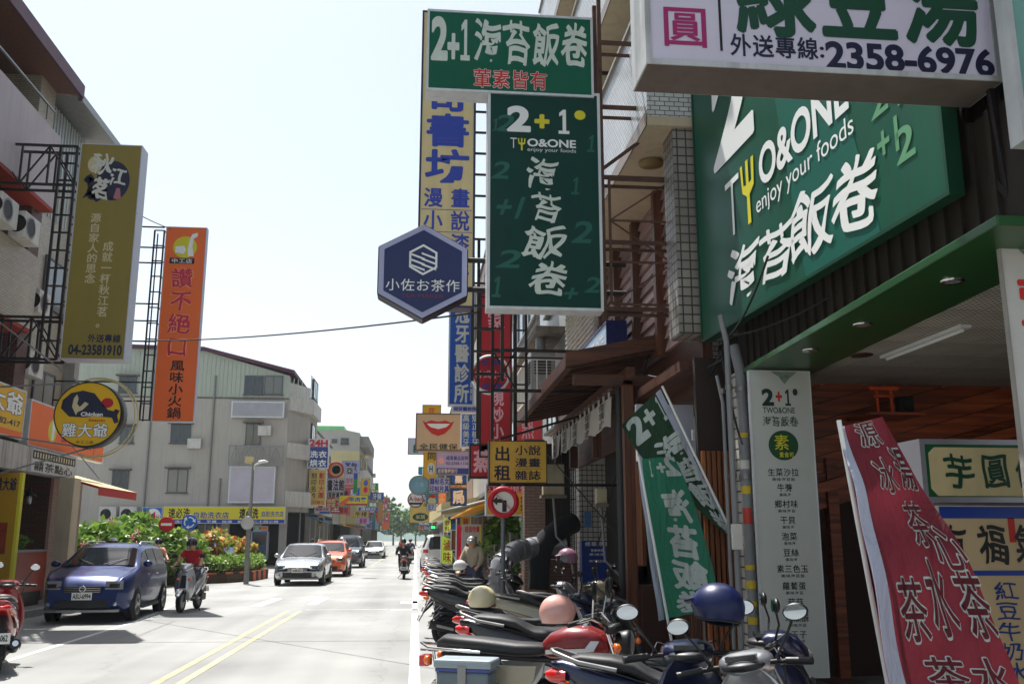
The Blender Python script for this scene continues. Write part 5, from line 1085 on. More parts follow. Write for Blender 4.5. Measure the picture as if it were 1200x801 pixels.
def ac_unit(label, x, y, z, rz=0, group='air conditioner units on the left'):
    t = thing('air_conditioner', label, 'air conditioner', (x, y, z), group); b = MB().box(x - .17, x + .17, y - .42, y + .42, z, z + .58); b.build('case', wht_old, t, .015)
    for s in (1,):
        q = MB(); q.lathe([(.24, 0), (.24, .012), (.21, .012)], (x + .172, y - .1, z + .29), (1, 0, 0), 20); q.build('fan_ring', steel_grey, t); MB().lathe([(0, .0), (.2, .0)], (x + .175, y - .1, z + .29), (1, 0, 0), 18).build('fan_grille', steel_dark, t)
        MB().lathe([(.0, .0), (.2, .0)], (x - .0, y - .4235, z + .29), (0, -1, 0), 18).build('fan_back', steel_dark, t)
    return t
for i, y in enumerate((19.0, 20.2)): ac_unit(['white air conditioner on the left parapet nearest the photo edge', 'white air conditioner on the left parapet next to the brick pier'][i], -8.75, y + .6, 8.02)
ac_unit('white air conditioner on the wall behind the olive sign frame', -9.4, 23.6, 7.0); ac_unit('dusty air conditioner hanging in the dark bay under the olive sign', -9.3, 23.2, 5.4)
# arcade level
MB().box(-8.56, -8.2, 23.75, 24.2, .13, 3.05).build('pillar', plaster, lb, .01); MB().box(-8.6, -8.2, 17.6, 18.0, .13, 3.05).build('pillar', plaster, lb)
MB().box(-16, -11.6, 12, 28, .13, 3.3).build('inner_wall', wht_old, lb); MB().box(-11.6, -11.4, 22.2, 25.2, .13, 3.3).build('inner_brick_wall', brick_m, lb)
MB().box(-16, -9.2, 25.0, 25.2, .13, 3.3).build('end_wall', brick_m, lb)
MB().box(-8.85, -8.55, 15, 24.75, 3.06, 3.62).build('fascia_board', mat('stained_white_fascia', (182, 176, 170), .7, 0, .2, 2, streak=.8), lb); MB().box(-9.22, -8.74, 15, 24.8, 3.63, 3.68).build('coping', conc_d, lb)
MB().box(-12, -9.2, 2, 25, 3.3, 3.34).build('arcade_ceiling', conc_d, lb)
# second building: corrugated gable
l2 = thing('corrugated_roof_building', 'building with pale corrugated top behind the olive sign', 'building', (-9.6, 27, 0))
MB().box(-20, -9.8, 23.9, 27.1, 3.3, 11.2).build('wall', tile_l, l2); MB().box(-20, -9.82, 23.9, 27.08, 11.2, 12.9).build('top_wall', corr, l2)
q = MB(); 
for i in range(16): q.box(-9.82, -9.78, 23.95 + i * .2, 24.02 + i * .2, 9.9, 12.9)
q.build('corrugation', corr, l2); MB().slab([(-9.05, 23.95, 13.02), (-9.05, 27.2, 13.02), (-20, 27.2, 13.8), (-20, 23.95, 13.8)], (0, 0, .08)).build('roof', steel_grey, l2); MB().box(-9.1, -8.98, 23.95, 27.2, 12.9, 13.1).build('gutter', steel_grey, l2)
MB().box(-16, -9.6, 25.25, 28.5, .13, 3.3).build('ground_floor', tile_pink, l2)
MB().box(-9.79, -9.5, 26.7, 27.05, 3.3, 11.2).build('pier', conc, l2); window(l2, -9.8, 25.4, 4.6, 1.4, 1.3, 'x+'); window(l2, -9.8, 25.4, 7.6, 1.4, 1.3, 'x+')
mb = MB().slab([(-9.6, 24.9, 3.3), (-8.0, 24.9, 2.85), (-8.0, 28.2, 2.85), (-9.6, 28.2, 3.3)], (0, 0, .05)); aw = thing('striped_awning', 'small red and cream striped awning left of the gray building', 'awning', (-8.5, 26.5, 3)); mb.build('canvas', mat('awning_red', (170, 44, 38), .7), aw)
q = MB()
for i in range(9): y = 24.92 + i * .365; q.slab([(-9.6, y, 3.352), (-7.98, y, 2.902), (-7.98, y + .3, 2.902), (-9.6, y + .3, 3.352)], (0, 0, .006)); pass
q.build('stripe', cream, aw); MB().box(-8.0, -7.99, 24.9, 28.2, 2.69, 2.89).build('valance', MC['awning_red'], aw)
MB().bar((-9.7, 25.2, 4.9), (-8.05, 25.1, 3.1), .025).build('stay', steel_grey, aw)
# olive sign
olive = mat('olive_face', (140, 124, 52), .4, 0, .08, 1.2, streak=.1); Yo = 20
def cx_(u, v, Y): return P(u, v, Y=Y)
x0 = P(82, 300, Y=Yo).x; x1 = P(156, 300, Y=Yo).x; z1 = P(125, 169, Y=Yo).z; z0 = P(105, 421, Y=Yo).z
dkb = mat('ink_blue', (26, 32, 60), .5, 0, 0); pal = mat('pale_olive_print', (200, 190, 150), .5, 0, 0)
board('tea_shop_sign', 'tall olive green tea shop sign with a dark ink circle and phone number', 'sign', x0, x1, z0, z1, Yo, olive, [('#disc', (.3, .08, .84, .27), dkb), ('#disc', (.16, .2, .36, .27), dkb), ('#disc', (.1, .16, .25, .19), dkb), ('#poly', (.08, .13, .5, .28), dkb, dict(pts=[(.1, .2), (.3, .1), (.5, .3), (.9, .2), (1, .8), (.6, 1), (.3, .8), (.05, .9), (.25, .6)])),
    ('#disc', (.14, .06, .38, .14), pal, dict(lift=2)), ('秋', (.2, .04, .56, .15), lettw, dict(bold=.04, brush=1, lift=3)), ('江', (.5, .11, .8, .2), lettw, dict(bold=.04, brush=1, lift=3)), ('茗', (.24, .16, .54, .27), lettw, dict(bold=.05, brush=1, lift=3)), ('#poly', (.6, .21, .72, .265), mat('seal_pink', (170, 110, 120), .5, 0, 0), dict(lift=3, pts=[(.3, 0), (.8, 0), (1, .8), (.6, 1), (0, .9)])),
    ('|源自家人的思念', (.26, .33, .44, .66), pal, dict(bold=.03)), ('|成就一杯秋江茗。', (.5, .46, .68, .86), pal, dict(bold=.03)), ('外送專線', (.4, .885, .92, .925), dkb, dict(bold=.04)), ('04-23581910', (.12, .935, .95, .98), dkb, dict(bold=.04))], depth=.45, frame=mat('pale_blue_white_casing', (184, 190, 206), .45, 0, .05, 3), fw=.02)
# orange sign
orange = mat('orange_face', (236, 96, 30), .42, 0, .06, 1.5, streak=.08); mag2 = mat('rose_print', (196, 28, 70), .5, 0, 0); rimw = mat('soft_outline', (240, 170, 110), .5, 0, 0)
x0 = P(186, 380, Y=25).x; x1 = P(235, 380, Y=25).x; z1 = P(218, 266, Y=25).z; z0 = P(203, 494, Y=25).z
it = [('#disc', (.2, .05, .78, .165), yel_print), ('#poly', (.48, .03, .8, .155), white_print, dict(lift=2, pts=[(.4, .2), (.55, .05), (.95, .0), (.95, .15), (.65, .25), (.6, .6), (.75, 1), (.3, 1), (.25, .7)])), ('#poly', (.26, .1, .52, .145), white_print, dict(lift=2, pts=[(0, .1), (.8, 0), (1, .5), (.8, 1), (0, .8)])), ('#rect', (.14, .165, .74, .195), steel_dark), ('中工店', (.18, .167, .7, .193), white_print, dict(lift=2, bold=.02))]
for i, ch in enumerate('讚不絕口'):
    b = (.2, .215 + i * .118, .76, .325 + i * .118); it += [(ch, b, rimw, dict(bold=.07)), (ch, b, mag2, dict(bold=.03, lift=2, brush=.4))]
it.append(('|風味小火鍋', (.34, .69, .7, .985), steel_dark, dict(bold=.03)))
board('hotpot_sign', 'tall orange hot pot restaurant sign hanging over the street on the left', 'sign', x0, x1, z0, z1, 25, orange, it, depth=.2, frame=mat('pale_blue_white_casing', (184, 190, 206)), fw=.02)
# round chicken sign
yc = mat('chicken_yellow', (226, 178, 20), .4, 0, .05, 2)
t, c, r = disc_sign('round yellow sign with a dark drumstick and white characters', 103, 485, 40, 18.5, yc, blk, [('#poly', (.1, .14, .96, .64), dkb, dict(pts=[(0, .55), (.02, .3), (.15, .08), (.35, 0), (.55, .08), (.68, .35), (.8, .58), (.9, .62), (.93, .55), (1, .6), (.97, .75), (1, .95), (.93, 1), (.88, .82), (.6, .78), (.4, .82), (.15, .8)])),
    ('#poly', (.22, .2, .5, .52), pal, dict(pts=[(.2, .2), (.35, 0), (.45, .2), (.4, .45), (.55, .6), (.8, .35), (1, .45), (.7, .75), (.45, .85), (.4, 1), (.3, .85), (.15, .6)], lift=2)), ('Chicken', (.4, .47, .72, .53), white_print, dict(lift=2, bold=.04)), ('Season', (.52, .57, .76, .61), redw, dict(lift=2)), ('#disc', (.68, .25, .86, .4), redw), ('雞大爺', (.14, .63, .82, .86), dkb, dict(bold=.09)), ('雞大爺', (.14, .63, .82, .86), white_print, dict(bold=.03, lift=2)), ('中工二店', (.36, .9, .62, .95), blk)], 'chicken_sign', .35, .025)
rg = MB()
for dy, rr_ in ((.05, r + .13), (.16, r + .16), (.27, r + .13)):
    rg.tube([c + V((rr_ * math.cos(a_), dy + .35, rr_ * math.sin(a_))) for a_ in [R(-110 + 10 * i) for i in range(23)]], .012, 6)
rg.build('neon_hoop', cream, t)
rg = MB(); rg.bar(c + V((-r * .5, .2, r)), c + V((-3.2, .2, r - .2)), .03).bar(c + V((0, .2, -r)), c + V((-1.6, .2, -r - .5)), .03).bar(c + V((-.3, .25, r)), c + V((-2.2, .25, r + 1.4)), .03).bar(c + V((0, .2, -r)), c + V((-3, .2, -.2)), .03)
rg.build('stay', steel_grey, t)
# steel lattice of the left signs
fr = MB(); a = P(94, 172, Y=20.2); b = P(70, 372, Y=20.2)
for dy in (0, .4):
    truss(fr, (a.x - .05, 20.2 + dy, a.z), (-9.3, 20.2 + dy, a.z), .9, .05, 3); truss(fr, (a.x - .05, 20.2 + dy, b.z), (-9.3, 20.2 + dy, b.z), .9, .05, 3)
    for x in (a.x - .05, a.x - .4): fr.bar((x, 20.2 + dy, a.z), (x, 20.2 + dy, b.z - .9), .05)
for i in range(12): z = a.z - i * (a.z - b.z + .9) / 12; fr.bar((a.x - .05, 20.2, z), (a.x - .4, 20.2, z), .035).bar((a.x - .05, 20.2, z), (a.x - .05, 20.6, z), .03)
fr.bar((a.x - .4, 20.2, b.z - .9), (-9.6, 20.2, b.z - .9), .06)
solo(fr, 'steel_lattice', steel_dark, 'black steel lattice that carries the olive tea shop sign', 'frame')
fr = MB(); xa_ = P(184, 380, Y=25.1).x; zt_, zb_ = P(190, 270, Y=25.1).z, P(180, 492, Y=25.1).z
for x in (xa_, xa_ - .25): fr.bar((x, 25.1, zt_), (x, 25.1, zb_), .04).bar((x, 25.4, zt_), (x, 25.4, zb_), .03)
for i in range(13): z = zt_ + (zb_ - zt_) * i / 12; fr.bar((xa_, 25.1, z), (xa_ - .25, 25.1, z), .03).bar((xa_, 25.1, z), (xa_, 25.4, z), .025)
for v in (266, 290, 308, 356, 376, 400, 448, 470): z = P(180, v, Y=25.1).z; fr.bar((xa_, 25.1, z), (-9.4, 25.1, z), .035)
solo(fr, 'steel_lattice', steel_dark, 'dark ladder frame between the olive sign and the orange sign', 'frame')
# signs parallel to the street on the first floor
flatboard('restaurant_sign', 'yellow wall sign with white characters and phone number at the left photo edge', 'sign', -8.78, 18.6, 21.9, 3.75, 4.85, yc, [('大爺', (.42, .08, .97, .55), dkb, dict(bold=.09)), ('大爺', (.42, .08, .97, .55), white_print, dict(bold=.04, lift=2)), ('0932-282-417', (.3, .64, .95, .76), dkb), ('雞', (.0, .08, .35, .6), dkb, dict(bold=.07)), ('#rect', (0, .84, 1, 1), orange)], side=1)
flatboard('hotpot_wall_sign', 'orange wall sign with rose characters below the round yellow sign', 'sign', -8.82, 22.3, 27.6, 3.68, 4.75, orange, [('讚不絕口', (.38, .45, .68, .75), mag2, dict(bold=.03)), ('風味小火鍋', (.7, .6, .8, .75), steel_dark), ('#disc', (.22, .3, .32, .8), yel_print), ('#poly', (.25, .25, .3, .75), white_print, dict(lift=2, pts=[(.3, 0), (1, 0), (.8, 1), (.2, 1)])), ('#rect', (.845, .0, .85, 1), steel_dark)], side=1)
flatboard('vent_sign', 'small checkered printed board with a row of vents over the left arcade', 'sign', -8.52, 21.9, 24.6, 3.08, 3.58, wht_old, [('#rect', (.0, .05, 1, .42), steel_dark)] + [('#rect', (.04 + .06 * i, .12, .07 + .06 * i, .36), pal, dict(lift=2)) for i in range(16)] + [('囍茶點心', (.05, .5, .95, .95), steel_dark, dict(bold=.03))], side=1, depth=.024, fw=.01)
flatboard('small_sign', 'small white sign above the yellow wall sign at the left photo edge', 'sign', -8.6, 18.0, 19.6, 4.95, 5.6, wht_old, (), side=1)
# yellow stall panel, counter, lamps
ys_ = thing('yellow_stall_panel', 'tall yellow printed stall panel at the left photo edge', 'panel', (-8.5, 20, .13))
a, b = P(-40, 620, Y=21.2), P(17, 620, Y=21.2); MB().box(a.x, b.x, 21.2, 21.3, .2, 3.0).build('panel', mat('stall_yellow', (180, 138, 16), .45, 0, .08, 3), ys_); MB().box(b.x, b.x + .06, 21.18, 21.32, .13, 3.0).build('edge', yel_print, ys_)
MB().box(a.x, b.x - .15, 21.185, 21.199, 1.3, 1.95).build('printed_photo', mat('food_print', (150, 50, 26), .5, 0, .5, 8), ys_); letters(ys_, V((a.x, 21.2, 2.9)), V((b.x - a.x, 0, 0)), V((0, 0, -.5)), [('雞大爺', (.5, 0, .95, .6), dkb, dict(bold=.05))])
ct = thing('stall_counter', 'red fronted stall counter under the pendant lamps on the left', 'counter', (-9, 22.2, .13)); MB().slab([(-8.62, 21.4, .45), (-8.62, 23.6, .45), (-8.62, 23.6, 1.32), (-8.62, 21.4, 1.32)], (-.6, 0, 0)).build('front', mat('counter_red', (156, 56, 40), .4, 0, .45, 1.8), ct)
MB().box(-9.27, -8.57, 21.35, 23.65, 1.321, 1.37).build('top', steel_grey, ct); MB().box(-9.17, -8.67, 21.45, 23.5, .13, .45).build('plinth', blk, ct)
for i, y in enumerate((21.7, 22.4, 23.1)):
    t = thing('pendant_lamp', ['first black pendant lamp over the stall counter from the left edge', 'middle black pendant lamp over the stall counter', 'third black pendant lamp in front of the brick wall'][i], 'lamp', (-8.95, y, 2.4), 'pendant lamps over the stall counter')
    MB().cyl((-8.95, y, 2.75), (-8.95, y, 3.3), .01, 6).build('cord', wire_b, t); MB().lathe([(.02, .38), (.04, .3), (.15, .2), (.16, .18)], (-8.95, y, 2.4), n=14).build('shade', blk, t); MB().lathe([(.05, .19), (.06, .1), (.05, 0), (0, 0)], (-8.95, y, 2.4), n=12).build('glass', clear_lens, t)
bush('counter_plant', 'small green plant on the red stall counter', (-8.95, 22.9, 1.55), (.28, .3, .18), 6, 40, .12, (.1, .4, .5), 9)
for i in range(5):
    q = MB(); y = 21.5 + i * .22 + random.uniform(-.05, .05); q.lathe([(.05, 0), (.06, .12), (.03, .2), (.03, .24), (0, .24)], (-8.95, y, 1.371), n=10); solo(q, 'sauce_jar', [steel_dark, blk, glass_dark, clear_lens, steel_grey][i], ['dark jar nearest the yellow panel on the stall counter', 'black jar, second on the stall counter', 'glass jar, middle of the stall counter row', 'clear jar beside the counter plant', 'grey jar right next to the counter plant'][i], 'jar', 'jars on the stall counter')

# planter island
gp = thing('planter_island', 'traffic island planter with orange and black striped kerb', 'planter', (-7.8, 38, 0))
ring = [(-6.15, 41.5), (-6.3, 38.8), (-7.0, 37.2), (-8.1, 36.2), (-9.6, 35.7), (-11.5, 35.6), (-14, 36), (-14.6, 38), (-14.2, 42), (-11, 43.2), (-8, 43.2), (-6.5, 42.8)]
so_ = mat('stripe_orange', (190, 98, 58), .8, 0, .25, 4); sbk = mat('stripe_black', (44, 38, 36), .8, 0, .25, 4)
acc = 0; seg = .42
pts = []
for i in range(len(ring)):
    a, b = V((*ring[i], 0)), V((*ring[(i + 1) % len(ring)], 0)); n = max(1, round((b - a).length / seg))
    for k in range(n): pts.append((a.lerp(b, k / n), a.lerp(b, (k + 1) / n)))
for i, (a, b) in enumerate(pts):
    d = (b - a).normalized(); nn = V((-d.y, d.x, 0)) * .14; nn = nn if (V((-10, 39.5, 0)) - a).dot(nn) > 0 else -nn
    sh = d * .1; hz = V((0, 0, .38))
    MB().add([a, b, b + nn, a + nn, a + hz + sh, b + hz + sh, b + hz + nn + sh, a + hz + nn + sh], [(0, 3, 2, 1), (4, 5, 6, 7), (0, 1, 5, 4), (1, 2, 6, 5), (2, 3, 7, 6), (3, 0, 4, 7)], False).build('kerb_block', so_ if i % 2 else sbk, gp)
MB().slab([(x * .985 - .1, y * .998, .02) for x, y in ring], (0, 0, .3)).build('soil', mat('soil', (70, 54, 40), .95, 0, .3, 4), gp)
hd = MB()
for i in range(len(ring)):
    a, b = V((*ring[i], 0)), V((*ring[(i + 1) % len(ring)], 0)); ctr = V((-10, 39.5, 0)); L_ = (b - a).length
    for k in range(int(L_ / .3)):
        p = a.lerp(b, k / max(1, int(L_ / .3))); p = p + (ctr - p).normalized() * .42; leaves(hd, (p.x, p.y, .68), (.3, .3, .36), 150, .12, (.03, .22, .75), i * 50 + k, .5)
he = thing('hedge', 'clipped bright green hedge around the striped planter', 'hedge', (-8, 38, .3)); tag(hd.build('foliage', leaf_ms[:3], he)); MB().slab([(x * .94 - .6, 39.5 + (y - 39.5) * .85, .3) for x, y in ring], (0, 0, .4)).build('stem', bark, he)
for i, (x, y, z, rx, h_, mix, lb_) in enumerate([(-7.4, 39.2, 1.2, .9, .55, 'c', 'red and yellow croton at the right end of the planter'), (-8.6, 38.2, 1.15, .8, .5, 'c', 'yellow orange croton in the middle of the planter'), (-9.6, 38.4, 1.25, .7, .55, 'c', 'orange croton behind the rider in red'), (-10.6, 37.6, 1.1, .7, .5, 'c', 'reddish croton behind the blue car roof'), (-6.7, 40.8, .95, .4, .45, 'c', 'tiny yellow croton beside the street lamp foot')]):
    bush('croton', lb_, (x - .5, y + 1.0, z + .22), (rx, .7, h_), 14, 46, .2, (.25, .35, .4), 40 + i, 'crotons in the planter', ms=[leaf_ms[3], leaf_ms[4], leaf_ms[2]])
for i, (u, v, Y, rx, rz, s_) in enumerate([(128, 648, 33, 1.5, 1.0, 1), (165, 640, 35, 1.4, 1.1, 2), (196, 645, 36.5, 1.4, .95, 3), (100, 655, 32, .9, .8, 4), (155, 622, 36, 1.0, .55, 5)]):
    p = P(u, v, Y=Y); t = bush('flowering_shrub', ['broad glossy shrub behind the blue car', 'tallest glossy shrub above the blue car roof', 'glossy shrub right behind the no entry sign', 'leftmost low shrub beside the arcade pillar', 'small top shrub crowning the bush mass'][i], p, (rx, 1.2, rz), 46, 80, .22, (.06, .34, .6), 60 + i, 'green bush behind the blue car')
    f_ = MB(); rd = random.Random(i)
    for k in range(9):
        a_ = rd.uniform(-2.6, -.5); q = V(p) + V((rx * .9 * math.cos(a_), -1.05 * abs(math.sin(a_)), rz * rd.uniform(-.1, .7)))
        for j in range(5): f_.add([q, q + V((.1 * math.cos(j * 1.26), -.04, .1 * math.sin(j * 1.26))), q + V((.12 * math.cos(j * 1.26 + .5), -.05, .12 * math.sin(j * 1.26 + .5)))], [(0, 1, 2)], False)
    f_.build('blossom', leaf_ms[5], t)
# traffic signs and lamp by the island
def sign_post(label, u, v, ru, Y, face, rim, kind):
    t, c, r = disc_sign(label, u, v, ru, Y, face, rim, [], 'traffic_sign', .03, .015)
    if kind == 'no': MB().box(c.x - r * .68, c.x + r * .68, c.y - .012, c.y - .006, c.z - r * .16, c.z + r * .16).build('bar', wht, t)
    if kind == 'ra':
        for k in range(3):
            q = MB(); a0 = R(100 + 120 * k); pts = [c + V((r * .62 * math.cos(a0 - R(9 * j)), -.012, r * .62 * math.sin(a0 - R(9 * j)))) for j in range(9)]; q.tube(pts, .024, 4); q.build('arrow_arc', wht, t)
            e = pts[-1]; d = (pts[-1] - pts[-2]).normalized(); nn = V((-d.z, 0, d.x)); MB().add([e + nn * .07, e - nn * .07, e + d * .11], [(0, 1, 2)], False).build('arrow_head', wht, t)
    MB().cyl((c.x, c.y + .05, 0), (c.x, c.y + .05, c.z + r), .035, 8).build('post', steel_grey, t)
sign_post('round red no entry sign on a post in front of the bush', 195, 614, 9.3, 34.6, mat('traffic_red', (186, 26, 44)), MC['traffic_red'], 'no')
sign_post('round blue roundabout sign with white arrows on a post', 222, 611.5, 9.3, 34.8, mat('traffic_blue', (20, 96, 190), .4), MC['traffic_blue'], 'ra')
sign_post('blank grey back of a round sign on the lamp post', 290, 612.5, 8, 36, mat('sign_back_grey', (186, 184, 180), .5, .2), steel_grey, '')
p = P(290, 660, Y=36.3); lx = p.x
lp = thing('street_lamp', 'grey street lamp with two lamp heads rising from the planter', 'street lamp', (lx, 36.3, 0)); zt = P(290, 541, Y=36.3).z
MB().tube([(lx, 36.3, 0), (lx, 36.3, zt)], [.085, .05], 12).build('pole', steel_grey, lp); MB().box(lx - .28, lx - .02, 36.1, 36.5, zt - .05, zt + .2).build('flood_head', cream, lp)
MB().tube([(lx, 36.3, zt - .4), (lx + .05, 36.3, zt - .12), (lx + .3, 36.3, zt)], .04, 8).sup([(lx + .2, 36.3, zt, .08, .05), (lx + .4, 36.3, zt + .03, .12, .06), (lx + .55, 36.3, zt + .01, .05, .02)], 10).build('lamp_head', wht, lp)

# gray building at the far side of the side street
gw = mat('grey_render_wall', (178, 173, 164), .85, 0, .08, .6, bump=.1, streak=.18); grn = mat('pale_green_metal_sheet', (172, 180, 166), .5, .1, .08, .8, streak=.2)
gb = thing('gray_corner_building', 'four storey gray building with chamfered corner and pale green top floor', 'building', (-12, 62, 0))
yg = 60.0; xr_ = P(334, 560, Y=yg).x; xl = -30; xc = P(349, 480, Y=62.2).x
poly = [(xl, yg), (xr_, yg), (xr_ + 1.0, yg + 2.4), (xr_ + 1.1, 67), (xl, 67)]
zr = P(260, 466, Y=yg).z
MB().slab([(x, y, 3.3) for x, y in poly], (0, 0, zr - 3.3)).build('wall', gw, gb)
zs = [P(150, 405, Y=yg).z, P(240, 411, Y=yg).z, P(335, 440, Y=yg).z]
top = MB().slab([(xl, yg + .02, zr), (xr_ - .02, yg + .02, zr), (xr_ - .02, yg + .02, zs[2]), (P(240, 411, Y=yg).x, yg + .02, zs[1]), (xl, yg + .02, zs[0])], (0, 2.3, 0)); top.build('top_floor', grn, gb)
MB().slab([(xr_ - .02, yg + .05, zr), (xr_ + 1.0, yg + 2.4, zr), (xr_ + 1.1, 67, zr), (xl, 67, zr), (xl, yg + .05, zr)], (0, 0, zs[2] - zr - .4)).build('top_floor', wht_old, gb)
q = MB(); n_ = 44; xk = P(240, 411, Y=yg).x
for i in range(n_): x = P(141, 440, Y=yg).x + i * .26; q.box(x, x + .05, yg - .01, yg + .02, zr + .02, (zs[1] if x < xk else zs[1] + (zs[2] - zs[1]) * (x - xk) / (xr_ - xk)) - .1)
q.build('sheet_rib', grn, gb)
xk = P(240, 411, Y=yg).x
MB().slab([(xl, yg - .3, zs[0]), (xk, yg - .3, zs[1]), (xk, yg - .3, zs[1] + .22), (xl, yg - .3, zs[0] + .22)], (0, 3, 0)).build('roof', maroon, gb)
xe = P(366, 466, Y=64).x; ze = P(366, 466, Y=64).z
MB().add([(xk, yg - .3, zs[1]), (xr_ + .3, yg - .3, zs[2] + .1), (xe, 64, ze), (xe, 67.4, ze), (xk, 67.4, zs[1]), (xk, yg - .3, zs[1] + .22), (xr_ + .3, yg - .3, zs[2] + .32), (xe, 64, ze + .22), (xe, 67.4, ze + .22), (xk, 67.4, zs[1] + .22)], [(0, 1, 6, 5), (1, 2, 7, 6), (2, 3, 8, 7), (0, 4, 3, 2, 1), (5, 6, 7, 8, 9)], False).build('roof', maroon, gb)
MB().box(xl, xr_, yg - .03, yg, zr - .05, zr + .05).build('string_course', conc_d, gb)
def wpx(u, v0, v1, wpx_, Y=yg): a = P(u, v1, Y=Y); b = P(u, v0, Y=Y); return a.x, a.z, b.z - a.z, wpx_ * Y / FPX
for u, v0, v1, wd in ((211, 497, 519, 22), (207, 549, 577, 22), (296, 496, 521, 17), (149, 441, 460, 20), (148, 499, 519, 15), (140, 551, 575, 18)):
    x, z, h_, w_ = wpx(u, v0, v1, wd); window(gb, x, yg, z, w_, h_, 'y-')
    MB().box(x - w_ / 2 - .15, x + w_ / 2 + .15, yg - .35, yg - .002, z + h_ + .02, z + h_ + .1).build('window_hood', conc_d, gb)
for u in (297, 320): x, z, h_, w_ = wpx(u, 440, 462, 21); window(gb, x, yg, z, w_, h_, 'y-')
for u, v0 in ((176, 432), (249, 440), (262, 560)):
    x = P(u, 500, Y=yg).x; MB().tube([(x, yg - .08, .2), (x, yg - .08, P(u, v0, Y=yg).z)], .06, 8).build('drain_pipe', steel_grey, gb)
for u, v, lb_ in ((229, 520, 'high'), (311, 505, 'low')):
    p = P(u, v, Y=yg); MB().box(p.x - .4, p.x + .4, yg - .4, yg - .02, p.z - .3, p.z + .3).build('air_conditioner', wht_old, gb)
# empty sign frames and poster on the wall
def gbox(name, label, px, Y, m, cat='sign', d=.3):
    return bpx(name, label, cat, px, Y, m, (), depth=d, fw=.08)
gbox('blank_sign_frame', 'long row of empty pale panels under the green top floor', (271, 470, 333, 489), yg - .4, mat('faded_panel', (166, 166, 172), .6, 0, .2, 1))
fr = MB(); a, b = P(269, 522, Y=yg - .5), P(331, 545, Y=yg - .5)
truss(fr, (a.x, yg - .5, a.z), (b.x, yg - .5, a.z), a.z - b.z, .08, 8); solo(fr, 'zigzag_lattice', steel_grey, 'bare zigzag steel frame above the faded white poster', 'frame')
gbox('faded_poster', 'large faded white poster on the gray building behind the street lamp', (268, 546, 322, 589), yg - .4, mat('faded_poster_face', (190, 184, 194), .6, 0, .12, 1.2), 'poster')
ye = mat('laundry_yellow', (224, 208, 40), .45, 0, .05, 1)
x0, x1, z0, z1 = frame_xy((191, 593, 334, 613), yg - .6)
board('laundry_sign', 'long yellow laundry sign with dark and blue characters over the ground floor', 'sign', x0, x1, z0, z1, yg - .6, ye, [('速必洗', (.04, .08, .22, .72), blk, dict(bold=.04)), ('自助洗衣店', (.24, .3, .54, .72), MC['blue_print'], dict(bold=.03)), ('速必洗', (.62, .08, .78, .72), blk, dict(bold=.06)), ('自助洗衣店', (.8, .25, .99, .62), MC['blue_print'], dict(bold=.03)), ('#rect', (0, .76, 1, 1), MC['blue_print']), ('洗衣 烘乾 平價 快速 乾淨 二十四小時', (.1, .8, .95, .97), white_print, dict(lift=2))], depth=.4)
bpx('laundry_sign', 'blue square sign with a white disc reading 24 hours', 'sign', (166, 594, 190, 613), yg - .62, MC['traffic_blue'], [('#disc', (.16, .08, .92, .95), white_print), ('24', (.22, .3, .68, .75), red_p, dict(bold=.06, lift=2)), ('H', (.72, .45, .86, .75), red_p, dict(lift=2))], depth=.4)
for u, lb_ in ((127, 'wall air conditioner left of the blue 24 hour sign, the smaller one'), (151, 'wall air conditioner right next to the blue 24 hour sign')):
    a = P(u, 602, Y=yg - .3); t = thing('air_conditioner', lb_, 'air conditioner', tuple(a), 'air conditioners on the gray wall'); MB().box(a.x - .5, a.x + .5, yg - .5, yg - .05, a.z - .45, a.z + .45).build('case', wht_old, t, .02); MB().lathe([(0, 0), (.3, 0), (.33, -.01)], (a.x - .1, yg - .505, a.z), (0, -1, 0), 20).build('fan_grille', steel_dark, t)
# ground floor of the gray building
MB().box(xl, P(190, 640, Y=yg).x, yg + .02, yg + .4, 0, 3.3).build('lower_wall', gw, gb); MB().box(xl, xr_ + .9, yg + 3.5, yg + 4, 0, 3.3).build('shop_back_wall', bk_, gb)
for u in (215, 262, 300, 330): x = P(u, 640, Y=yg).x; MB().box(x - .22, x + .22, yg + .05, yg + .45, 0, 3.3).build('pillar', gw, gb)
MB().box(P(205, 620, Y=yg).x, P(260, 620, Y=yg).x, yg + 1.2, yg + 1.3, 0, 3.2).build('shop_window', glass_dark, gb)
vm = bpx('vending_machine', 'blue vending machine beside the dark shop entrance', 'vending machine', (294, 622, 313, 655), yg - .4, mat('vending_blue', (60, 84, 118), .4), [('#rect', (.1, .1, .9, .5), glass_dark), ('#rect', (.15, .7, .8, .78), blk)], depth=.7)
bpx('green_sign', 'green and white convenience sign above the vending machine', 'sign', (297, 616, 314, 621), yg - .2, mat('shop_green', (30, 150, 80), .4), [('#rect', (.5, 0, 1, 1), orange), ('OK', (.1, .2, .4, .8), white_print, dict(lift=2))], depth=.2)
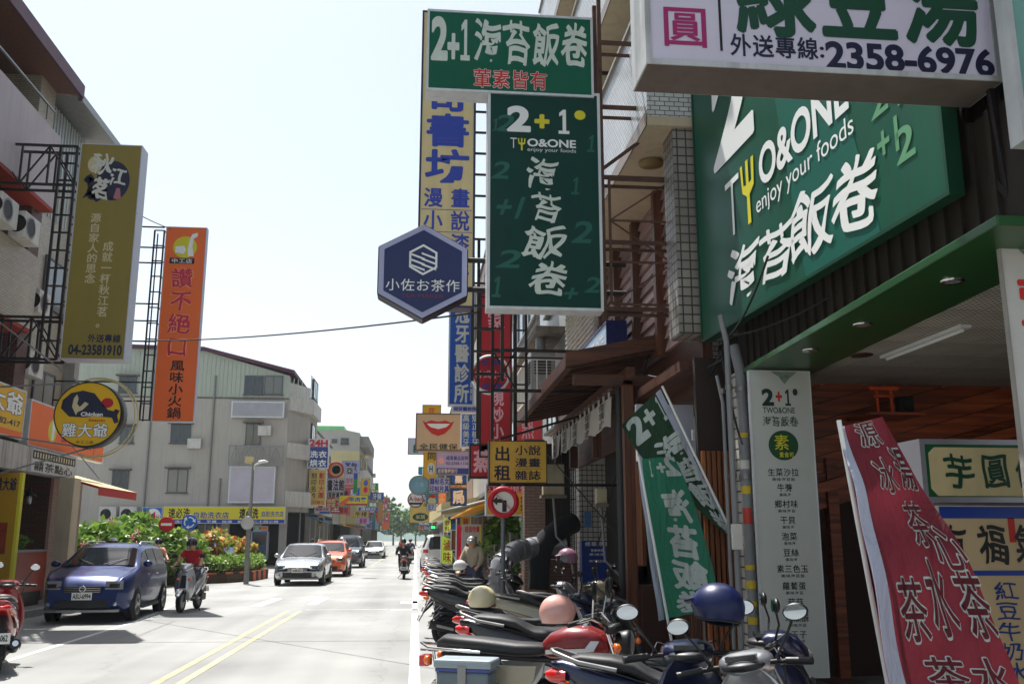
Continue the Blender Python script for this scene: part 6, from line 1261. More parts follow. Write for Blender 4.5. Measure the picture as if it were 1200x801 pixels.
# corner balconies and street front of the gray building
for z in (3.6, 6.6, 9.6):
    MB().slab([(xr_ + .2, yg + .2, z), (xr_ + 1.35, yg + 2.2, z), (xr_ + 1.4, 66.5, z), (xr_ + 1.12, 66.5, z), (xr_ + 1.0, yg + 2.5, z), (xr_ + .02, yg + .1, z)], (0, 0, .95)).build('balcony', wht_old, gb)
    for y in (64.6,): window(gb, xr_ + 1.1, y, z + 1.3, 2, 1.3, 'x+')
rw = [(345, 480, 63, 10, 60)]
q = MB()
for i in range(7): a_ = V((xr_ + 1.0, yg + 2.45, zr + .3)).lerp(V((xr_ + 1.08, 66.5, zr + .3)), i / 6); q.box(a_.x, a_.x + .06, a_.y, a_.y + .08, zr, zs[2] - .4)
q.build('window_mullion', wht, gb); MB().slab([(xr_ + 1.03, yg + 2.6, zr + .5), (xr_ + 1.12, 66.5, zr + .5), (xr_ + 1.14, 66.5, zr + .5), (xr_ + 1.05, yg + 2.6, zr + .5)], (0, 0, 1.5)).build('pane', glass_dark, gb)
# 24H sign and neighbours hanging over the far left pavement
def ls(name, lb_, px, Y, fc, it, **k): return bpx(name, lb_, 'sign', px, Y, fc, it, **k)
ls('laundry_hanging_sign', 'blue and white hanging sign reading 24H with four laundry characters', (361, 514, 385, 548), 62, mat('laundry_blue', (36, 60, 130), .4), [('#rect', (0, 0, 1, .27), box_face), ('24H', (.06, .03, .94, .25), red_p, dict(bold=.06, lift=2)), ('洗衣', (.08, .4, .92, .66), white_print, dict(bold=.04)), ('烘衣', (.08, .7, .92, .96), white_print, dict(bold=.04))], depth=.5, fw=.04)
ls('restaurant_sign', 'faded yellow vertical sign with two columns of characters under the 24H sign', (362, 550, 382, 592), 63, mat('dull_yellow_face', (206, 176, 90)), [('|刻印名片', (.1, .08, .45, .8), dgreen_p, dict(bold=.04)), ('|影印大圖', (.55, .08, .9, .8), redw, dict(bold=.04)), ('影印輸出', (.08, .85, .92, .97), redw)], depth=.4)
disc_sign('round orange and blue spiral emblem sign right of the 24H sign', 393.5, 550, 9.6, 66, mat('spiral_orange', (206, 110, 50), .45), redw, [('#disc', (.2, .16, .86, .84), cream), ('#disc', (.26, .22, .8, .78), orange), ('#disc', (.3, .3, .66, .68), dk_blue), ('#disc', (.5, .4, .74, .7), ink)], rimw=.09)
sg = [
 ('shop_sign', 'white sign with large black grass script characters left of the green strip', (383, 560, 404, 576), 70, box_face, [('書法館', (.02, .05, .98, .95), blk, dict(bold=.05))]),
 ('shop_sign', 'white sign with green and pink shapes above the far left shops', (404, 546, 415, 570), 72, box_face, [('亞', (.1, .05, .9, .4), dgreen_p, dict(bold=.05)), ('咖啡', (.1, .55, .9, .85), mag2), ('#rect', (0, .88, 1, 1), orange)]),
 ('shop_sign', 'tall narrow bright green strip sign in the far left row', (414, 554, 419, 578), 71, mat('strip_green', (30, 150, 70), .4), [('#rect', (0, 0, 1, .3), dk_blue)]),
 ('shop_sign', 'black and white lettered sign under the grass script sign', (384, 576, 403, 584), 68, wht_old, [('茶飲專賣', (.02, .05, .98, .95), blk, dict(bold=.05))]),
 ('shop_sign', 'yellow and red food sign with a slanting orange band', (397, 580, 431, 592), 66, ye, [('#poly', (0, 0, .5, 1), orange, dict(pts=[(0, .8), (.7, .1), (1, .2), (.3, 1)])), ('羊肉羹', (.35, .15, .95, .65), dk_blue, dict(bold=.06, lift=2)), ('#rect', (.2, .8, 1, 1), redw)]),
 ('shop_sign', 'small green sign with white characters right of the yellow food sign', (431, 588, 443, 594), 74, mat('shop_green', (30, 150, 80)), [('藥局', (.15, .1, .85, .9), white_print, dict(bold=.05))]),
 ('shop_sign', 'blue horizontal strip sign under the small green sign', (420, 594, 443, 598), 76, dk_blue, [('通訊行', (.1, .1, .9, .9), white_print)]),
 ('shop_sign', 'yellow vertical sign with a pink and blue figure near the cream house', (423, 560, 433, 580), 80, mat('amber_face', (224, 168, 30)), [('#disc', (.3, .1, .8, .45), MC['traffic_blue']), ('#disc', (.3, .5, .8, .85), mag2)]),
 ('shop_sign', 'pink and white strip sign low under the faded yellow sign', (362, 594, 387, 602), 64, box_face, [('#rect', (.0, .0, .25, 1), dgreen_p), ('檳榔冷飲', (.3, .1, .95, .5), redw, dict(bold=.05)), ('#rect', (.5, .6, 1, .9), dk_blue)]),
 ('shop_sign', 'dark green strip sign below the red octagon', (390, 590, 408, 594), 67, dgreen_p, [('家常麵食', (.05, .1, .95, .9), cream)]),
 ('shop_sign', 'faded notice sheet hanging low between the far left signs', (389, 602, 398, 614), 69, wht_old, []),
 ('shop_sign', 'cream and pink notice hanging next to the faded notice sheet', (398, 602, 406, 614), 70, cream, []),
 ('shop_sign', 'wide brownish sign with dark characters far down on the left', (414, 598, 432, 606), 84, mat('dull_yellow_face', (206, 176, 90)), [('牛排', (.1, .1, .9, .9), steel_dark, dict(bold=.05))]),
 ('shop_sign', 'lilac sign low in the far left distance', (418, 606, 433, 614), 88, mat('lilac_face', (170, 170, 220)), [('髮廊', (.2, .1, .8, .9), mag2, dict(bold=.04))]),
 ('shop_sign', 'orange vertical sign at the end of the left sign row', (443, 588, 449, 612), 100, mat('orange_tan', (214, 150, 90), .5), []),
 ('shop_sign', 'teal vertical sign in front of the tall gap at the left far end', (436, 600, 440, 620), 96, mat('teal_face', (20, 130, 150)), []),
 ('shop_sign', 'pink sign with white top near the far trees', (450, 606, 457, 612), 110, mat('coral_face', (220, 70, 76)), [('#rect', (.3, 0, .6, .4), white_print)]),
 ('shop_sign', 'orange brown low sign near the far trees on the left', (447, 613, 456, 620), 112, orange, []),
 ('shop_sign', 'dark yellow sign between the low left awnings', (372, 604, 380, 615), 66, mat('dull_yellow_face', (206, 176, 90)), [('#rect', (.2, .2, .8, .8), dgreen_p)])]
for nm, lb_, px, Y, fc, it in sg: ls(nm, lb_, px, Y, fc, it, depth=.3, frame=steel_grey, fw=.03, group='hanging shop signs far down the left side')
c = P(388, 589, Y=65); t = thing('octagon_sign', 'red eight sided sign with pale characters among the far left signs', 'sign', tuple(c)); rr_ = .42
MB().slab([V((c.x + rr_ * math.sin(a_), 65, c.z + rr_ * math.cos(a_))) for a_ in [R(22.5 + 45 * i) for i in range(8)]], (0, .2, 0)).build('casing', redw, t); letters(t, V((c.x - .3, 65, c.z + .3)), V((.6, 0, 0)), V((0, 0, -.6)), [('燒臘', (0, 0, 1, .5), cream, dict(bold=.05)), ('便當', (0, .5, 1, 1), cream, dict(bold=.05))])
# further left buildings
block('white balconied shop house beside the 24H sign', -1, -7.7, 67.6, 86, 9.6, wht_old, seed=12)
yb_ = thing('cream_gable_house', 'cream walled house with a bright green roof shed behind the far left signs', 'building', (-12, 92, 0)); Yc = 90; x0 = P(350, 560, Y=Yc).x; x1 = P(420, 560, Y=Yc).x; zt = P(400, 508, Y=Yc).z
crm = mat('cream_yellow_wall', (206, 194, 146), .8, 0, .1, .5, streak=.2); MB().box(x0, x1, Yc, Yc + 14, 3, P(400, 528, Y=Yc).z).build('wall', crm, yb_)
zz = P(400, 528, Y=Yc).z; xm = P(403, 503, Y=Yc).x; MB().slab([(x0, Yc, zz), (x1, Yc, zz), (x1, Yc, P(421, 507, Y=Yc).z), (xm, Yc, P(403, 503, Y=Yc).z), (x0, Yc, P(368, 505, Y=Yc).z)], (0, 10, 0)).build('gable', mat('pale_sheet', (176, 172, 164), .5, .1, .08, 1), yb_)
MB().box(P(367, 500, Y=Yc).x, P(403, 500, Y=Yc).x, Yc + .5, Yc + 6, zt, P(385, 498, Y=Yc).z).build('green_shed', mat('mint_sheet', (120, 200, 130), .5), yb_)
for u, v0, v1, wd in ((404, 513, 520, 9), (392, 514, 518, 6)): x, z, h_, w_ = wpx(u, v0, v1, wd, Yc); window(yb_, x, Yc, z, w_, h_, 'y-')
MB().box(x1, x1 + .8, Yc + .5, Yc + 13, 7, 8).build('balcony', wht_old, yb_); MB().box(x1, x1 + .8, Yc + .5, Yc + 13, 10.2, 11.2).build('balcony', conc, yb_)
for i in range(3): window(yb_, x1, Yc + 3 + 4 * i, 8.3, 1.8, 1.3, 'x+')
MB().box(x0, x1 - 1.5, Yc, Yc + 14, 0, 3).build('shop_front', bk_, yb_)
block('low shop house in front of the cream gable house', -1, -7.6, 86.2, 104.5, 7.5, conc, seed=13, proj=.5)
block('gray shop house past the cream gable house', -1, -7.5, 105, 132, 10.5, wht_old, seed=14)
block('narrow frame topped tower near the left far end', -1, -6.9, 133, 150, 14.2, conc, seed=15, parapets=False)
block('farthest house at the left end of the street', -1, -7.5, 151, 190, 9, conc_d, seed=16)
for i, (y0, y1, m_, lb_) in enumerate([(64, 72, MC['mid_blue_face'], 'blue grey shop awning below the 24H sign'), (74, 84, mat('green_awning', (50, 96, 80), .7), 'dark green shop awning in the far left row'), (86, 100, MC['awning_yellow'], 'yellow shop awning far down on the left'), (104, 124, red_sof, 'red brown shop awning near the left far end')]):
    solo(MB().slab([(-7.7, y0, 3.3), (-6.3, y0, 2.75), (-6.3, y1, 2.75), (-7.7, y1, 3.3)], (0, 0, .06)), 'shop_awning', m_, lb_, 'awning', 'awnings over the far left pavement')
ul = thing('street_lamp', 'slim grey lamp post at the far left kerb behind the silver car', 'street lamp', (-6.9, 66, 0)); x = P(350, 640, Y=62).x; MB().tube([(x, 62, 0), (x, 62, 4.3)], .06, 8).build('pole', steel_grey, ul); MB().box(x - .1, x + .1, 61.9, 62.1, 4.3, 4.5).build('lamp_head', wht, ul)

far = [('red', redw), ('yellow', ye), ('blue', dk_blue), ('white', box_face), ('green', MC['shop_green']), ('orange', orange), ('lilac', MC['lilac_face']), ('teal', MC['teal_face']), ('cream', cream), ('pink', MC['coral_face'])]
rdq = random.Random(21); used_ = set()
for sd_, X_, nm_ in ((-1, -7.0, 'left'), (1, 2.6, 'right')):
    for i in range(26):
        cn, cm = far[(i * 3 + (sd_ > 0)) % 10]; Y_ = 68 + i * 5 + rdq.uniform(-1, 1); hz_ = ('low', 'mid height', 'high')[i % 3]; z_ = (3.2, 5.0, 7.0)[i % 3] + rdq.uniform(-.4, .4); tall = i % 2
        w_, h_ = (rdq.uniform(.7, 1.0), rdq.uniform(1.8, 3.2)) if tall else (rdq.uniform(1.4, 2.0), rdq.uniform(.7, 1.1))
        x_ = X_ - sd_ * rdq.uniform(.0, .9) - (w_ if sd_ > 0 else 0)
        txt = rdq.choice(['茶飲', '藥局', '牙醫', '小吃', '眼鏡', '書局', '便當', '髮型']); lab = '%s %s %s shop sign far down the %s side, number of house rows away: %s' % (hz_, 'narrow upright' if tall else 'wide', cn, nm_, 'some')
        lab = '%s %s %s shop sign hanging %s down the %s side' % (hz_, 'upright' if tall else 'wide', cn, ('far', 'very far', 'farthest')[min(2, i // 10)], nm_)
        if lab in used_: lab = lab.replace('sign hanging', 'sign, the paler of two, hanging')
        used_.add(lab)
        board('shop_sign', lab, 'sign', x_, x_ + w_, z_, z_ + h_, Y_, cm, [('|' + txt if tall else txt, (.15, .08, .85, .92), white_print if cn in ('red', 'blue', 'green', 'teal') else MC['navy_print'], dict(bold=.03))], depth=.25, frame=steel_grey, fw=.03, group='hanging shop signs far down the %s side' % nm_)
# ---------------------------------------------------------------- scooters, motorcycle, cars, people
def paint(name, col, metal=.3, rough=.28): return mat(name, col, rough, metal, .06, 3, coat=.8, spec=.5)
p_blk = paint('scooter_black_paint', (22, 23, 26)); p_trim = mat('scooter_trim', (34, 34, 37), .45, 0, .1, 10)
pan2 = paint('scooter_panel_grey', (90, 92, 96))
plate_w = mat('plate_white', (222, 222, 216), .4, 0, 0)
def make_scooter(label='black scooter'):
    t = thing('scooter', label, 'scooter'); rw, fw = V((-.62, 0, .24)), V((.64, 0, .24))
    for c in (rw, fw):
        w_ = MB(); w_.lathe([(.03, -.055), (.05, -.05), (.13, -.035), (.155, -.045), (.165, -.04), (.165, .04), (.155, .045), (.13, .035), (.05, .05), (.03, .055)], c, (0, 1, 0), 22); o = w_.build('wheel', steel_grey if c is fw else p_trim, t)
        k = MB(); k.lathe([(.163, -.042), (.2, -.058), (.228, -.045), (.24, -.015), (.24, .015), (.228, .045), (.2, .058), (.163, .042)], c, (0, 1, 0), 26); k.build('tyre', rubber, o)
        sp = MB()
        for i in range(5): a = 2 * math.pi * i / 5; sp.bar(c + V((.04 * math.cos(a), 0, .04 * math.sin(a))), c + V((.15 * math.cos(a), 0, .15 * math.sin(a))), .03, .03)
        sp.build('spoke', steel_grey, o)
    b = MB().sup([(-1.02, 0, .85, .03, .02), (-.95, 0, .83, .075, .055), (-.8, 0, .765, .125, .1), (-.62, 0, .69, .16, .135), (-.4, 0, .62, .18, .16), (-.18, 0, .55, .18, .18), (-.04, 0, .46, .165, .15), (.06, 0, .37, .15, .06)], 18, 2.7)
    b.build('rear_body', p_blk, t)
    b = MB()
    for s in (-1, 1): b.slab([(-.86, s * .128, .70), (-.5, s * .182, .60), (-.2, s * .186, .5), (-.3, s * .186, .44), (-.62, s * .17, .56)], (0, s * .008, 0))
    b.build('side_panel', pan2, t)
    b = MB().sup([(-.9, 0, .885, .05, .015, .05), (-.84, 0, .885, .09, .035), (-.66, 0, .87, .125, .045), (-.52, 0, .845, .14, .05), (-.44, 0, .8, .145, .045), (-.36, 0, .765, .16, .045), (-.18, 0, .75, .16, .05), (-.02, 0, .76, .12, .05), (.05, 0, .75, .07, .03)], 16, 2.6); b.build('seat', blk_seat, t)
    MB().sup([(-.1, 0, .36, .15, .1), (.1, 0, .3, .17, .045), (.38, 0, .3, .17, .045), (.5, 0, .42, .15, .05)], 14, 3.2).build('floorboard', p_trim, t)
    # leg shield: loft upwards
    b = MB(); secs = [(.46, .26, .13, .05), (.52, .4, .2, .06), (.52, .55, .235, .06), (.48, .7, .225, .065), (.43, .82, .19, .07), (.38, .92, .14, .07), (.35, .98, .08, .05)]
    rg = []
    for x, z, hw, th in secs:
        r = []
        for k in range(18):
            a = 2 * math.pi * k / 18; r.append(V((x + th * math.copysign(abs(math.sin(a)) ** .8, math.sin(a)) - .09 * (abs(math.cos(a)) ** 2), hw * math.copysign(abs(math.cos(a)) ** .8, math.cos(a)), z)))
        rg.append(r)
    b.rings(rg); b.build('front_shield', p_blk, t)
    b = MB()
    b.slab([(.575, -.07, .52), (.575, .07, .52), (.52, .05, .8), (.52, -.05, .8)], (.012, 0, .004)); b.build('front_grille', p_trim, t)
    for s in (-1, 1): MB().ball((.53, s * .13, .72), (.03, .045, .03), 10, 6).build('turn_signal', amber_lens, t)
    MB().sup([(.42, 0, .3, .05, .04), (.5, 0, .44, .06, .05), (.62, 0, .52, .075, .02), (.78, 0, .5, .075, .015), (.9, 0, .4, .06, .015), (.93, 0, .36, .04, .012)], 12, 3).build('front_fender', p_blk, t)
    f_ = MB()
    for s in (-1, 1): f_.cyl((.64, s * .07, .24), (.48, s * .07, .68), .018, 8)
    f_.build('fork', steel_dark, t)
    c = MB().sup([(.2, 0, 1.0, .06, .03), (.27, 0, 1.01, .13, .055), (.36, 0, 1.0, .15, .075), (.44, 0, .97, .12, .075), (.5, 0, .93, .07, .05), (.52, 0, .91, .03, .02)], 16, 2.5); c.build('handlebar_cover', p_blk, t)
    MB().sup([(.46, 0, .95, .085, .04), (.505, 0, .935, .06, .035), (.53, 0, .925, .03, .02)], 14, 2.3).build('headlight', clear_lens, t)
    MB().box(.2, .26, -.08, .08, 1.03, 1.055).build('speedometer', glass_dark, t)
    h = MB(); h.tube([(.24, -.35, .99), (.3, -.18, 1.0), (.32, 0, 1.0), (.3, .18, 1.0), (.24, .35, .99)], .013, 8); hb = h.build('handlebar', steel_dark, t)
    for s in (-1, 1):
        MB().tube([(.27, s * .22, 1.0), (.235, s * .35, .99)], .02, 10).build('grip', blk, hb); MB().bar((.32, s * .18, .985), (.3, s * .34, .975), .012).build('brake_lever', steel_grey, hb)
        m = MB(); m.tube([(.3, s * .17, 1.02), (.32, s * .24, 1.12), (.3, s * .29, 1.2)], .007, 6); mm = m.build('mirror', blk, t)
        m = MB(); m.ball((.3, s * .31, 1.23), (.022, .068, .045), 14, 8); m.build('mirror_head', blk, mm)
        m = MB(); m.lathe([(0, 0), (.9, 0)], (0, 0, 0), (-1, 0, 0), 16); m.v = [(.278 + .0, s * .31 + q[1] * .064, 1.23 + q[2] * .041) for q in m.v]; m.build('mirror_glass', mirror_glass, mm)
    e = MB().sup([(-.75, -.06, .27, .03, .06), (-.6, -.03, .28, .1, .1), (-.3, 0, .28, .11, .09), (-.1, 0, .3, .1, .07)], 12, 3); e.build('engine', steel_dark, t)
    x = MB(); x.tube([(-.2, -.1, .2), (-.4, -.15, .22), (-.5, -.16, .26)], .018, 8); x.tube([(-.48, -.165, .26), (-.9, -.185, .36)], [.05, .062], 14); xo = x.build('exhaust', p_trim, t); MB().tube([(-.9, -.185, .36), (-.93, -.187, .367)], .035, 12).build('tail_pipe', chrome, xo); MB().slab([(-.55, -.228, .3), (-.8, -.245, .36), (-.8, -.245, .32), (-.55, -.228, .26)], (0, -.006, 0)).build('heat_shield', steel_grey, xo)
    q = MB()
    for s in (-1, 1): q.tube([(.27, s * .2, 1.0), (.36, s * .16, 1.06), (.42, s * .08, 1.03), (.43, s * .05, .95)], .005, 5)
    q.tube([(.3, -.2, .98), (.5, -.16, .8), (.6, -.1, .5), (.64, -.08, .26)], .005, 5); tag(q.build('brake_cable', wire_b, t), kind='stuff')
    q = MB()
    for s in (-1, 1): q.tube([(-.86, s * .1, .85), (-.62, s * .14, .82), (-.3, s * .168, .73), (-.08, s * .15, .73)], .005, 5); q.tube([(-.9, s * .09, .745), (-.6, s * .172, .66), (-.25, s * .19, .56)], .003, 4); q.tube([(.5, s * .2, .42), (.5, s * .225, .6), (.43, s * .19, .8)], .003, 4)
    tag(q.build('panel_seam', blk, t), kind='stuff')
    MB().box(-.14, .06, -.2, -.165, .26, .3).box(-.14, .06, .165, .2, .26, .3).build('foot_peg', steel_grey, t); MB().ball((.25, 0, 1.0), (.1, .12, .03), 10, 6).build('instrument_hood', p_trim, t)
    MB().box(-.5, -.86, .08, .13, .2, .36).build('drive_case', steel_dark, t, .02)
    s_ = MB(); s_.tube([(-.72, .12, .5), (-.66, .1, .3)], .022, 8); s_.build('shock_absorber', steel_grey, t)
    g = MB(); g.tube([(-.62, .15, .84), (-.85, .14, .88), (-1.0, .08, .93), (-1.02, 0, .935), (-1.0, -.08, .93), (-.85, -.14, .88), (-.62, -.15, .84)], .013, 8); g.build('grab_rail', steel_grey, t)
    MB().sup([(-1.06, 0, .79, .03, .02), (-1.02, 0, .79, .095, .04), (-.93, 0, .785, .11, .045)], 12, 3).build('tail_light', red_lens, t)
    for s in (-1, 1): MB().ball((-.95, s * .115, .72), (.045, .02, .022), 8, 6).build('turn_signal', amber_lens, t)
    MB().sup([(-.84, 0, .66, .07, .03), (-.98, 0, .52, .07, .015), (-1.06, 0, .38, .06, .01)], 10, 3.5).build('rear_fender', p_trim, t)
    q = MB().slab([(-1.035, -.13, .5), (-1.035, .13, .5), (-1.085, .13, .38), (-1.085, -.13, .38)], (-.006, 0, -.002)); pl = q.build('number_plate', plate_w, t)
    MB().text(random.choice(['GGF-215', 'MKZ-380', '837-LQN', 'NBX-062']), V((-1.045, .11, .487)), V((0, -.22, 0)), V((-.042, 0, -.09)), (.04, .1, .96, .9), bold=.03).build('lettering', blk, pl)
    MB().tube([(-.15, .1, .2), (-.05, .2, .1), (0, .25, .01)], .012, 6).build('kickstand', steel_dark, t)
    MB().sup([(-.55, 0, .48, .09, .02), (-.75, 0, .5, .085, .015), (-.88, 0, .38, .07, .01)], 10, 3).build('mudguard', p_trim, t)
    return t
sc0 = make_scooter(); GRP = 'scooters parked in a row at the right kerb'
def col(n, c, m=.3): return paint(n, c, m)
silver = col('silver_paint', (176, 178, 182), .6); beige_p = col('beige_grey_paint', (150, 142, 120)); red_p2 = col('deep_red_paint', (130, 16, 24)); nblue = col('night_blue_paint', (16, 26, 60)); whp = col('pearl_white_paint', (216, 216, 212), .1)
cobalt = col('cobalt_paint', (20, 50, 130))
S = lambda body, panel=None: {'scooter_black_paint': body, **({'scooter_panel_grey': panel} if panel else {})}
spots = [  # tail x, tail y, heading(deg, 0 = front to +X), swap, label
    (.84, 6.0, -14, S(nblue, silver), 'dark scooter with silver side panels right in front of the red tanked motorcycle'),
    (.46, 9.0, -14, S(p_blk, silver), 'black scooter right behind the red tanked motorcycle'),
    (.42, 10.3, -8, S(nblue, red_p2), 'dark scooter with red side panel, fourth from the front of the row'),
    (.9, 11.9, -2, S(beige_p, silver), 'beige grey scooter standing deeper in the row by the silver duct'),
    (.12, 14.7, 8, S(p_blk, p_trim), 'all black scooter whose tail sticks out farthest into the road'),
    (.2, 16.5, 2, S(p_blk, silver), 'black scooter with silver panels behind the all black one'),
    (.25, 18.1, -3, S(pan2, p_trim), 'grey scooter two places behind the all black one'),
    (.3, 19.5, 4, S(whp, silver), 'first pearl white scooter from the camera'),
    (.28, 20.9, -2, S(red_p2, p_trim), 'deep red scooter beside the man in the grey helmet'),
    (.22, 24.6, 3, S(cobalt, p_trim), 'cobalt blue scooter with its tail to the road behind the man'),
    (.2, 26.2, 0, S(p_blk, p_trim), 'black scooter next to the cobalt blue one'),
    (.3, 27.8, 3, S(whp, red_p2), 'white scooter with red panels farther down the kerb'),
    (.3, 30, -2, S(silver, p_trim), 'silver scooter near the lime flag'),
    (.25, 32, 2, S(nblue, p_trim), 'dark blue scooter far down the kerb near the white van'),
    (1.35, 12.9, 12, S(p_blk, silver), 'black scooter in the second row under the spotted helmet'),
    (.7, 13.3, 4, S(silver, p_trim), 'silver scooter in front of the all black one'),
    (.3, 34.5, 0, S(red_p2, p_trim), 'small red scooter far down the kerb'), (.3, 37, 0, S(p_blk, silver), 'farthest black scooter of the row'),
    (.3, 40, 0, S(whp, silver), 'farthest white scooter of the row'), (1.7, 4.5, 74, S(silver, silver), 'silver scooter closest to the camera with bright mirrors'), (1.4, 3.4, 80, S(nblue, nblue), 'dark blue scooter beside the silver one with its handlebar near the blue helmet')]
scoot = []
for i, (x, y, a, sw, lb_) in enumerate(spots):
    a = R(a); org = (x + 1.03 * math.cos(a), y + 1.03 * math.sin(a), 0); gz = .0 if x < 1.2 else .0
    if i == 19: org = (P(893, 772, Z=1.0).x - .08, P(893, 772, Z=1.0).y - .3, 0)
    if i == 20: org = (P(815, 765, Z=1.0).x - .05, P(815, 765, Z=1.0).y - .3, 0)
    if 0: org = (org[0], org[1], .0)
    scoot.append((i, org, a, sw, lb_))
for i, org, a, sw, lb_ in scoot[1:]: clone(sc0, org, a + R(random.uniform(-13, 13)), lb_, GRP, sw, tilt=R(random.choice([-9, -7, -3, 0, 4])), scale=random.uniform(.94, 1.04))
i, org, a, sw, lb_ = scoot[0]; move(sc0, org, a, sw); sc0['label'] = lb_; sc0['group'] = GRP

# helmets
def helmet_mesh(m_shell, col_in=None, tophalf=False):
    pass
def make_helmet(label, c, rz, m, vis=None, s=1.0, tilt=0, group=None):
    t = thing('helmet', label, 'helmet', c, group); t.rotation_euler = (tilt, 0, rz); t.scale = (s,) * 3; ORG[t.name] = V()
    rg = []; n = 22
    for i in range(11):
        th = math.pi * .5 * i / 7.2; z = .135 * math.cos(th); q = .13 * math.sin(th)
        rg.append([V(((q + (.012 if math.cos(a) < 0 else 0)) * math.cos(a) * 1.08, q * math.sin(a) * .95, z + (.035 * max(0, math.cos(a)) ** 2 if i > 7 else 0) + (.0 if i < 10 else -.0))) for a in [2 * math.pi * k / n for k in range(n)]])
    rg[0] = [p * 1 for p in rg[0]]; MB().rings(rg, False).build('shell', m, t)
    MB().tube([rg[-1][k % n] for k in range(n + 1)], .006, 6, False).build('rim_band', blk, t)
    if vis: 
        vr = [[V((.135 * math.cos(a) * 1.1, .135 * math.sin(a), z)) for a in [R(-75 + 10 * k) for k in range(16)]] for z in (.03, -.0, -.05)]; vr[2] = [p * 1.03 for p in vr[2]]; MB().rings(vr, False, True, False).build('visor', vis, t)
    MB().sup([(.1, 0, .045, .07, .008), (.17, 0, .03, .05, .006)], 10, 3).build('peak', m, t)
    return t
smoke = mat('smoke_visor', (30, 30, 34), .08, 0, 0, spec=.8)
make_helmet('cream open helmet resting on a scooter seat', (.72, 10.25, .98), R(15), paint('helmet_cream', (206, 196, 160), 0), None, 1.05)
make_helmet('pale pink helmet resting behind the red fuel tank', (1.22, 8.2, .99), R(20), paint('helmet_pink', (214, 160, 150), 0), None, 1.12)
make_helmet('matt dark blue helmet hanging on the mirror of the dark blue scooter', tuple(P(840, 712, Y=5.15)), R(150), mat('helmet_blue', (14, 26, 70), .35, .1, .06, 5), None, 1.0, R(12))
make_helmet('small spotted purple helmet by the brown brick wall', (2.0, 12.6, 1.36), R(190), mat('helmet_spotted', (140, 100, 120), .4, 0, .5, 20), smoke, .95)
make_helmet('white and red helmet on a far scooter beside the man', (.95, 20.4, 1.04), 0, whp, None, 1.0)

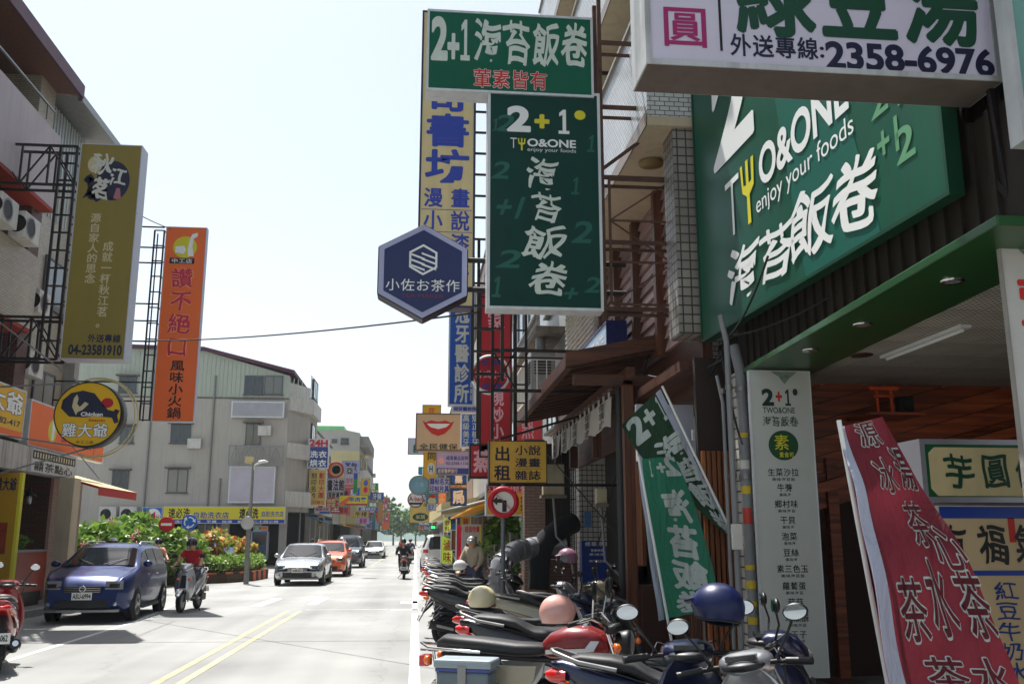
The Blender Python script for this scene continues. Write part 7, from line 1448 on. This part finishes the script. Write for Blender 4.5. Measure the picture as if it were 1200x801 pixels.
# red motorcycle with side box
def make_moto(org, a):
    t = thing('motorcycle', 'old motorcycle with red fuel tank, silver stripe and grey side box', 'motorcycle'); rw, fw = V((-.66, 0, .3)), V((.64, 0, .3))
    for c in (rw, fw):
        o = MB().lathe([(.03, -.05), (.05, -.04), (.05, .04), (.03, .05)], c, (0, 1, 0), 14).lathe([(.225, -.03), (.24, -.035), (.24, .035), (.225, .03)], c, (0, 1, 0), 28).build('wheel', chrome, t)
        MB().lathe([(.237, -.035), (.27, -.045), (.295, -.03), (.3, 0), (.295, .03), (.27, .045), (.237, .035)], c, (0, 1, 0), 30).build('tyre', rubber, o); sp = MB()
        for i in range(18): q = 2 * math.pi * i / 18; sp.bar(c + V((.04 * math.cos(q), .03 * (-1) ** i, .04 * math.sin(q))), c + V((.235 * math.cos(q + .2), 0, .235 * math.sin(q + .2))), .005)
        sp.build('spoke', chrome, o)
    MB().sup([(-.06, 0, .83, .06, .05), (-.0, 0, .85, .12, .09), (.14, 0, .88, .15, .115), (.28, 0, .88, .155, .115), (.38, 0, .86, .13, .095), (.43, 0, .84, .07, .05)], 20, 2.4).build('fuel_tank', mat('faded_red_tank', (120, 24, 28), .35, .1, .2, 8, coat=.3), t)
    q = MB()
    for s in (-1, 1): q.slab([(-.02, s * .128, .80), (.33, s * .158, .83), (.37, s * .145, .9), (.31, s * .152, .9), (.27, s * .16, .85), (-.02, s * .13, .83)], (0, s * .006, 0))
    q.build('tank_stripe', silver, t); MB().lathe([(0, .03), (.035, .03), (.04, 0)], (.25, 0, .985), n=14).build('fuel_cap', chrome, t)
    MB().sup([(-.86, 0, .84, .06, .03), (-.8, 0, .86, .11, .05), (-.5, 0, .84, .125, .055), (-.25, 0, .82, .125, .05), (-.08, 0, .82, .11, .045), (-.03, 0, .82, .07, .03)], 16, 2.8).build('seat', blk_seat, t)
    for s in (-1, 1): MB().slab([(-.42, s * .13, .72), (-.08, s * .13, .72), (-.1, s * .14, .62), (-.22, s * .145, .47), (-.36, s * .14, .6)], (0, s * .02, 0)).build('side_cover', beige_p if s < 0 else silver, t, .006)
    f_ = MB(); f_.tube([(-.8, .1, .78), (-.2, .1, .76), (.3, .06, .74), (.42, 0, .82)], .016, 8); f_.tube([(-.8, -.1, .78), (-.2, -.1, .76), (.3, -.06, .74), (.42, 0, .82)], .016, 8); f_.tube([(.42, 0, .8), (.3, 0, .45), (.1, 0, .25), (-.3, 0, .28), (-.66, 0, .3)], .02, 8); f_.build('frame', steel_dark, t)
    e = MB(); e.ball((-.02, 0, .36), (.17, .13, .12), 14, 9)
    for i in range(7): e.box(.02 + .012 * i, .2 + .012 * i, -.09, .09, .47 + .032 * i, .485 + .032 * i)
    e.cyl((.1, 0, .45), (.17, 0, .7), .055, 12); e.build('engine', steel_grey, t)
    x = MB(); x.tube([(.2, -.06, .6), (.32, -.1, .45), (.22, -.15, .24), (-.3, -.17, .24)], .02, 10); x.tube([(-.3, -.17, .24), (-.85, -.19, .3)], [.04, .05], 12); x.build('exhaust', chrome, t)
    f_ = MB()
    for s in (-1, 1): f_.tube([(.64, s * .08, .3), (.42, s * .08, .95)], .02, 10)
    f_.build('fork', chrome, t); MB().sup([(.36, 0, .52, .06, .01), (.5, 0, .6, .06, .012), (.64, 0, .625, .06, .012), (.8, 0, .58, .055, .012), (.92, 0, .46, .05, .01)], 10, 3).build('front_fender', p_trim, t)
    MB().sup([(-.4, 0, .58, .06, .01), (-.66, 0, .64, .07, .012), (-.88, 0, .58, .06, .012), (-1.0, 0, .42, .05, .01)], 10, 3).build('rear_fender', chrome, t)
    h = MB(); h.tube([(.2, -.36, 1.02), (.33, -.26, 1.06), (.42, -.1, 1.0), (.42, .1, 1.0), (.33, .26, 1.06), (.2, .36, 1.02)], .012, 8); hb = h.build('handlebar', chrome, t)
    for s in (-1, 1):
        MB().tube([(.3, s * .27, 1.05), (.19, s * .365, 1.02)], .018, 10).build('grip', blk, hb); m = MB(); m.tube([(.34, s * .24, 1.06), (.36, s * .3, 1.2)], .006, 6); mo = m.build('mirror', chrome, t); MB().lathe([(0, .02), (.06, .015), (.065, 0)], (.36, s * .3, 1.25), (1, 0, 0), 18).build('mirror_head', blk, mo); MB().lathe([(0, 0), (.058, 0)], (.358, s * .3, 1.25), (-1, 0, 0), 18).build('mirror_glass', mirror_glass, mo)
        MB().lathe([(0, .05), (.03, .035), (.035, 0), (0, 0)], (.48, s * .17, .86), (1, 0, 0), 12).build('turn_signal', amber_lens, t); MB().lathe([(0, .05), (.03, .035), (.035, 0), (0, 0)], (-.88, s * .15, .74), (-1, 0, 0), 12).build('turn_signal', amber_lens, t)
        MB().lathe([(0, .0), (.05, 0), (.055, -.05), (0, -.06)], (.44, s * .06, 1.0), (-.3, 0, 1), 14).build('gauge', blk, t)
    MB().lathe([(0, .0), (.085, -.0), (.09, -.03), (.075, -.1), (.03, -.13)], (.58, 0, .88), (1, 0, 0), 20).build('headlight_shell', blk, t); MB().lathe([(.0, .02), (.05, .015), (.082, .002)], (.58, 0, .88), (1, 0, 0), 20).build('headlight', clear_lens, t)
    MB().box(-1.0, -.93, -.06, .06, .68, .76).build('tail_light', red_lens, t, .01)
    r_ = MB(); r_.tube([(-.5, .14, .8), (-.9, .13, .82), (-1.0, 0, .84), (-.9, -.13, .82), (-.5, -.14, .8)], .012, 8).tube([(-.86, -.13, .8), (-.8, -.16, .5), (-.55, -.16, .45)], .012, 6); r_.build('rear_rack', chrome, t)
    bx_ = MB().box(-.74, -.36, -.42, -.19, .4, .7); bo = bx_.build('side_box', mat('side_box_grey', (104, 116, 124), .5, 0, .18, 4, streak=.3), t, .02)
    MB().box(-.76, -.34, -.43, -.18, .72, .78).build('lid', mat('side_box_lid', (140, 152, 158), .45, 0, .1, 4), bo, .015); MB().box(-.745, -.355, -.424, -.186, .7, .719).build('blue_band', cobalt, bo); MB().box(-.58, -.52, -.435, -.424, .62, .74).build('latch', steel_grey, bo)
    MB().box(.12, .2, -.3, .3, .28, .3).build('foot_peg', blk, t)
    t.location = org; t.rotation_euler = (R(0), 0, a); return t
make_moto((1.0, 7.05, 0), R(-20))

# ---- cars
def lerpk(tab, x):
    if x >= tab[0][0]: return tab[0][1]
    for (a, p), (b, q) in zip(tab, tab[1:]):
        if x >= b: return p + (q - p) * (x - a) / (b - a)
    return tab[-1][1]
tint = mat('car_glass', (16, 22, 28), .06, 0, 0, spec=.45)
CARS = dict(
 suv=dict(L=4.25, W=1.69, H=1.55, hood=[(2.12, .72), (2.05, .86), (1.6, .98), (1.05, 1.06), (-1.9, 1.02), (-2.05, .98), (-2.12, .9)], roof=[(2.12, .72), (1.6, .985), (1.12, 1.07), (.35, 1.46), (.0, 1.53), (-.8, 1.55), (-1.6, 1.5), (-1.9, 1.3), (-2.08, 1.0), (-2.12, .9)], wx=(1.25, -1.3), wr=.32, gh=(1.1, -1.9)),
 sedan=dict(L=4.4, W=1.7, H=1.47, hood=[(2.2, .62), (2.1, .76), (1.6, .88), (.95, .95), (-1.5, .98), (-2.0, .98), (-2.2, .86)], roof=[(2.2, .62), (1.6, .885), (1.0, .96), (.2, 1.4), (-.2, 1.46), (-.9, 1.44), (-1.4, 1.2), (-1.75, 1.0), (-2.2, .88)], wx=(1.3, -1.3), wr=.31, gh=(.98, -1.7)),
 van=dict(L=4.5, W=1.72, H=1.85, hood=[(2.25, .8), (2.15, .98), (1.8, 1.08), (1.5, 1.14), (-2.2, 1.14), (-2.25, 1.1)], roof=[(2.25, .8), (1.8, 1.09), (1.55, 1.16), (1.0, 1.72), (.6, 1.83), (-1.9, 1.83), (-2.18, 1.7), (-2.25, 1.1)], wx=(1.45, -1.35), wr=.32, gh=(1.55, -2.15)))
def make_car(kind, body, label, plate='', extras=()):
    K = CARS[kind]; L, W, H = K['L'], K['W'], K['H']; t = thing(kind if kind != 'suv' else 'parked_car', label, 'car'); t.name = {'suv': 'family_car', 'sedan': 'sedan_car', 'van': 'van'}[kind]; ORG[t.name] = V()
    xs = sorted(set([round(L / 2 - L * i / 30, 3) for i in range(31)] + [K['gh'][0], K['gh'][1]]), reverse=True)
    def wid(x): 
        f = abs(x) / (L / 2); return W / 2 * (1 - .22 * max(0, (f - .72) / .28) ** 2.2)
    def sect(x, off=0):
        hb = lerpk(K['hood'], x); rf = lerpk(K['roof'], x); w_ = wid(x) + off; green = max(0, rf - hb); zb = .2 + .12 * max(0, (abs(x) / (L / 2) - .85) / .15)
        wr_ = w_ - .02 - green * .36; top = max(rf, hb)
        return [V((x, 0, zb)), V((x, w_ * .88, zb)), V((x, w_ * .97, zb + .1)), V((x, w_, zb + .28)), V((x, w_ * .995, hb - .12)), V((x, w_ * .955, hb)), V((x, wr_ * .985 if green > .03 else w_ * .9, top - .07 * min(1, green * 4) - (.012 if green < .03 else 0))), V((x, wr_ * .9 if green > .03 else w_ * .75, top - .018 + off)), V((x, wr_ * .5, top + .008 + off)), V((x, 0, top + .012 + off))]
    rg = []
    for x in xs: s_ = sect(x); rg.append(s_ + [V((p.x, -p.y, p.z)) for p in s_[-2:0:-1]])
    b = MB().rings(rg); b.build('body', body, t)
    # glass
    gx0, gx1 = K['gh']; roofstart = [x for x, z in K['roof'] if z > H * .93][0]; 
    def patch(x0, x1, i0, i1, off, side, n=5, m=tint, name='window', f0=.0, f1=1.):
        mb = MB(); rr = []
        for k in range(n + 1):
            x = x0 + (x1 - x0) * k / n; s_ = sect(x, 0); a, c = s_[i0], s_[i1]; q = []
            for j in range(4):
                p = a.lerp(c, f0 + (f1 - f0) * j / 3); p = V((p.x, (p.y + off) * side, p.z)); q.append(p)
            rr.append(q)
        mb.rings(rr, False, True, False); return mb.build(name, m, t)
    xr = roofstart; hb_ = lambda x: lerpk(K['hood'], x)
    # windshield: across the car between hood end and roof start
    mb = MB(); rr = []
    for k in range(7):
        x = gx0 - .02 + (xr + .05 - gx0) * k / 6; s_ = sect(x); hw = s_[7].y * (.985); z = lerpk(K['roof'], x)
        rr.append([V((x + .012, hw * y, z + .022 - (.03 if abs(y) > .95 else .0) - .015 * y * y)) for y in (-1, -.85, -.5, 0, .5, .85, 1)])
    mb.rings(rr, False, True, False); mb.build('windshield', tint, t)
    rear = [x for x, z in K['roof'] if z > H * .9][-1]; x1 = gx1; mb = MB(); rr = []
    for k in range(5):
        x = rear - .08 + (x1 - rear + .1) * k / 4; s_ = sect(x); z = lerpk(K['roof'], x); rr.append([V((x - .012, s_[7].y * .93 * y, z + .022 - .02 * y * y)) for y in (-1, -.5, 0, .5, 1)])
    mb.rings(rr, False, True, False); mb.build('rear_window', tint, t)
    a_, z_ = gx0 - .28, rear + .12
    spans = [(a_, a_ - (a_ - z_) * .3), (a_ - (a_ - z_) * .33, a_ - (a_ - z_) * .64), (a_ - (a_ - z_) * .67, z_)]
    for s in (-1, 1):
        for x0, x1_ in spans: patch(x0, x1_, 5, 6, .008, s, f0=.1, f1=.92)
        # door seams, handles, mirrors
        q = MB()
        for x in (a_ + .12, spans[0][1] - .02, spans[1][1] - .02): sx = sect(x); q.slab([(x, s * (sx[2].y + .002), sx[2].z), (x - .012, s * (sx[2].y + .002), sx[2].z), (x - .012, s * (sx[4].y + .004), sx[4].z), (x, s * (sx[4].y + .004), sx[4].z)], (0, s * .002, 0))
        q.build('door_seam', blk, t)
        for x in (spans[0][1] + .18, spans[1][1] + .18): sx = sect(x); MB().box(x - .08, x + .08, s * (sx[4].y + .0), s * (sx[4].y + .03), sx[4].z - .04, sx[4].z - .01).build('door_handle', chrome, t, .005)
        x = a_ + .05; sx = sect(x); mo = MB().ball((x, s * (sx[5].y + .12), sx[5].z + .07), (.06, .1, .07), 12, 8).build('side_mirror', body, t)
        MB().slab([(L / 2 - 1.3, s * (W / 2 - .005), .28), (-L / 2 + 1.3, s * (W / 2 - .005), .28), (-L / 2 + 1.3, s * (W / 2 + .01), .21), (L / 2 - 1.3, s * (W / 2 + .01), .21)], (0, s * .01, 0)).build('sill', p_trim, t)
        for wx in K['wx']:
            r_ = K['wr']; y = s * (W / 2 - .005); ax = (0, s, 0)
            MB().lathe([(r_ + .055, -.03), (r_ + .05, .006), (r_ + .03, .008), (0, .006)], (wx, y, r_ + .01), ax, 28).build('wheel_arch', blk, t)
            w_ = MB().lathe([(0, .02), (.05, .022), (.06, .012), (.19, .012), (.205, .03), (.215, .03)], (wx, y, r_), ax, 28).build('wheel', silver, t); MB().lathe([(.212, .03), (.26, .038), (r_ - .01, .025), (r_, 0), (r_, -.16)], (wx, y, r_), ax, 30).build('tyre', rubber, w_)
            q = MB()
            for k in range(5): a = 2 * math.pi * k / 5; c0 = V((wx, y + s * .018, r_)); q.slab([c0 + V((math.cos(a - .35) * .08, 0, math.sin(a - .35) * .08)), c0 + V((math.cos(a - .16) * .19, 0, math.sin(a - .16) * .19)), c0 + V((math.cos(a + .5) * .19, 0, math.sin(a + .5) * .19)), c0 + V((math.cos(a + .28) * .08, 0, math.sin(a + .28) * .08))], (0, s * .004, 0))
            q.build('spoke_gap', blk, w_)
    # front
    fx = L / 2; hz = K['hood'][0][1]
    def face(y0, y1, z0, z1, m, name, d=.02, front=True, curve=True, bev=.004):
        sg_ = 1 if front else -1; mb = MB(); n = 6; rr = []
        for k in range(n + 1):
            y = y0 + (y1 - y0) * k / n
            xx = fx - .0
            lo, hi = 0, L / 2
            for _ in range(18):
                mid = (lo + hi) / 2
                if wid(mid * sg_) > abs(y) + .003: lo = mid
                else: hi = mid
            xx = lo if abs(y) > wid(L / 2 * sg_) else L / 2
            rr.append((xx, y))
        def xz(x, z):  # where the nose is at height z
            if front:
                h = K['hood']
                for (xa, za), (xb, zb_) in zip(h, h[1:]):
                    if za <= z <= zb_: return min(x, xa + (xb - xa) * (z - za) / (zb_ - za))
            return x
        a = [V((sg_ * xz(x, z0) + sg_ * d, y, z0)) for x, y in rr]; b_ = [V((sg_ * xz(x, z1) + sg_ * d, y, z1)) for x, y in rr]; a2 = [p - V((sg_ * .05, 0, 0)) for p in a]; b2 = [p - V((sg_ * .05, 0, 0)) for p in b_]
        mb.rings([[a[k], b_[k], b2[k], a2[k]] for k in range(n + 1)], True, False); return mb.build(name, m, t, bev)
    face(-.36, .36, hz - .12, hz + .0, blk, 'grille'); face(-.5, .5, .3, .46, blk, 'lower_intake'); face(-.7, .7, .22, .27, steel_grey, 'bumper_strip', .012)
    for k in range(3): face(-.34, .34, hz - .11 + .035 * k, hz - .1 + .035 * k, chrome, 'grille_bar', .026)
    MB().lathe([(.045, 0), (.062, .01), (.066, 0)], (fx + .03, 0, hz - .05), (1, 0, 0), 20).build('badge', chrome, t)
    for s in (-1, 1):
        hl = face(s * .42, s * (W / 2 - .11), hz - .06, hz + .1, clear_lens, 'headlight', .012); MB().lathe([(0, .0), (.035, 0), (.045, -.01)], (fx - .0, s * .62, .38), (1, 0, 0), 14).build('fog_light', clear_lens, t)
        face(s * (W / 2 - .34), s * (W / 2 - .09), K['hood'][-1][1] - .16, K['hood'][-1][1] + .02, red_lens, 'tail_light', .012, False)
    q = MB(); hx_ = gx0 + .03
    for s in (-1, 1): q.tube([(x_, s * (sect(x_)[5].y - .06), lerpk(K['hood'], x_) + (.006 if x_ < fx - .2 else -.0)) for x_ in [hx_ + (fx - .12 - hx_) * j / 6 for j in range(7)]], .006, 4)
    tag(q.build('hood_seam', blk, t), kind='stuff')
    for s in (-1, 1): face(s * .5, s * (W / 2 - .16), hz - .03, hz + .05, glass_dark, 'lamp_reflector', .016)
    pl = MB().box(fx + .022, fx + .035, -.19, .19, .46, .6).build('number_plate', plate_w, t)
    if plate: MB().text(plate, V((fx + .038, .17, .59)), V((0, -.34, 0)) * 1, V((0, 0, -.12)), (0, .1, 1, .9), bold=.03, flip=True).build('lettering', blk, pl)
    MB().box(-fx - .035, -fx - .022, -.19, .19, .62, .76).build('number_plate', plate_w, t); face(-.6, .6, .28, .42, p_trim, 'rear_bumper', .015, False)
    for e in extras: e(t, K, sect)
    for s in (-1, 1): MB().tube([(gx0 + .06, s * .1, lerpk(K['roof'], gx0) + .04), (gx0 - .25, s * .5, lerpk(K['roof'], gx0 - .25) + .035)], .008, 5).build('wiper', blk, t)
    return t
def rails(t, K, sect):
    for s in (-1, 1): MB().tube([(.1, s * .56, 1.52), (0, s * .56, 1.58), (-1.3, s * .55, 1.58), (-1.5, s * .55, 1.5)], .018, 8).build('roof_rail', silver, t)
def place(o, X, Y, a): o.location = (X, Y, 0); o.rotation_euler.z = a
c1 = make_car('suv', mat('blue_car_paint', (4, 32, 88), .28, .35, .05, 3, coat=.4, spec=.4), 'dark blue family car parked at the left kerb facing the camera', 'ASU-6994', (rails,)); place(c1, -6.5, 21.6, R(-90 + 2.5)); c1.scale = (.96, .98, .98)
c2 = make_car('sedan', paint('silver_car_paint', (168, 170, 172), .7, .25), 'silver sedan driving towards the camera in the middle lane', 'ANM-8251'); place(c2, -4.1, 36.6, R(-90))
c3 = make_car('suv', paint('orange_car_paint', (214, 90, 28), .3, .25), 'orange compact SUV right behind the silver sedan', 'BAC-1357', (rails,)); place(c3, -3.85, 44.5, R(-90))
c4 = make_car('van', paint('dark_van_paint', (64, 74, 80), .5, .25), 'dark grey van third in the line of oncoming cars', 'AKP-5560'); place(c4, -3.9, 57.5, R(-90))
c5 = make_car('sedan', whp, 'white car far down the oncoming lane'); place(c5, -3.5, 84, R(-90))
c6 = make_car('van', whp, 'white van driving away near the right row of scooters'); place(c6, 1.15, 50, R(90))
c7 = make_car('van', paint('light_blue_car_paint', (150, 176, 204), .4, .25), 'light blue car parked in front of the dark laundry shop'); place(c7, -11.4, 55.5, R(8))
c8 = make_car('van', silver, 'silver van parked at the left kerb behind the dark grey van'); place(c8, -4.9, 72, R(-90))
c9 = make_car('sedan', p_blk, 'black car farthest away in the oncoming lane'); place(c9, -4.6, 100, R(-90))

# ---- people (skin modifier bodies)
skin_m = mat('skin', (196, 148, 120), .55, 0, .05, 8)
def skinobj(name, nodes, edges, m, parent, sub=1, root=0):
    me = bpy.data.meshes.new(name); o0 = ORG.get(parent.name, V()) if parent else V()
    me.from_pydata([tuple(V(n[0]) - o0) for n in nodes], edges, []); ob = bpy.data.objects.new(name, me); COL.objects.link(ob); ob.parent = parent; me.materials.append(m)
    sk = ob.modifiers.new('skin', 'SKIN'); sk.use_smooth_shade = True
    for i, n in enumerate(nodes): r = n[1] if isinstance(n[1], tuple) else (n[1], n[1]); me.skin_vertices[0].data[i].radius = r; me.skin_vertices[0].data[i].use_root = (i == root)
    sb = ob.modifiers.new('sub', 'SUBSURF'); sb.levels = sb.render_levels = sub
    ORG[ob.name] = o0; return ob
def person(label, J, shirt, trousers, shoes, helmet=None, visor=None, mask=None, loc=(0, 0, 0), rz=0, hair=None, sleeve=1, cat='person'):
    """J: joint positions in the person's own frame, looking towards +X"""
    t = thing('person', label, cat)
    k = {n: V(p) for n, p in J.items()}; nm = list(k); ix = {n: i for i, n in enumerate(nm)}
    rad = dict(pelvis=.125, waist=.11, chest=.125, neck=.055, head=.05, ls=.06, rs=.06, le=.042, re=.042, lw=.03, rw=.03, lh=.08, rh=.08, lk=.058, rk=.058, la=.04, ra=.04, lt=.035, rt=.035, lhand=.03, rhand=.03)
    ed = [('pelvis', 'waist'), ('waist', 'chest'), ('chest', 'neck'), ('neck', 'head'), ('chest', 'ls'), ('chest', 'rs'), ('ls', 'le'), ('rs', 're'), ('le', 'lw'), ('re', 'rw'), ('lw', 'lhand'), ('rw', 'rhand'), ('pelvis', 'lh'), ('pelvis', 'rh'), ('lh', 'lk'), ('rh', 'rk'), ('lk', 'la'), ('rk', 'ra'), ('la', 'lt'), ('ra', 'rt')]
    b = skinobj('body', [(k[n], rad[n]) for n in nm], [(ix[a], ix[c]) for a, c in ed], skin_m, t, 1, ix['pelvis'])
    sh = ['pelvis', 'waist', 'chest', 'neck', 'ls', 'rs', 'le', 're'] + (['lw', 'rw'] if sleeve else []); si = {n: i for i, n in enumerate(sh)}
    pos = dict(k); pos['neck'] = k['neck'].lerp(k['chest'], .3)
    if not sleeve: pos['le'] = k['ls'].lerp(k['le'], .6); pos['re'] = k['rs'].lerp(k['re'], .6)
    skinobj('shirt', [(pos[n], rad[n] + (.022 if n != 'neck' else .03)) for n in sh], [(si[a], si[c]) for a, c in ed if a in si and c in si], shirt, t, 1, 0)
    tr_ = ['pelvis', 'lh', 'rh', 'lk', 'rk', 'la', 'ra']; ti = {n: i for i, n in enumerate(tr_)}; skinobj('trousers', [(k[n], rad[n] + .02) for n in tr_], [(ti[a], ti[c]) for a, c in ed if a in ti and c in ti], trousers, t, 1, 0)
    for s in ('l', 'r'):
        a, c = k[s + 'a'], k[s + 't']; d = (c - a).normalized(); MB().ball(a.lerp(c, .5) - V((0, 0, .02)), (.13, .05, .045), 12, 7, Matrix.Rotation(math.atan2(d.y, d.x), 3, 'Z')).build('shoe', shoes, t)
        h = k[s + 'hand']; dd = (h - k[s + 'w']).normalized(); sd_ = V((-dd.y, dd.x, 0)).normalized() if abs(dd.z) < .95 else V((0, 1, 0)); dn = dd.cross(sd_).normalized(); dn = dn if dn.z < 0 else -dn
        m_ = MB(); m_.obox(h + dd * .02, (.08, .07, .025), Matrix((dd, sd_, dn)).transposed())
        for i, ln in enumerate((.036, .042, .04, .032)):
            p0 = h + dd * .055 + sd_ * (.03 - .02 * i); m_.tube([p0, p0 + dd * ln * .7 + dn * .01, p0 + dd * ln * .8 + dn * ln], [.009, .008, .007], 6)
        p0 = h + sd_ * .038 * (1 if s == 'r' else -1); m_.tube([p0, p0 + (sd_ * (1 if s == 'r' else -1) + dd + dn * .5) * .025, p0 + (dd * 1.4 + dn) * .03], [.011, .01, .008], 6); m_.build('hand', skin_m, t)
    H_ = k['head']; fd = V(J.get('_look', (1, 0, 0))).normalized() if '_look' in J else V((1, 0, 0))
    hd = MB().ball(H_ + V((0, 0, .06)), (.098, .078, .125), 16, 12); hd.ball(H_ + V((.1, 0, .045)), (.018, .014, .024), 8, 6); hd.ball(H_ + V((0, .08, .05)), (.02, .012, .03), 8, 6); hd.ball(H_ + V((0, -.08, .05)), (.02, .012, .03), 8, 6); hd.build('head', skin_m, t)
    e = MB()
    for s in (-1, 1): e.ball(H_ + V((.086, s * .032, .075)), (.014, .016, .01), 8, 6)
    e.build('eye', blk, t); MB().ball(H_ + V((.09, 0, -.005)), (.012, .028, .008), 8, 6).build('mouth', mat('lips', (150, 74, 70), .5), t)
    if hair: MB().ball(H_ + V((-.02, 0, .085)), (.1, .088, .115), 14, 10, None, -.35).build('hair', hair, t)
    if mask: MB().ball(H_ + V((.035, 0, .0)), (.072, .07, .05), 12, 8).build('face_mask', mask, t)
    if helmet:
        rg = []
        for i in range(10):
            th = math.pi * .5 * i / 6.6; rg.append([H_ + V((-.005 + .135 * math.sin(th) * math.cos(a), .12 * math.sin(th) * math.sin(a), .075 + .135 * math.cos(th) + (.05 * max(0, math.cos(a)) if i > 6 else 0))) for a in [2 * math.pi * q / 18 for q in range(18)]])
        MB().rings(rg, False).build('helmet_shell', helmet, t)
        if visor: MB().rings([[H_ + V((.142 * math.cos(a), .128 * math.sin(a), z)) for a in [R(-70 + 14 * q) for q in range(11)]] for z in (.12, .07, .02)], False, True, False).build('visor', visor, t)
    t.location = loc; t.rotation_euler.z = rz; return t
ride = dict(pelvis=(-.22, 0, .93), waist=(-.21, 0, 1.05), chest=(-.16, 0, 1.25), neck=(-.12, 0, 1.4), head=(-.09, 0, 1.47), ls=(-.14, .17, 1.33), rs=(-.14, -.17, 1.33), le=(.0, .27, 1.12), re=(.0, -.27, 1.12), lw=(.2, .29, 1.03), rw=(.2, -.29, 1.03), lhand=(.24, .29, 1.02), rhand=(.24, -.29, 1.02), lh=(-.15, .1, .9), rh=(-.15, -.1, .9), lk=(.25, .15, .82), rk=(.25, -.15, .82), la=(.22, .13, .42), ra=(.22, -.13, .42), lt=(.33, .13, .37), rt=(.33, -.13, .37))
stand = dict(pelvis=(0, 0, .92), waist=(.01, 0, 1.05), chest=(.03, 0, 1.28), neck=(.05, 0, 1.44), head=(.07, 0, 1.5), ls=(.02, .18, 1.38), rs=(.02, -.18, 1.38), le=(.06, .24, 1.12), re=(.06, -.24, 1.12), lw=(.18, .22, .92), rw=(.18, -.22, .92), lhand=(.22, .21, .88), rhand=(.22, -.21, .88), lh=(0, .09, .9), rh=(0, -.09, .9), lk=(.03, .1, .5), rk=(.03, -.1, .5), la=(0, .1, .1), ra=(0, -.1, .1), lt=(.14, .11, .06), rt=(.14, -.11, .06))
cl_red = mat('red_tshirt', (176, 22, 34), .85, 0, .15, 9); cl_blk = mat('black_cloth', (26, 26, 30), .85, 0, .2, 9); cl_den = mat('denim', (52, 62, 84), .85, 0, .2, 14); cl_khk = mat('khaki_shirt', (158, 150, 130), .85, 0, .15, 9); cl_wh = mat('white_tshirt', (200, 198, 192), .85, 0, .1, 9)
def rider(x, y, a, sw, slb, plb, shirt, helm, **k):
    clone(sc0, (x, y, 0), a, slb, 'scooters being ridden', sw)
    person(plb, ride, shirt, k.get('tr', cl_den), blk, helm, k.get('visor', smoke), k.get('mask'), (x - .05, y, -.03), a, sleeve=k.get('sleeve', 0))
hb_ = paint('helmet_black', (20, 20, 22), 0); hw_ = paint('helmet_white', (206, 208, 206), 0); hg_ = paint('helmet_silver_grey', (140, 140, 136), .3)
rider(-5.15, 23.0, R(-90 - 4), S(silver, p_blk), 'black and silver scooter ridden towards the camera beside the blue car', 'rider in a red t-shirt and black helmet beside the blue car', cl_red, hb_)
rider(-.45, 40.5, R(90), S(p_blk, p_trim), 'black scooter ridden away in the middle of the road', 'rider dressed all in black seen from behind on the road', cl_blk, hb_, tr=cl_blk, sleeve=1)
rider(-1.0, 78, R(90), S(red_p2, p_trim), 'far scooter ridden away ahead of the black rider', 'far rider in dark red ahead of the black rider', cl_red, hb_)
rider(-.3, 66, R(90), S(nblue, p_trim), 'far blue scooter ridden away beside the dark red rider', 'far rider in dark blue clothes near the white van', cl_den, hb_, sleeve=1)
rider(P(186, 655, Y=30).x, 30, R(-70), S(whp, p_trim), 'scooter half hidden behind the blue car with its rider', 'person in a black helmet half hidden behind the blue car', mat('skin_pink_top', (206, 150, 130), .8), hb_)
rider(-8.0, 26.6, R(-80), S(p_blk, p_trim), 'scooter hidden between the arcade pillar and the blue car', 'rider with a white helmet between the arcade pillar and the blue car', cl_blk, hw_)
rider(-6.3, 60, R(-90), S(p_blk, p_trim), 'scooter waiting behind the silver sedan by the lamp post', 'rider in a silver helmet behind the silver sedan', cl_blk, hg_)
m_ = dict(stand); m_.update(le=(.1, .25, 1.15), re=(.12, -.26, 1.12), lw=(.28, .24, 1.0), rw=(.3, -.22, .92), lhand=(.33, .24, .98), rhand=(.35, -.22, .88), neck=(.08, 0, 1.43), head=(.12, 0, 1.47))
person('man in a khaki shirt and silver grey helmet standing among the parked scooters', m_, cl_khk, cl_den, blk, hg_, None, None, (1.35, 22.3, .0), R(-118), sleeve=1)
person('person in a white t-shirt sitting by the dark laundry shop', dict(stand), cl_wh, cl_den, blk, None, None, None, (P(279, 650, Y=58).x, 58, 0), R(-90), hair=blk, sleeve=0)
person('far pedestrian in dark clothes walking on the right side of the road', stand, cl_blk, cl_den, blk, None, None, None, (-1.3, 92, 0), R(90), hair=blk)
# red scooter at the left photo edge
clone(sc0, (-5.3, 13.25, 0), R(110), 'red and black scooter cut by the left photo edge, seen from behind', 'scooters parked on the left', S(red_p2, red_p2))
clone(sc0, (-6.3, 14.4, 0), R(95), 'black scooter with a mirror behind the red scooter on the left', 'scooters parked on the left', S(p_blk, silver))
# haze
hz = MB().box(-420, 420, -40, 1100, -1, 60)
vol = bpy.data.materials.new('haze_air'); vol.use_nodes = True; nn_ = vol.node_tree.nodes; nn_.remove(nn_['Principled BSDF'])
pv_ = nn_.new('ShaderNodeVolumePrincipled'); pv_.inputs['Color'].default_value = (.86, .93, 1, 1); pv_.inputs['Density'].default_value = .0003; pv_.inputs['Anisotropy'].default_value = .2
vol.node_tree.links.new(pv_.outputs[0], nn_['Material Output'].inputs['Volume'])
HAZE = True
if HAZE: tag(hz.build('haze', vol), kind='stuff')
